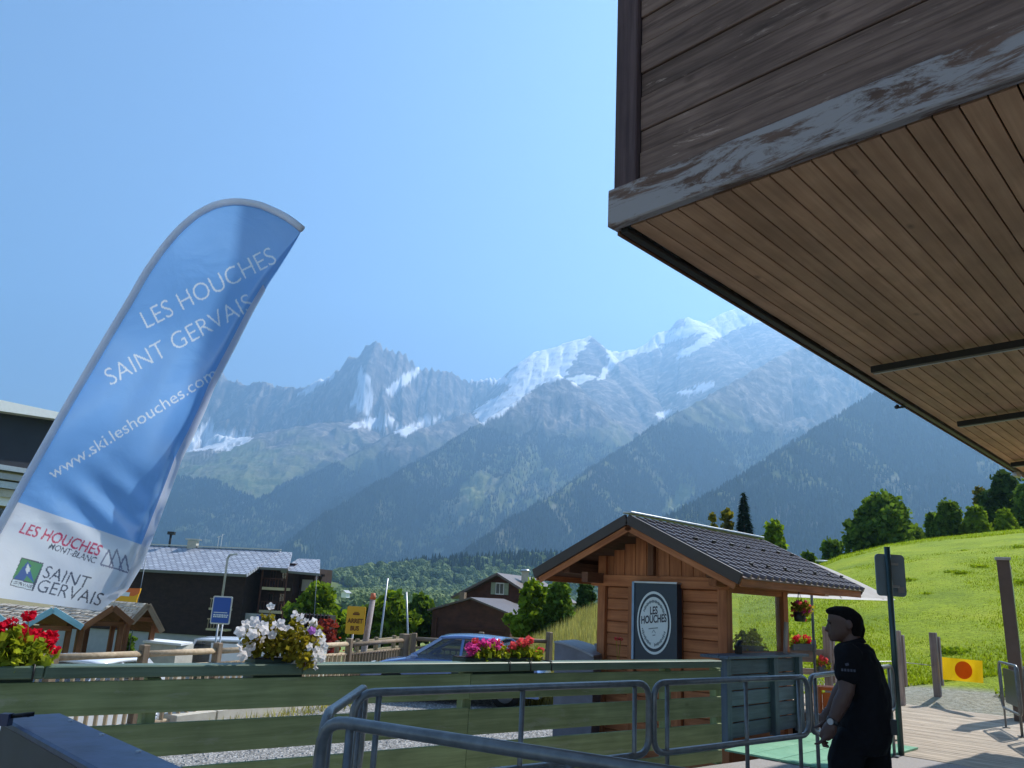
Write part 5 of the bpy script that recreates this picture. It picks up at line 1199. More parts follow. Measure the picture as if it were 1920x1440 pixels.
broad_tree('green tree with a dark foot beside the brown barn', 792, 1118, 74, 62, M_['leafB'], 3200, seed=5, leaf=0.4)
broad_tree('tall light green bush in front of the barn house', 1003, 1090, 98, 40, M_['leafA'], 4600, seed=6, leaf=0.26, trunk=False)
broad_tree('dense rounded bush between the barn bush and the kiosk', 1050, 1091, 78, 39, M_['leafB'], 3600, seed=7, leaf=0.26, trunk=False)
broad_tree('dark clipped hedge bush by the left eave of the kiosk', 1100, 1098, 62, 46, M_['leafC'], 2600, seed=8, leaf=0.3, trunk=False)
conifer('tall dark pointed conifer above the kiosk roof', 1394, 921, 78, 66, hb(1394, 62)-1.5, 1, 5200)
broad_tree('yellowing bush left of the tall dark conifer', 1362, 958, 50, 68, M_['leafD'], 2200, hb(1362, 62)-2.5, seed=9, leaf=0.34)
broad_tree('small golden bush half hidden by the kiosk ridge', 1336, 965, 34, 64, M_['leafD'], 1500, hb(1336, 60)-2, seed=10, leaf=0.28)
broad_tree('round light green tree right of the dark conifer', 1449, 978, 66, 62, M_['leafA'], 3200, hb(1449, 60)-1.5, seed=11, leaf=0.34)
broad_tree('biggest tree on the meadow crest, spreading wide', 1652, 928, 140, 74, M_['leafB'], 8200, hb(1652, 70)-1.2, seed=12, leaf=0.46, nb=40)
broad_tree('low bush at the left foot of the biggest crest tree', 1560, 1012, 76, 72, M_['leafB'], 2400, hb(1560, 68)-2, seed=13, leaf=0.36, trunk=False)
broad_tree('small low bush near the end of the kiosk roof', 1515, 1034, 50, 70, M_['leafB'], 1600, hb(1515, 66)-2, seed=14, leaf=0.34, trunk=False)
broad_tree('round bush on the crest right of the biggest tree', 1776, 940, 74, 76, M_['leafB'], 3800, hb(1776, 70)-1.5, seed=15, leaf=0.4)
broad_tree('lighter bush in the crest row before the tall dark tree', 1828, 950, 66, 74, M_['leafA'], 3400, hb(1828, 70)-1.5, seed=16, leaf=0.38)
broad_tree('tall dark tree on the crest at the picture edge', 1882, 886, 100, 82, M_['leafC'], 6200, hb(1882, 74)-1.5, seed=17, leaf=0.46, nb=36)
broad_tree('brownish bush tucked against the tall dark crest tree', 1836, 915, 50, 84, M_['leafD'], 2000, hb(1836, 74)-2, seed=18, leaf=0.4)
broad_tree('small leafy bush under the tall dark crest tree', 1882, 955, 60, 70, M_['leafA'], 2400, hb(1882, 68)-1, seed=19, leaf=0.34, trunk=False)
broad_tree('low shrubs on the crest behind the grey sign back', 1712, 985, 70, 76, M_['leafB'], 2400, hb(1712, 70)-1.5, seed=20, leaf=0.36, trunk=False)
broad_tree('small green bush behind the market stalls', 244, 1192, 44, 40, M_['leafB'], 1500, seed=21, leaf=0.2, trunk=False)
conifer('pointed conifer behind the dark chalet roof end', 284, 986, 40, 96, float(zg(284, 96)), 2, 2200)
broad_tree('full leafy tree filling the gap at the right picture edge', 1930, 905, 100, 78, M_['leafB'], 4200, hb(1930, 74)-1.5, seed=31, leaf=0.44)
broad_tree('smaller bush joining the crest row left of the round one', 1748, 962, 54, 78, M_['leafB'], 2200, hb(1748, 70)-1.5, seed=32, leaf=0.38, trunk=False)
# little white roof on the meadow crest
c = P(1574, 1053, 60)
t = thing('shed', 'small white roofed shed peeping over the meadow crest', 'shed', V((c.x, c.y, c.z-1)))
m = MB(); m.prism([c+V((-0.9, 0, -1.0)), c+V((0.9, 0, -1.0)), c+V((0.9, 0, -0.1)), c+V((-0.9, 0, -0.1))], V((0, 1.5, 0))); fix_normals(m.build('wall', M_['white'], t))
m = MB(); m.prism([c+V((-1.1, -0.2, -0.1)), c+V((1.0, -0.2, -0.1)), c+V((1.0, -0.2, 0.05)), c+V((-1.1, -0.2, 0.0))], V((0, 2, 0.15))); fix_normals(m.build('roof', M_['white'], t))
# tall dry grass on the bank beside the kiosk, tufts over the near meadow
m = MB(); vs, fs = [], []
rg = np.random.default_rng(5)
def blades(n, p0, p1, d0, d1, h0, h1, w_):
    px_ = rg.uniform(p0, p1, n); d = d0+(d1-d0)*rg.random(n)**1.5; t = px2tan(px_); z = hill_z(px_, d); x = t*d
    a = rg.random(n)*6.283; h = rg.uniform(h0, h1, n); b = np.stack([x, d, z], -1); q = np.stack([np.cos(a), np.sin(a), 0*a], -1); ln = np.stack([np.sin(a), -np.cos(a), 0*a], -1)*rg.uniform(-0.4, 0.4, n)[:, None]
    v = np.stack([b-q*w_, b+q*w_, b+ln*h[:, None]+np.stack([0*h, 0*h, h], -1)], 1).reshape(-1, 3); return v, np.arange(n*3).reshape(-1, 3)
v, f = blades(26000, 960, 1140, 19, 46, 0.25, 0.75, 0.018); tag(mk_np('dry_grass', v, f, M_['dry']), kind='stuff')
M_['grassb'] = leafmat('meadow_blade', S(128, 150, 34), S(150, 166, 46), 0.4, 1.5)
v, f = blades(45000, 1385, 2000, 17.6, 40, 0.025, 0.08, 0.016); tag(mk_np('meadow_grass', v, f, M_['grassb']), kind='stuff')

rg2 = np.random.default_rng(12); bl_, ra_ = [], []
for i in range(22):
    px_ = rg2.uniform(1420, 1960); d_ = float(deck_d(np.array(px_)))+1.5+24*rg2.random(); t_ = float(px2tan(px_)); bl_.append((t_*d_, d_, hb(px_, d_)+0.03)); s_ = rg2.uniform(0.10, 0.3); ra_.append((s_*1.5, s_, s_*0.35))
v, f = leaf_quads(bl_, ra_, 3600, 0.07, rg2, inner=0.1); tag(mk_np('meadow_tufts', v, f, leafmat('tuft_leaf', S(112, 136, 34), S(150, 168, 50))), kind='stuff')

v, f = blades(9000, 1500, 2000, 50, 68, 0.04, 0.18, 0.02); tag(mk_np('crest_grass', v, f, M_['grassb']), kind='stuff')
# ------------------------------------------------------------------ chalets
def roofmat():
    m, nt, b = nmat('grey_scale_tiles'); tc = N(nt, 'TexCoord'); br = N(nt, 'TexBrick')
    br.inputs['Scale'].default_value = 1.0; br.inputs['Brick Width'].default_value = 0.7; br.inputs['Row Height'].default_value = 0.42; br.inputs['Mortar Size'].default_value = 0.07
    br.inputs['Color1'].default_value = S(158, 162, 172); br.inputs['Color2'].default_value = S(194, 198, 206); br.inputs['Mortar'].default_value = S(112, 114, 124)
    uv = N(nt, 'UVMap'); nt.links.new(uv.outputs[0], br.inputs[0]); nt.links.new(br.outputs[0], b.inputs['Base Color']); b.inputs['Roughness'].default_value = 0.5; bump(nt, b, br.outputs['Fac'], 0.6, -0.05); return m
M_['rooft'] = roofmat()
def uv_quad(o, uvs):
    l = o.data.uv_layers.new(name='UVMap')
    for p in o.data.polygons:
        for k, li in enumerate(p.loop_indices): l.data[li].uv = uvs[o.data.loops[li].vertex_index]
def slab(name, a, b_, c, d, th, mat, par):
    n = (V(b_)-V(a)).cross(V(d)-V(a)).normalized(); n = n if n.z > 0 else -n
    m = MB(); m.prism([a, b_, c, d], -n*th); o = fix_normals(m.build(name, mat, par))
    x = (V(b_)-V(a)).normalized(); y = (V(d)-V(a)); y = (y-x*y.dot(x)).normalized(); M = WM[o.name]
    uv_quad(o, [((M @ v.co-V(a)).dot(x), (M @ v.co-V(a)).dot(y)) for v in o.data.vertices]); return o
def winbox(par, c, ex, w_, h_, nrm, frame=None, glass=None, shut=None):
    fr = thing_part(par, 'window', c, ex, w_, h_, nrm, frame or M_['white']); 
    m = MB(); o_ = V(c)+V(nrm)*0.05; m.add([o_-V(ex)*w_*0.42-Z*h_*0.42, o_+V(ex)*w_*0.42-Z*h_*0.42, o_+V(ex)*w_*0.42+Z*h_*0.42, o_-V(ex)*w_*0.42+Z*h_*0.42], [(0, 1, 2, 3)]); m.build('pane', M_['glass'], fr)
    m = MB(); m.box(o_+V(nrm)*0.01-Z*h_*0.42, o_+V(nrm)*0.01+Z*h_*0.42, 0.05, 0.03, up=nrm); m.build('frame', frame or M_['white'], fr)
    if shut:
        for s in (-1, 1):
            q = V(c)+V(ex)*s*w_*0.78+V(nrm)*0.03; m = MB(); m.box(q-Z*h_*0.5, q+Z*h_*0.5, w_*0.5, 0.05, up=nrm); m.build('shutter', shut, fr)
def thing_part(par, name, c, ex, w_, h_, nrm, mat):
    m = MB(); a, b_ = V(c)-V(ex)*w_/2, V(c)+V(ex)*w_/2
    m.prism([a-Z*h_/2, b_-Z*h_/2, b_+Z*h_/2, a+Z*h_/2], V(nrm)*0.04); return fix_normals(m.build(name, mat, par))
# big dark chalet: eave side facing us, gable with balconies at its right end
YC = 84; e0, e1 = P(225, 1066, YC+3), P(462, 1076, YC)
ez = (e0.z+e1.z)/2; ce = (e1-e0); ce.z = 0; ce.normalize(); cn = V((ce.y, -ce.x, 0)); cn = cn if cn.y < 0 else -cn   # towards the viewer
zbase = float(zg(350, YC))
ch = thing('dark_chalet', 'long dark timber chalet with pale grey tiled roof and corner balconies', 'building', V((e0.x, e0.y, zbase)))
A0, A1 = V((e0.x, e0.y, 0))-cn*1.0-ce*9, V((e1.x, e1.y, 0))-cn*1.0-ce*0.6
zpl = P(300, 1190, YC).z; DEP = 11.0
m = MB(); m.prism([A0+Z*zpl, A1+Z*zpl, A1-cn*DEP+Z*zpl, A0-cn*DEP+Z*zpl], Z*(ez-zpl+0.3)); fix_normals(m.build('wall', M_['chalet'], ch))
m = MB(); m.prism([A0+Z*zbase-cn*0.2, A1+Z*zbase-cn*0.2, A1-cn*(DEP-0.2)+Z*zbase, A0-cn*(DEP-0.2)+Z*zbase], Z*(zpl-zbase)); fix_normals(m.build('plinth', M_['plinth'], ch))
rz = P(430, 1027, YC+5).z
Rg0, Rg1 = V((e0.x, e0.y, rz))-ce*9-cn*6.4, V((e1.x, e1.y, rz))-cn*6.4+ce*0.2
slab('roof', V((e0.x, e0.y, ez))-ce*9, V((e1.x, e1.y, ez)), Rg1, Rg0, 0.3, M_['rooft'], ch)
slab('roof', V((e1.x, e1.y, ez))-cn*12.8, V((e0.x, e0.y, ez))-cn*12.8-ce*9, Rg0, Rg1, 0.3, M_['rooft'], ch)
beam('ridge_cap', Rg0+Z*0.12, Rg1+Z*0.12, 0.4, 0.12, M_['alu'], ch)
# stepped-back wing with balconies at the right
wz = ez+(rz-ez)*0.30; B0 = V((e1.x, e1.y, 0))-cn*2.9; B1 = B0+ce*4.6
slab('roof', V((B0.x, B0.y, wz))-ce*0.6+cn*0.7, V((B1.x, B1.y, wz))+cn*0.7-ce*1.2, V((B1.x, B1.y, rz-0.1))-cn*3.4-ce*3.0, V((B0.x, B0.y, rz-0.1))-cn*3.4-ce*0.6, 0.25, M_['rooft'], ch)
slab('roof', V((B1.x, B1.y, wz-0.2))+cn*0.3-ce*2.2, V((B1.x, B1.y, wz-0.35))+cn*0.3+ce*2.2, V((B1.x, B1.y, wz+1.2))-cn*3.4+ce*0.4, V((B1.x, B1.y, wz+1.2))-cn*3.4-ce*2.2, 0.25, M_['rooft'], ch)
m = MB(); m.prism([B0+Z*zbase-cn*1.2-ce*0.8, B1+Z*zbase-cn*1.2-ce*1.4, B1+Z*zbase-cn*7-ce*1.4, B0+Z*zbase-cn*7-ce*0.8], Z*(wz-zbase+0.6)); fix_normals(m.build('wing_wall', M_['chalet'], ch))
m = MB(); m.prism([B1+Z*zbase-cn*2.6-ce*1.3, B1+Z*zbase-cn*2.6+ce*0.4, B1+Z*zbase-cn*7+ce*0.4, B1+Z*zbase-cn*7-ce*1.3], Z*(wz-zbase+0.2)); fix_normals(m.build('wing_wall', M_['chalet'], ch))
for k in range(3):
    zz = P(500, (1106, 1151, 1196)[k], YC).z
    for (s, w_) in ((0.5, 2.5),):
        p = B0+ce*s+Z*zz
        m = MB(); m.prism([p-cn*1.25, p+ce*w_-cn*1.25, p+ce*w_+cn*0.25, p+cn*0.25], Z*0.28); sl = fix_normals(m.build('balcony', M_['cream'], ch))
        beam('railing', p+cn*0.2+Z*1.15, p+ce*w_+cn*0.2+Z*1.15, 0.08, 0.14, M_['barn'], sl)
        for q in range(8): beam('baluster', p+cn*0.2+ce*(0.15+q*0.32)+Z*0.28, p+cn*0.2+ce*(0.15+q*0.32)+Z*1.1, 0.14, 0.03, M_['barn'], sl, up=ce, bev=0)
    for s in (0.9, 2.2):
        winbox(ch, B0+ce*s-cn*1.17+Z*(zz+1.5), ce, 0.6, 1.1, cn, M_['barn'])
for s in (0.35, 3.15): beam('balcony_post', B0+ce*s+cn*0.2+Z*zbase, B0+ce*s+cn*0.2+Z*(wz+0.1), 0.14, 0.14, M_['barn'], ch)
# brackets under the end roof
beam('roof_strut', B1+ce*0.5-cn*2.5+Z*(wz-2.6), B1+ce*1.7-cn*1.2+Z*(wz-0.5), 0.3, 0.3, M_['chalet'], ch)
beam('roof_strut', B1+ce*0.5-cn*2.5+Z*(wz-0.5), B1+ce*2.0-cn*1.2+Z*(wz-0.5), 0.25, 0.25, M_['chalet'], ch)
beam('white_panel', B1-ce*1.0-cn*2.57+Z*(wz-1.6), B1+ce*0.2-cn*2.57+Z*(wz-1.6), 0.06, 1.2, M_['plinth'], ch)
# balconies on the long wall, garage opening
for (py_, w_) in ((1146, 2.0), (1185, 2.2)):
    zz = P(440, py_, YC).z; p = A1-ce*3.0+Z*zz
    m = MB(); m.prism([p, p+ce*w_, p+ce*w_+cn*1.1, p+cn*1.1], Z*0.2); sl = fix_normals(m.build('balcony', M_['cream'], ch))
    beam('railing', p+cn*1.05+Z*1.1, p+ce*w_+cn*1.05+Z*1.1, 0.08, 0.12, M_['log'], sl)
    for q in range(6): beam('baluster', p+cn*1.05+ce*(0.15+q*0.33)+Z*0.2, p+cn*1.05+ce*(0.15+q*0.33)+Z*1.05, 0.12, 0.03, M_['log'], sl, up=ce, bev=0)
gp0 = P(325, 1207, YC-0.8); m = MB(); q = A0+ce*((gp0-A0).dot(ce)); m.prism([V((q.x, q.y, zbase))-ce*1.0, V((q.x, q.y, zbase))+ce*1.2, V((q.x, q.y, zpl-0.7))+ce*1.2, V((q.x, q.y, zpl-0.7))-ce*1.0], cn*0.03-cn*0.0); fix_normals(m.build('garage_door', M_['black'], ch))
cc_ = Rg0+ce*((P(338, 1016, YC+6)-Rg0).dot(ce)); m = MB(); m.prism([cc_+V((-0.5, -0.4, -0.4)), cc_+V((0.5, -0.4, -0.4)), cc_+V((0.5, 0.4, -0.4)), cc_+V((-0.5, 0.4, -0.4))], Z*1.1); chm = fix_normals(m.build('chimney', M_['concrete'], ch)); m = MB(); m.box(cc_+V((-0.75, 0, 0.85)), cc_+V((0.75, 0, 0.85)), 1.1, 0.14); m.build('chimney_cap', M_['alu'], chm)
cc_ = Rg0+ce*((P(288, 1005, YC+6)-Rg0).dot(ce)); mtube('flue', [cc_-Z*0.4, cc_+Z*1.3], 0.14, M_['black'], ch, 8); m = MB(); m.box(cc_+V((-0.35, 0, 1.45)), cc_+V((0.4, 0, 1.45)), 0.5, 0.35); m.build('flue_cap', M_['black'], ch)
cc_ = Rg0+ce*((P(392, 1016, YC+6)-Rg0).dot(ce))
m = MB(); m.tube([cc_, cc_+Z*1.3], 0.04, 5); m.tube([cc_+V((0.35, 0, 0)), cc_+V((0.35, 0, 1.6))], 0.04, 5); m.box(cc_+V((-0.2, 0, 1.2)), cc_+V((0.15, 0, 1.35)), 0.05, 0.05); m.box(cc_+V((0.25, 0, 1.3)), cc_+V((0.55, 0, 1.6)), 0.05, 0.05); m.build('antenna', M_['white'], ch)
# shop front blue board by the wing
bb = B0+ce*0.9+cn*0.9+Z*P(475, 1166, YC).z
t = thing('shop_board', 'blue and white board at the foot of the dark chalet balconies', 'sign', bb)
m = MB(); m.box(bb-ce*1.6, bb+ce*1.8, 0.1, 1.5, up=Z); m.build('board', M_['plinth'], t); m = MB(); m.box(bb-ce*0.2+cn*0.07, bb+ce*0.9+cn*0.07, 0.06, 1.2, up=Z); m.build('blue_print', M_['blue'], t)
beam('post', bb-ce*1.2-Z*4, bb-ce*1.2, 0.12, 0.12, M_['alu'], t)
# pink balcony flowers
fbp = B1+ce*0.4-cn*2.0+Z*(P(520, 1120, YC).z)
t = thing('balcony_flowers', 'pink flowers hanging at the corner of the dark chalet', 'plant', fbp)
v, f = leaf_quads([tuple(fbp), tuple(fbp-Z*0.9)], [0.7, 0.5], 260, 0.25, np.random.default_rng(3)); mk_np('blossoms', v, f, M_['fpink'], t)

# brown house and barn in the middle
def gable_house(par, c, ex, ey, w_, d, zb, ze, zr, wallm, roofm, over=0.5, th=0.18):
    a, b_ = c-ex*w_/2, c+ex*w_/2
    m = MB(); m.prism([V((a.x, a.y, zb)), V((b_.x, b_.y, zb)), V((b_.x, b_.y, ze)), V((c.x, c.y, zr)), V((a.x, a.y, ze))], ey*d); w = fix_normals(m.build('wall', wallm, par))
    sl = (zr-ze)/(w_/2)
    for s in (-1, 1):
        e = c+ex*s*(w_/2+over); zz = ze-sl*over+0.12
        slab('roof', V((e.x, e.y, zz))-ey*over, V((e.x, e.y, zz))+ey*(d+over), V((c.x, c.y, zr+0.12))+ey*(d+over), V((c.x, c.y, zr+0.12))-ey*over, th, roofm, par)
    return w
M_['brownroof'] = plain('brown_sheet_roof', S(96, 84, 80), 0.45, 0.1, 0.15, 3)
hx = V((0.93, -0.36, 0)).normalized(); hy = V((0.36, 0.93, 0)).normalized()
YB = 58
pk, el, er_ = P(878, 1120, YB), P(806, 1141, YB+1.5), P(962, 1150, YB-1)
barn = thing('barn', 'low brown timber barn with a wide shallow gable', 'building', V((pk.x, pk.y, float(zg(880, YB)))))
wB = (er_-el).dot(hx); cB = V((el.x, el.y, 0))+hx*wB/2
gable_house(barn, cB, hx, hy, wB*0.93, 6, float(zg(880, YB))-1.0, (el.z+er_.z)/2-0.1, pk.z-0.1, M_['barn'], M_['brownroof'], 0.3, 0.12)
bz = P(880, 1178, YB).z
for k in range(5): beam('rail_board', cB-hx*0.6-hy*0.1+Z*(bz-0.35*k), cB+hx*2.6-hy*0.1+Z*(bz-0.35*k), 0.08, 0.2, M_['barn'], barn)
beam('corner_post', cB-hx*wB*0.4-hy*0.06+Z*(bz-3), cB-hx*wB*0.4-hy*0.06+Z*(bz+0.6), 0.2, 0.1, M_['barn'], barn, up=hx)
YH = 68
pk, el, er_ = P(938, 1075, YH), P(858, 1117, YH+1.5), P(1010, 1105, YH-1)
hs = thing('brown_house', 'brown timber house with a shuttered gable window behind the barn', 'building', V((pk.x, pk.y, float(zg(938, YH)))))
cH = V((pk.x, pk.y, 0)); wH = (er_-el).dot(hx)*0.9
ezH = pk.z-(pk.z-el.z)*0.9; zmid = P(940, 1129, YH).z
gable_house(hs, cH, hx, hy, wH, 9, zmid, ezH, pk.z-0.1, M_['barn'], M_['brownroof'], 0.8)
m = MB(); a, b_ = cH-hx*(wH/2-0.1)+hy*0.1, cH+hx*(wH/2-0.1)+hy*0.1; m.prism([V((a.x, a.y, float(zg(938, YH))-1)), V((b_.x, b_.y, float(zg(938, YH))-1)), V((b_.x, b_.y, zmid)), V((a.x, a.y, zmid))], hy*8.8); fix_normals(m.build('lower_wall', M_['plinth'], hs))
winbox(hs, cH+hx*0.05-hy*0.03+Z*P(941, 1104, YH).z, hx, 0.75, 0.95, -hy, M_['white'], shut=plain('sage_shutter', S(150, 160, 140), 0.7))
winbox(hs, cH+hx*1.2+hy*0.07+Z*(zmid-0.55), hx, 0.5, 0.7, -hy, M_['barn'])
q = cH+hx*1.3+hy*2.5; m = MB(); m.prism([V((q.x-0.3, q.y-0.3, pk.z-1.2)), V((q.x+0.3, q.y-0.3, pk.z-1.2)), V((q.x+0.3, q.y+0.3, pk.z-1.2)), V((q.x-0.3, q.y+0.3, pk.z-1.2))], Z*1.5); chm = fix_normals(m.build('chimney', M_['concrete'], hs)); mtube('chimney_cap', [V((q.x, q.y, pk.z+0.3)), V((q.x, q.y, pk.z+0.5))], [0.5, 0.3], M_['alu'], chm, 8)
q = P(868, 1118, YH-3); t = thing('garden_post', 'pale square pillar beside the barn roof', 'pillar', V((q.x, q.y, -2))); beam('pillar_shaft', V((q.x, q.y, -2.5)), V((q.x, q.y, q.z+0.3)), 0.45, 0.4, M_['logd'], t, up=hx)
# grey wooden shed and low hedge on the valley field, small distant houses
def far_house(label, px_, py_, Y, w_, h_, wm, rm):
    c = P(px_, py_, Y); t = thing('distant_house', label, 'building', c-Z*h_); gable_house(t, V((c.x, c.y, 0)), V((0.9, -0.43, 0)), V((0.43, 0.9, 0)), w_, w_*1.1, c.z-h_-1.5, c.z-h_*0.45, c.z, wm, rm, 0.7); return t
far_house('tiny white roofed house low on the wooded slope', 603, 1071, 900, 8, 5, M_['white'], M_['white'])
far_house('tiny pale house among the woods left of the bright round tree', 553, 1115, 420, 4, 2.5, M_['cream'], M_['alu'])
far_house('tiny pale house in the woods above the yellow panel', 645, 1107, 420, 3, 2, M_['white'], M_['plinth'])
c = P(588, 1155, 50); t = thing('board_shed', 'dark slatted shed behind the white petunias', 'shed', V((c.x, c.y, float(zg(588, 50)))))
for k in range(9): beam('shed_board', V((c.x-0.9+k*0.22, c.y, float(zg(588, 50)))), V((c.x-0.9+k*0.22, c.y, c.z+0.15)), 0.2, 0.06, M_['chalet'], t, up=XR)
m = MB(); m.prism([V((c.x-1.0, c.y+0.05, float(zg(588, 50)))), V((c.x+1.0, c.y+0.05, float(zg(588, 50)))), V((c.x+1.0, c.y+0.05, c.z+0.05)), V((c.x-1.0, c.y+0.05, c.z+0.05))], V((0, 1.6, 0))); fix_normals(m.build('shed_core', M_['darkgap'], t))
q = P(614, 1180, 40); t = thing('red_shrub', 'dark red leaved shrub beside the slatted shed', 'shrub', q)
v, f = leaf_quads([(q.x, q.y, q.z), (q.x+0.1, q.y, q.z-0.8)], [0.5, 0.6], 420, 0.16, np.random.default_rng(8)); mk_np('foliage', v, f, leafmat('red_leaf', S(110, 40, 46), S(150, 66, 66)), t)

# ------------------------------------------------------------------ big house at the far left behind the banner
YL = 42.0
gA = P(-60, 786, YL-2); gB = P(150, 786, YL+3)
lh = thing('white_house', 'big house with dark gable, pale roof edge and cream wall at the left edge', 'building', V((gA.x, gA.y, -5)))
dA = (gB-gA); dA.z = 0; LA = dA.length; dA.normalize(); nA = V((dA.y, -dA.x, 0)); nA = nA if nA.y < 0 else -nA
def LH(px_, z_, o=0.0):
    k = along(V((gA.x, gA.y, 1.6)), dA, px_) if abs(px_) < 400 else (px_ and -14); k = max(-6, min(12, k)); return V((gA.x, gA.y, z_))+dA*k+nA*o
xe = 128
zl0, zl1 = P(-10, 796, YL-1).z, P(115, 783, YL+2).z; zb0, zb1 = P(-10, 875, YL-1).z, P(100, 892, YL+2).z; zt0, zt1 = P(-10, 772, YL-1).z, P(115, 777, YL+2).z
lft = V((gA.x, gA.y, 0))-dA*9
m = MB(); m.prism([lft+Z*zb0, LH(xe, zb1), LH(xe, zl1), lft+Z*zl0*1.05], -nA*8); fix_normals(m.build('dark_gable', plain('dark_slate_cladding', S(34, 38, 48), 0.7, 0, 0.25, 0.6), lh))
m = MB(); m.prism([lft+nA*0.8+Z*(zl0-0.1), LH(xe+18, zl1-0.02, 0.8), LH(xe+18, zt1, 0.8), lft+nA*0.8+Z*(zt0+0.35)], -nA*10); fix_normals(m.build('roof', M_['white'], lh))
for k, (o_, h_, mt_) in enumerate(((1.4, 0.25, 'alu'), (1.2, 0.3, 'plinth'), (1.0, 0.35, 'alu'), (0.8, 0.4, 'concrete'), (0.6, 0.45, 'white'))):
    q0 = lft+Z*(zb0-0.1-k*0.4); q1 = LH(xe, zb1-0.1-k*0.4); beam('cornice_band', q0+nA*o_*0.5, q1+nA*o_*0.5, o_, h_, M_[mt_], lh)
zw = zb0-2.0
m = MB(); m.prism([lft+Z*-6, LH(xe-12, -6), LH(xe-12, zb1-1.8), lft+Z*(zb0-1.8)], -nA*8); fix_normals(m.build('wall', M_['cream'], lh))
for px_, py_ in ((8, 985), (-30, 985), (26, 975), (70, 990)):
    z_ = P(px_, py_, YL).z; winbox(lh, LH(px_, z_, 0.05), dA, 0.7, 2.2, nA, plain('olive_frame', S(120, 110, 76), 0.7))
q = LH(42, P(42, 876, YL).z, 1.0); t = thing('globe_lamp', 'small white globe on the ledge of the house at the left edge', 'lamp', q-Z*0.3)
bm = bmesh.new(); bmesh.ops.create_uvsphere(bm, u_segments=12, v_segments=8, radius=0.11); me_v = [v.co+q for v in bm.verts]; me_f = [tuple(v.index for v in f.verts) for f in bm.faces]; bm.free(); mk('globe', me_v, me_f, M_['white'], t, True)
mtube('stem', [q-Z*0.4, q-Z*0.1], 0.03, M_['alu'], t, 6)

# ------------------------------------------------------------------ market stalls
def stall(label, pkx, pky, lx, ly, rx, ry, Y, trim, back, side=True):
    pk = P(pkx, pky, Y); l = P(lx, ly, Y); r = P(rx, ry, Y); zb = float(zg(pkx, Y))
    t = thing('market_stall', label, 'stall', V((pk.x, pk.y, zb)), 0, 'shingle roofed market stalls along the road')
    ex = V((0.78, 0.62, 0)).normalized(); ey = V((-0.8, 0.6, 0)).normalized()
    wl_, wr_ = along(l*0+V((pk.x, pk.y, l.z)), -ex, lx), along(V((pk.x, pk.y, r.z)), ex, rx); c = V((pk.x, pk.y, 0)); zr = pk.z; d = 2.6
    for s, w_, ze in ((-1, wl_, l.z), (1, wr_, r.z)):
        e = c+ex*s*w_; n = 8
        m = MB()
        for k in range(n):
            f0, f1 = k/n, (k+1)/n+0.02; x = -0.2
            while x < d:
                wd = random.uniform(0.16, 0.3); g0 = random.uniform(-0.02, 0.02)
                a0 = c.lerp(e, f0)+Z*(zr+(ze-zr)*f0+0.015+g0*0.3)+ey*x; a1 = c.lerp(e, f1)+Z*(zr+(ze-zr)*f1+0.05+g0)+ey*x
                b0, b1 = a0+ey*(wd-0.02), a1+ey*(wd-0.02)
                m.add([a0, b0, b1, a1, a1-Z*0.04, b1-Z*0.04], [(0, 1, 2, 3), (3, 2, 5, 4)]); x += wd
        tag(m.build('shingles', M_['shingle'], t), kind='stuff')
        m = MB(); m.prism([V((c.x, c.y, zr))-ey*0.15, V((e.x, e.y, ze))-ey*0.15, V((e.x, e.y, ze))+ey*d, V((c.x, c.y, zr))+ey*d], -Z*0.06); fix_normals(m.build('roof_boards', M_['stall'], t))
        beam('barge_board', V((c.x, c.y, zr-0.02))-ey*0.24, V((e.x, e.y, ze-0.02))-ey*0.24, 0.04, 0.15, trim, t, up=Z)
        for dd_ in (0.1, d-0.3):
            q = c.lerp(e, 0.8)+ey*dd_; beam('post', V((q.x, q.y, zb)), V((q.x, q.y, zr+(ze-zr)*0.8)), 0.13, 0.13, M_['stall'], t, up=ex)
    m = MB(); a, b_ = c-ex*wl_*0.75+ey*(d-0.2), c+ex*wr_*0.75+ey*(d-0.2); hz_ = (l.z-zr)
    m.prism([V((a.x, a.y, zr+hz_*1.25)), V((b_.x, b_.y, zr+hz_*1.25)), V((b_.x, b_.y, zr+hz_*0.75)), V((c.x, c.y, zr-0.05))+ey*(d-0.2), V((a.x, a.y, zr+hz_*0.75))], ey*0.05); fix_normals(m.build('gable_board', back, t))
    q0, q1 = c-ex*wl_*0.8+Z*(zb+0.95), c+ex*wr_*0.8+Z*(zb+0.95); beam('counter', q0, q1, 0.4, 0.06, M_['stall'], t)
    for k in range(4): beam('counter_board', q0-Z*(0.15+0.2*k)-ey*0.1, q1-Z*(0.15+0.2*k)-ey*0.1, 0.03, 0.18, M_['stall'], t)
    beam('tie_beam', c-ex*wl_*0.8+Z*(zr+hz_*0.82), c+ex*wr_*0.8+Z*(zr+hz_*0.82), 0.1, 0.12, M_['stall'], t)
    return t
lb = wood('pale_blue_trim', S(140, 196, 216), S(176, 214, 230), 0.6, 12, 0.1, False, 0.1)
stall('market stall with pale blue gable edge at the left picture edge', -42, 1128, -110, 1180, 17, 1180, 21, lb, M_['chalet'])
stall('market stall with pale blue gable edge behind the red geraniums', 92, 1141, 15, 1182, 146, 1176, 21.5, lb, M_['barn'])
stall('brown edged market stall in the middle of the row', 205, 1137, 146, 1174, 240, 1168, 22.5, M_['stall'], M_['barn'])
stall('last market stall at the right end of the row', 270, 1132, 238, 1166, 296, 1184, 24, M_['logd'], M_['barn'])

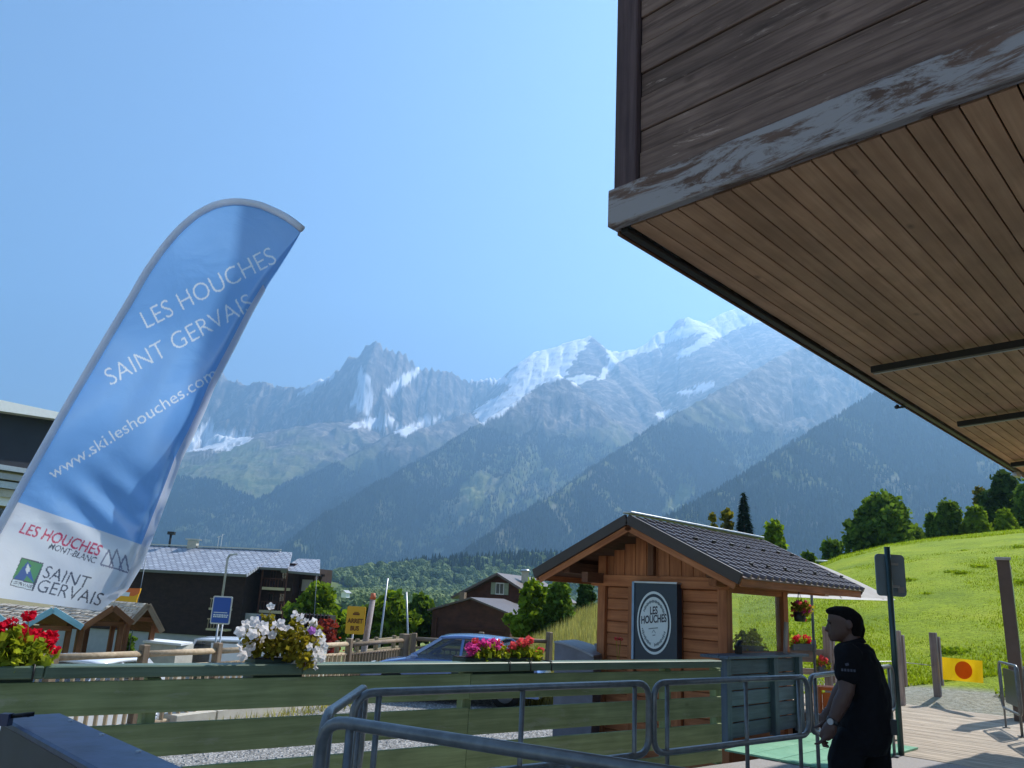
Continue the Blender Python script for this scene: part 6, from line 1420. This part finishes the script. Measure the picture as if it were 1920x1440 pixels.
# ------------------------------------------------------------------ cars
def car(name, label, cat, origin, ang, prof, hw, glassx, roofz, paint, wheels, wr_=0.32, tum=0.16, belt=0.88, group=None):
    """prof: side outline (x along the car, z) of the lower body; greenhouse from glassx=(x0 foot,x1 roof,x2 roof,x3 foot)"""
    t = thing(name, label, cat, origin, ang, group); M = WM[t.name]
    T = lambda x, y, z: M @ V((x, y, z))
    n = len(prof); m = MB(); ys = (-hw, -hw*0.96, hw*0.96, hw)
    # lofted body: tuck the sides in toward sill and bonnet
    rows = []
    for f, k in ((-1, 0.0), (-0.93, 0.05), (-0.6, 0.07), (0, 0.08), (0.6, 0.07), (0.93, 0.05), (1, 0.0)):
        rows.append([T(x*(1-0.02*abs(f)**3), hw*f*(1-0.08*max(0, 0.45-z)), z+(k-0.08 if z > 0.5 else 0)*0.6) for x, z in prof])
    for r in rows: m.v += [tuple(p) for p in r]
    for i in range(len(rows)-1):
        for k in range(n): m.f.append((i*n+k, i*n+(k+1) % n, (i+1)*n+(k+1) % n, (i+1)*n+k)); m.m.append(0)
    m.f.append(tuple(range(n))); m.f.append(tuple((len(rows)-1)*n+k for k in range(n-1, -1, -1))); m.m += [0, 0]
    o = fix_normals(m.build('body', paint, t)); o.data.polygons.foreach_set('use_smooth', [len(p.vertices) == 4 for p in o.data.polygons])
    x0, x1, x2, x3 = glassx; hb_, ht = hw*0.95, hw-tum
    m = MB(); c_ = [T(x0, -hb_, belt), T(x0, hb_, belt), T(x3, hb_, belt), T(x3, -hb_, belt), T(x1, -ht, roofz-0.06), T(x1, ht, roofz-0.06), T(x2, ht, roofz-0.06), T(x2, -ht, roofz-0.06)]
    m.add(c_, [(0, 1, 5, 4), (1, 2, 6, 5), (2, 3, 7, 6), (3, 0, 4, 7)]); fix_normals(m.build('glasshouse', M_['glass'], t))
    m = MB(); rp = []
    for i in range(9):
        s = i/8; x = x1-0.06+(x2-x1+0.12)*s; zz = roofz-0.06+0.07*math.sin(math.pi*(0.12+0.76*s))
        for f in (-1, -0.7, 0, 0.7, 1): rp.append(T(x, ht*f*1.03, zz-0.05*f*f))
    m.add(rp, [(i*5+k, i*5+k+1, (i+1)*5+k+1, (i+1)*5+k) for i in range(8) for k in range(4)]); o = m.build('roof', paint, t, True)
    sd = o.modifiers.new('thick', 'SOLIDIFY'); sd.thickness = 0.05; sd.offset = -1
    for s in (-1, 1):
        for (a, b_, w_) in (((x0, belt), (x1, roofz-0.05), 0.07), ((x3, belt), (x2, roofz-0.05), 0.09), ((x1*0.62+x2*0.38, belt), (x1*0.6+x2*0.4, roofz-0.05), 0.06)):
            p, q = T(a[0], s*hb_*1.005, a[1]), T(b_[0], s*ht*1.01, b_[1]); beam('pillar', p, q, w_, 0.05, paint, t, up=(M.to_3x3() @ V((0, 1, 0))))
        q = T(x0+(x1-x0)*0.25, s*(hw+0.09), belt+0.08); m = MB(); m.add([q+V((0.1*math.cos(a)*(0.7), 0, 0))+Z*0.07*math.sin(a) for a in [k*0.785 for k in range(8)]]+[q+(M.to_3x3() @ V((0.12, 0, 0)))+V((0, 0, 0))], [(k, (k+1) % 8, 8) for k in range(8)]); fix_normals(m.build('wing_mirror', paint, t))
        m = MB(); hx_ = prof[0][0]+0.1; m.add([T(hx_-0.02, s*hw*0.9, 0.66), T(hx_-0.04, s*hw*0.55, 0.64), T(hx_+0.02, s*hw*0.55, 0.76), T(hx_+0.25, s*hw*0.95, 0.8)], [(0, 1, 2, 3)]); m.build('headlight', M_['wsign'], t)
        for wx in wheels:
            p = T(wx, s*(hw-0.2), wr_); q = T(wx, s*(hw+0.015), wr_); w = mtube('wheel', [p, q], wr_, M_['rubber'], t, 20); mtube('rim', [q-(q-p).normalized()*0.01, q+(q-p).normalized()*0.008], wr_*0.62, M_['alu'], w, 16)
    return t
hatch = [(-2.05, 0.25), (-2.08, 0.5), (-2.0, 0.68), (-1.6, 0.82), (-0.95, 0.93), (0.2, 0.94), (1.5, 0.98), (1.95, 0.95), (2.08, 0.6), (2.05, 0.25)]
bl = plain('blue_car_paint', S(96, 124, 176), 0.22, 0.3, 0.04, 3, coat=0.8)
wp = plain('white_car_paint', S(222, 224, 228), 0.25, 0, 0.03, 3, coat=0.6)
q = P(872, 1200, 19.3)
car('blue_car', 'blue hatchback parked behind the pink flowers', 'car', V((q.x-0.1, q.y+0.1, LZ)), R_(-12), hatch, 0.88, (-1.0, -0.25, 1.0, 1.75), 1.41, bl, (-1.3, 1.28))
vanp = [(-2.5, 0.3), (-2.55, 0.7), (-2.4, 0.95), (-1.75, 1.12), (-1.3, 1.2), (0.5, 1.22), (2.5, 1.22), (2.55, 0.6), (2.5, 0.3)]
q = P(418, 1196, 26); zr_ = float(zg(418, 26))
v_ = car('white_van', 'white van on the road behind the log fence and petunias', 'van', V((q.x+0.6, q.y, zr_)), R_(-6), vanp, 0.98, (-1.75, -1.05, 2.3, 2.45), q.z-zr_, wp, (-1.6, 1.55), 0.34, 0.12, 1.2)
M = WM[v_.name]; m = MB(); m.prism([M @ V((-0.5, -0.99, 1.2)), M @ V((2.46, -0.99, 1.2)), M @ V((2.4, -0.92, q.z-zr_-0.1)), M @ V((-0.55, -0.92, q.z-zr_-0.1))], M.to_3x3() @ V((0, 1.9, 0))); fix_normals(m.build('cargo_side', wp, v_))
q = P(125, 1238, 14.5); zr_ = q.z-1.46
car('white_car', 'white car roof showing above the fence below the red geraniums', 'car', V((q.x, q.y+0.3, zr_)), R_(80), hatch, 0.88, (-1.0, -0.25, 1.0, 1.75), 1.47, wp, (-1.3, 1.28))
# pale road furniture by the stalls
q = P(300, 1215, 24); t = thing('stone_block', 'pale flat topped stone block in front of the dark chalet', 'block', V((q.x, q.y, float(zg(300, 24)))))
m = MB(); m.prism([V((q.x-0.5, q.y, float(zg(300, 24)))), V((q.x+0.55, q.y, float(zg(300, 24)))), V((q.x+0.45, q.y, q.z+0.1)), V((q.x-0.45, q.y, q.z+0.14))], V((0.2, 0.8, 0))); fix_normals(m.build('block_body', M_['concrete'], t)); m = MB(); m.box(V((q.x-0.5, q.y+0.4, q.z+0.16)), V((q.x+0.6, q.y+0.4, q.z+0.12)), 0.9, 0.06); m.build('block_top', M_['white'], t)

# ------------------------------------------------------------------ flowers
def leafblob(par, name, blobs, rad, n, size, mat, seed):
    v, f = leaf_quads(blobs, rad, n, size, np.random.default_rng(seed), inner=0.1); return mk_np(name, v, f, M_[mat], par)
_hc = {}
def head_mesh(mat, r, n, seed):
    k = (mat, r, seed)
    if k in _hc: return _hc[k]
    rg = np.random.default_rng(seed); v, f = leaf_quads([(0, 0, 0)], [(r, r, r*0.75)], n, r*0.75, rg, inner=0.55)
    me = bpy.data.meshes.new('flower'); me.from_pydata([tuple(p) for p in v], [], [tuple(int(i) for i in q) for q in f]); me.materials.append(M_[mat]); _hc[k] = me; return me
def put(name, me, p, par, rot=(0, 0, 0), s=1.0):
    return link(bpy.data.objects.new(name, me), par, Matrix.Translation(V(p)) @ Euler(rot).to_matrix().to_4x4() @ Matrix.Scale(s, 4))
def fpos(px_, py_, off=0.0):
    """a point above the fence line seen at that pixel"""
    d = pdir(px_, py_); n = FN; o = F0-FN*(0.12+off); k = (o-CAM).dot(n)/d.dot(n); return CAM+d*k
def planter(t, pa, pb_, w_=0.2, h_=0.15, drop=0.0):
    a, b_ = F0+FD*along(F0, FD, pa)-FN*0.16, F0+FD*along(F0, FD, pb_)-FN*0.16
    a, b_ = V((a.x, a.y, 1.0-drop)), V((b_.x, b_.y, 1.0-drop)); m = MB(); m.box(a, b_, w_, h_); m.build('planter', M_['planter'], t); m = MB(); m.box(a+Z*(h_/2+0.004), b_+Z*(h_/2+0.004), w_*0.86, 0.008); m.build('soil', M_['soil'], t)
# red geraniums
p0 = fpos(40, 1240); t = thing('geranium_box', 'bright red geraniums in a box at the left end of the fence', 'plant', V((p0.x, p0.y, 1.0)))
planter(t, -30, 70)
leafblob(t, 'foliage', [fpos(x, y, random.uniform(-0.08, 0.1)) for x, y in ((-10, 1215), (15, 1205), (40, 1218), (62, 1228), (30, 1235), (0, 1232), (75, 1238))], [0.09]*7, 700, 0.05, 'leafP', 41)
for i, (x, y, s) in enumerate(((-4, 1176, 1.1), (20, 1167, 1.0), (54, 1155, 1.0), (44, 1180, 1.0), (72, 1190, 1.35), (58, 1196, 1.2), (98, 1192, 1.0), (84, 1202, 1.1), (98, 1218, 1.1), (10, 1208, 1.1), (28, 1192, 0.9), (-12, 1190, 1.0), (92, 1206, 0.9))):
    p = fpos(x, y, random.uniform(-0.06, 0.1)); st = put('flower_head', head_mesh('fred', 0.035, 46, i % 4), p, t, (0, 0, i), s*1.05)
    q = fpos(30+(x-30)*0.5, 1236); mtube('stem', [q, (q+p)/2+V((0.01, 0, 0.015)), p-Z*0.01], 0.0025, M_['leafP'], t, 4, caps=False)
# white petunias
p0 = fpos(525, 1240); t = thing('petunia_box', 'large trailing clump of white and lilac petunias on the fence rail', 'plant', V((p0.x, p0.y, 1.0)))
planter(t, 484, 575)
leafblob(t, 'foliage', [fpos(x, y, o) for x, y, o in ((470, 1195, 0), (500, 1190, 0.05), (530, 1195, 0), (560, 1200, -0.1), (515, 1215, -0.05), (545, 1222, -0.12), (580, 1210, -0.05), (480, 1215, 0), (555, 1172, 0.04), (575, 1238, -0.22), (500, 1165, 0.03), (590, 1185, -0.05))], [0.075, 0.085, 0.085, 0.085, 0.08, 0.08, 0.075, 0.07, 0.06, 0.06, 0.05, 0.06], 1500, 0.034, 'leafQ', 42)
def petunia_mesh(mat, throat):
    if (mat, 'pet') in _hc: return _hc[(mat, 'pet')]
    vs, fs, fm = [(0, 0, -0.018)], [], []
    for k in range(20):
        a = 2*math.pi*k/20; lob = 0.0255*(1+0.12*math.cos(5*a)); vs.append((math.cos(a)*0.009, math.sin(a)*0.009, -0.005)); 
    for k in range(20):
        a = 2*math.pi*k/20; lob = 0.029*(1+0.13*math.cos(5*a)); vs.append((math.cos(a)*lob, math.sin(a)*lob, 0.004+0.005*math.cos(5*a+1)))
    for k in range(20):
        k2 = (k+1) % 20; fs.append((0, 1+k, 1+k2)); fm.append(1); fs.append((1+k, 21+k, 21+k2, 1+k2)); fm.append(0)
    me = bpy.data.meshes.new('petunia'); me.from_pydata(vs, [], fs); me.materials.append(M_[mat]); me.materials.append(M_[throat]); me.polygons.foreach_set('material_index', fm); _hc[(mat, 'pet')] = me; return me
rp = random.Random(9)
spots = [(450, 1184), (463, 1168), (470, 1172), (460, 1178), (508, 1139), (550, 1150), (553, 1153), (566, 1160), (572, 1166), (587, 1170), (476, 1204), (456, 1228), (450, 1215), (515, 1172), (498, 1180), (511, 1190), (531, 1206), (556, 1176), (548, 1180), (565, 1186), (570, 1192), (585, 1184), (595, 1188), (598, 1195), (590, 1198), (603, 1203), (608, 1212), (600, 1212), (592, 1218), (585, 1224), (565, 1208), (573, 1222), (566, 1240), (580, 1238), (592, 1246), (590, 1250), (545, 1250), (555, 1246), (484, 1192), (488, 1174), (525, 1170), (536, 1178), (575, 1200), (612, 1222), (598, 1230), (605, 1236), (472, 1188), (466, 1198), (478, 1166), (484, 1176), (494, 1172), (520, 1182), (528, 1190), (545, 1198), (560, 1232), (577, 1178), (582, 1194), (597, 1206), (605, 1196), (600, 1222), (587, 1232), (580, 1214), (588, 1240), (456, 1192), (461, 1224), (470, 1214), (490, 1200)]
for i, (x, y) in enumerate(spots):
    p = fpos(x+rp.uniform(-2, 2), y+rp.uniform(-2, 2), rp.uniform(-0.22, 0.06)-(0.05 if y > 1225 else 0)); kind = 'flilac' if i in (30, 32, 21) else ('fwhite')
    put('blossom', petunia_mesh(kind, 'flilac' if i in (30, 32, 21, 12, 40) else 'fwhite'), p, t, (R_(rp.uniform(30, 130)), R_(rp.uniform(-50, 50)), R_(rp.uniform(-60, 60))), rp.uniform(0.95, 1.4))
for (x, y) in ((508, 1142), (550, 1154), (587, 1174), (566, 1164)):
    q = fpos(x-10, 1195); p = fpos(x, y); mtube('stem', [q, (p+q)/2+V((-0.01, 0, 0)), p], 0.003, M_['leafQ'], t, 4, caps=False)
# pink geraniums
p0 = fpos(945, 1238); t = thing('geranium_box', 'mixed magenta and coral geraniums in a box in front of the blue car', 'plant', V((p0.x, p0.y, 1.0)))
planter(t, 880, 1010)
leafblob(t, 'foliage', [fpos(x, y, 0) for x, y in ((905, 1228), (925, 1226), (945, 1230), (965, 1228), (985, 1226), (1003, 1228), (915, 1218), (975, 1220), (890, 1232))], [0.065]*9, 620, 0.045, 'leafP', 43)
for i, (x, y, k, s) in enumerate(((880, 1214, 'fpink', 1.0), (887, 1220, 'fpink', 1.1), (893, 1208, 'fpink', 1.0), (910, 1207, 'fpink', 1.1), (920, 1212, 'fpink', 1.1), (930, 1212, 'fpink', 0.9), (882, 1231, 'fpink', 0.8), (893, 1230, 'fpink', 0.9), (937, 1205, 'fcoral', 0.8), (952, 1222, 'fcoral', 0.8), (962, 1210, 'fcoral', 0.9), (978, 1205, 'fcoral', 1.0), (990, 1202, 'fcoral', 1.1), (1012, 1220, 'fcoral', 0.9), (1008, 1230, 'fcoral', 0.7), (943, 1226, 'fwhite', 0.7), (925, 1204, 'fpink', 0.9), (891, 1202, 'fcoral', 0.7))):
    p = fpos(x, y, random.uniform(-0.05, 0.05)); put('flower_head', head_mesh(k, 0.042, 40, i % 4), p, t, (0, 0, i), s)
    q = fpos(945+(x-945)*0.85, 1236); mtube('stem', [q, p-Z*0.01], 0.003, M_['leafP'], t, 4, caps=False)
# coral spray by the poster case
q = P(1160, 1198, 11.6); t = thing('small_flowers', 'two small coral blooms above the paler grey container', 'plant', V((q.x, q.y, q.z-0.4)))
for dx_ in (-0.03, 0.03): put('flower_head', head_mesh('fcoral', 0.035, 30, 1), q+V((dx_, 0, 0)), t, (0, 0, dx_), 0.8); mtube('stem', [q+V((dx_, 0, 0)), q+V((0, 0.05, -0.4))], 0.004, M_['leafP'], t, 4)
# hanging basket under the kiosk eave
tE = along(Q(oR, 0, KZE-0.1), U, 1500); hp_ = Q(oR-0.02, tE, KZE-0.12); pc = P(1498, 1156, hp_.y); zc_ = pc.z
t = thing('hanging_basket', 'black hanging pot of pink and salmon flowers under the kiosk eave', 'plant', hp_)
mtube('pot', [V((hp_.x, hp_.y, zc_-0.07)), V((hp_.x, hp_.y, zc_-0.06)), V((hp_.x, hp_.y, zc_+0.06))], [0.06, 0.075, 0.095], M_['black'], t, 14)
for k in range(3): a = k*2.1; mtube('wire', [hp_, V((hp_.x+0.09*math.cos(a), hp_.y+0.09*math.sin(a), zc_+0.06))], 0.004, M_['black'], t, 4)
leafblob(t, 'foliage', [(hp_.x, hp_.y, zc_+0.11), (hp_.x+0.08, hp_.y-0.05, zc_+0.09)], [0.11, 0.09], 240, 0.04, 'leafQ', 44)
for i in range(20):
    a = i*2.4; r = 0.05+0.11*((i*7) % 10)/10; put('flower_head', head_mesh('fpink' if i % 3 == 0 else 'fcoral', 0.035, 26, i % 4), V((hp_.x+math.cos(a)*r+0.03, hp_.y+math.sin(a)*r*0.8-0.02, zc_+0.13+0.08*math.cos(i)-(0.1 if i > 15 else 0))), t, (0, 0, i), 0.75)
# flowers on the far deck rail, yellow plant by the window
for lb_, x0, x1, y, Y, ks, nm in (('red and orange flowers on the grey deck railing behind the kiosk', 1486, 1522, 1206, 16.1, ('fcoral', 'fred'), 'rail_flowers'), ('small orange flower pot beside the grey post on the deck', 1534, 1546, 1246, 15.9, ('fcoral',), 'rail_flowers')):
    q = P((x0+x1)/2, y+8, Y); t = thing(nm, lb_, 'plant', q-Z*0.1); a, b_ = P(x0, y+7, Y), P(x1, y+7, Y); m = MB(); m.box(a, b_, 0.18, 0.12); m.build('planter', M_['slate'], t)
    leafblob(t, 'foliage', [a+Z*0.07, (a+b_)/2+Z*0.09, b_+Z*0.07], [0.1, 0.12, 0.1], 200, 0.05, 'leafP', 45)
    for i in range(12): put('flower_head', head_mesh(ks[i % len(ks)], 0.05, 26, i % 4), a.lerp(b_, random.random())+V((0, random.uniform(-0.1, 0.05), random.uniform(0.08, 0.2))), t, (0, 0, i), 0.9)
q = P(1402, 1205, 13.4); t = thing('yellow_plant', 'yellowish trailing plant in a pot seen through the kiosk window', 'plant', V((q.x, q.y, q.z-0.2)))
m = MB(); m.box(q+V((-0.18, 0, -0.12)), q+V((0.22, 0, -0.12)), 0.2, 0.16); m.build('planter', M_['slate'], t); leafblob(t, 'foliage', [q+V((-0.1, 0, 0.02)), q+V((0.08, 0, 0.04)), q+V((0.2, -0.05, -0.1))], [0.14, 0.14, 0.1], 260, 0.06, 'leafP', 46)
beam('stand', V((q.x, q.y, LZ)), V((q.x, q.y, q.z-0.2)), 0.3, 0.2, M_['greypost'], t)
# ------------------------------------------------------------------ the man in black
hip = gz(1622, 1392, 0.90); YP = hip.y; mpp = (hip-CAM).dot(fwd)/FPX
def J(px_, py_, dy=0.0): p = P(px_, py_, YP); return V((p.x, p.y+dy, p.z))
def ring_loft(m, rings, n=20):
    """rings: (centre, half depth along x, half width along y, tilt)"""
    o = len(m.v)
    for c, a, b_ in rings:
        for k in range(n):
            t = 2*math.pi*k/n; m.v.append((c.x+a*math.cos(t), c.y+b_*math.sin(t), c.z))
    for i in range(len(rings)-1):
        for k in range(n): m.f.append((o+i*n+k, o+i*n+(k+1) % n, o+(i+1)*n+(k+1) % n, o+(i+1)*n+k)); m.m.append(0)
    m.f.append(tuple(o+k for k in range(n-1, -1, -1))); m.f.append(tuple(o+(len(rings)-1)*n+k for k in range(n))); m.m += [0, 0]
def ell_(m, c, rx, ry, rz):
    bm = bmesh.new(); bmesh.ops.create_uvsphere(bm, u_segments=16, v_segments=10, radius=1)
    m.add([(c.x+v.co.x*rx, c.y+v.co.y*ry, c.z+v.co.z*rz) for v in bm.verts], [tuple(v.index for v in f.verts) for f in bm.faces]); bm.free()
def limb(m, pts, rad, n=14):
    m.tube(pts, rad, n)
    for p, r in zip(pts, rad): ell_(m, V(p), r, r, r)
def solidify(name, m, mat, par, vox=0.008, smooth_n=4, fold=0):
    """join all shapes into one continuous skin"""
    me = bpy.data.meshes.new('tmp'); me.from_pydata(m.v, [], m.f); bm = bmesh.new(); bm.from_mesh(me); bmesh.ops.recalc_face_normals(bm, faces=bm.faces); bm.to_mesh(me); bm.free()
    o = bpy.data.objects.new('tmp', me); COL.objects.link(o)
    r = o.modifiers.new('r', 'REMESH'); r.mode = 'VOXEL'; r.voxel_size = vox; r.use_smooth_shade = True
    s = o.modifiers.new('s', 'SMOOTH'); s.factor = 0.5; s.iterations = smooth_n
    if fold:
        tx = bpy.data.textures.new('folds', 'CLOUDS'); tx.noise_scale = 0.11; tx.noise_depth = 2
        d = o.modifiers.new('d', 'DISPLACE'); d.texture = tx; d.strength = fold; d.mid_level = 0.5; d.texture_coords = 'GLOBAL'
    bpy.context.view_layer.update(); dg = bpy.context.evaluated_depsgraph_get(); e = o.evaluated_get(dg).to_mesh()
    vs = np.empty(len(e.vertices)*3, np.float32); e.vertices.foreach_get('co', vs); fs = [tuple(p.vertices) for p in e.polygons]
    o.evaluated_get(dg).to_mesh_clear(); bpy.data.objects.remove(o)
    return mk(name, vs.reshape(-1, 3), fs, mat, par, True)
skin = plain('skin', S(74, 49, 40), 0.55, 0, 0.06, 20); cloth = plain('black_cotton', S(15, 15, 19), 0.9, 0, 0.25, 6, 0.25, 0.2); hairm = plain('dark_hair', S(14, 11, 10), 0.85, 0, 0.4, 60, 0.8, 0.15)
pe = thing('person', 'man in black polo shirt and trousers leaning forward beside the barriers', 'person', V((hip.x, hip.y, 0)))
def torso(m, g, lo=True):
    R = [(1606, 1207, .066, .075), (1609, 1221, .098, .165), (1610, 1237, .115, .20), (1613, 1255, .125, .205), (1619, 1280, .132, .19), (1624, 1310, .138, .18), (1623, 1340, .142, .178), (1621, 1368, .146, .182)]
    if lo: R.append((1620, 1390, .140, .180))
    ring_loft(m, [(J(x, y), a*0.95*mpp/0.00312+g, b_+g) for x, y, a, b_ in R][::-1])
sh_n, el_n, wr_n, kn_n = J(1592, 1228, -.17), J(1588, 1292, -.22), J(1565, 1349, -.23), J(1556, 1372, -.235)
sh_f, el_f, wr_f, kn_f = J(1594, 1226, .17), J(1586, 1290, .23), J(1562, 1340, .24), J(1552, 1362, .24)
LEGN = [J(1598, 1392, -.085), J(1586, 1428, -.09)]; LEGF = [J(1634, 1392, .085), J(1639, 1430, .09)]
kx = V((LEGN[1].x-0.02, YP-.095, 0.50)); LEGN += [kx, V((kx.x+0.03, YP-.10, 0.10))]
kx = V((LEGF[1].x+0.02, YP+.095, 0.50)); LEGF += [kx, V((kx.x+0.10, YP+.10, 0.10))]
m = MB(); torso(m, -0.02)
limb(m, [J(1603, 1212), J(1592, 1190)], [.062, .058])
for L in (LEGN, LEGF): limb(m, L, [.085, .08, .052, .036])
# head: rings from chin to crown, face towards -x
prof = [(1203, 1566, 1582, .030), (1198, 1561, 1591, .048), (1191, 1559, 1602, .062), (1184, 1558, 1609, .068), (1177, 1558, 1612, .072), (1169, 1557.5, 1613, .076), (1162, 1556, 1613, .078), (1154, 1556, 1611, .077), (1147, 1558, 1606, .071), (1141, 1564, 1598, .056), (1137.5, 1574, 1588, .028)]
ring_loft(m, [(V(((J(a, y).x+J(b_, y).x)/2, YP, J(a, y).z)), (J(b_, y).x-J(a, y).x)/2, w_) for y, a, b_, w_ in prof], 24)
m.tube([J(1558.5, 1166), J(1555.5, 1177), J(1553.5, 1181.5), J(1558, 1184)], [.008, .011, .014, .008], 8)
for dy in (-.02, .02): ell_(m, J(1557.5, 1164, dy), .012, .02, .008)
ell_(m, J(1558.5, 1189, 0), .008, .022, .006); ell_(m, J(1559, 1193, 0), .009, .02, .007); ell_(m, J(1564, 1199, 0), .016, .022, .014)
for s in (-1, 1): ell_(m, J(1594, 1171, s*.078), .018, .010, .032)
for (a, b_, c, d, s) in ((sh_n, el_n, wr_n, kn_n, -1), (sh_f, el_f, wr_f, kn_f, 1)):
    limb(m, [a, a.lerp(b_, .5), b_, b_.lerp(c, .35), c], [.06, .052, .044, .045, .030])
    m.tube([c, c.lerp(d, .45), d], [.030, .040, .036], 12); ell_(m, d, .03, .036, .03)
    out = (d-c).normalized(); fw = V((-1, 0, -0.15)).normalized()
    for k in range(4):
        yo = (-.027+.018*k); Lf = (.075, .085, .08, .062)[k]; b0 = d+V((0.0, yo, 0))
        k1_ = b0+(out*.75+fw*.35).normalized()*Lf*.48; k2_ = k1_+(out*.45+fw*(.75 if k == 0 else -.35)+V((0, 0, -.2))).normalized()*Lf*.32; k3_ = k2_+(out*.2+fw*(.9 if k == 0 else -.8)).normalized()*Lf*.28
        m.tube([b0, k1_, k2_, k3_], [.0105, .010, .009, .007], 8); ell_(m, k3_, .007, .007, .007)
    t0_ = c.lerp(d, .35)+V((-.02, -.012*s*-1, 0)); t1_ = t0_+V((-.022, s*.006, -.022)); t2_ = t1_+V((-.012, 0, -.028)); m.tube([t0_, t1_, t2_], [.014, .012, .009], 8); ell_(m, t2_, .009, .009, .009)
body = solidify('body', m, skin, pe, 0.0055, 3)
# eyes and brows
m = MB()
for dy in (-.03, .03): ell_(m, J(1560.5, 1168.5, dy), .010, .013, .007)
m.build('eyes', plain('eye_dark', S(30, 26, 26), 0.2), body, True)
# shirt with short sleeves and collar
m = MB(); torso(m, 0.006, True)
for a, b_ in ((sh_n, el_n), (sh_f, el_f)): limb(m, [a, a.lerp(b_, .25), a.lerp(b_, .47)], [.078, .074, .072])
shirt = solidify('polo_shirt', m, cloth, pe, 0.008, 3, 0.034)
m = MB(); m.tube([J(1601, 1211), J(1597, 1200)], [.078, .070], 18); m.build('collar', cloth, pe, True)
m = MB()
lc = sh_n.lerp(el_n, .38)
for k in range(5): m.box(lc+V((-0.035+0.016*k, -0.077, 0.0)), lc+V((-0.024+0.016*k, -0.077, 0.0)), 0.003, 0.014)
m.box(lc+V((-0.012, -0.079, 0.028)), lc+V((0.006, -0.079, 0.034)), 0.003, 0.014); m.build('sleeve_print', plain('grey_embroidery', S(64, 66, 78), 0.8), shirt)
# trousers
m = MB(); ring_loft(m, [(J(x, y), a, b_) for x, y, a, b_ in ((1619, 1412, .12, .17), (1620, 1390, .145, .184), (1621, 1366, .15, .186))])
for L in (LEGN, LEGF): limb(m, [L[0], L[1], L[2], L[3]+V((0, 0, 0.0))], [.098, .094, .072, .066])
tr_ = solidify('trousers', m, cloth, pe, 0.009, 3, 0.03)
m = MB(); c = J(1667, 1360, -.06); m.box(c+Z*-0.035, c+Z*0.045, 0.05, 0.035, up=V((0, 1, 0))); m.build('belt_pouch', M_['black'], tr_)
for L, s in ((LEGN, -1), (LEGF, 1)):
    a = L[3]; m = MB(); m.tube([V((a.x+.06, a.y, .055)), V((a.x-.02, a.y, .06)), V((a.x-.12, a.y, .045)), V((a.x-.2, a.y, .03))], [.042, .056, .045, .028], 12); m.box(V((a.x+.09, a.y, .014)), V((a.x-.22, a.y, .014)), .09, .028); m.build('shoe', M_['rubber'], pe, True)
# hair with a short tail, watch
m = MB()
hp_f = [(1192, 1594, 1614, .055), (1184, 1592, 1616, .070), (1176, 1587, 1618, .078), (1168, 1580, 1619, .083), (1161, 1574, 1618, .084), (1155, 1561, 1616, .083), (1149, 1553, 1613, .078), (1144, 1551, 1607, .068), (1139, 1558, 1600, .050), (1136, 1570, 1590, .03)]
ring_loft(m, [(V(((J(a, y).x+J(b_, y).x)/2, YP, J(a, y).z)), (J(b_, y).x-J(a, y).x)/2, w_) for y, a, b_, w_ in hp_f], 24)
m.tube([J(1612, 1170), J(1616, 1180), J(1615, 1194), J(1612, 1200)], [.022, .020, .014, .006], 8)
solidify('hair', m, hairm, pe, 0.006, 2)
wd = (wr_n-el_n).normalized(); m = MB(); m.tube([wr_n-wd*.022, wr_n+wd*.004], [.036, .036], 14); wt = m.build('watch_strap', M_['black'], pe, True); m = MB(); c = wr_n-wd*.01+V((-.012, -.034, 0)); m.tube([c, c+V((-.003, -.010, 0))], [.017, .017], 12); m.build('watch_face', M_['alu'], wt)

# he stands side-on to the camera, facing the barriers
pe.matrix_basis = Matrix.Translation(V((hip.x, hip.y, 0))) @ Matrix.Rotation(R_(-22), 4, 'Z')
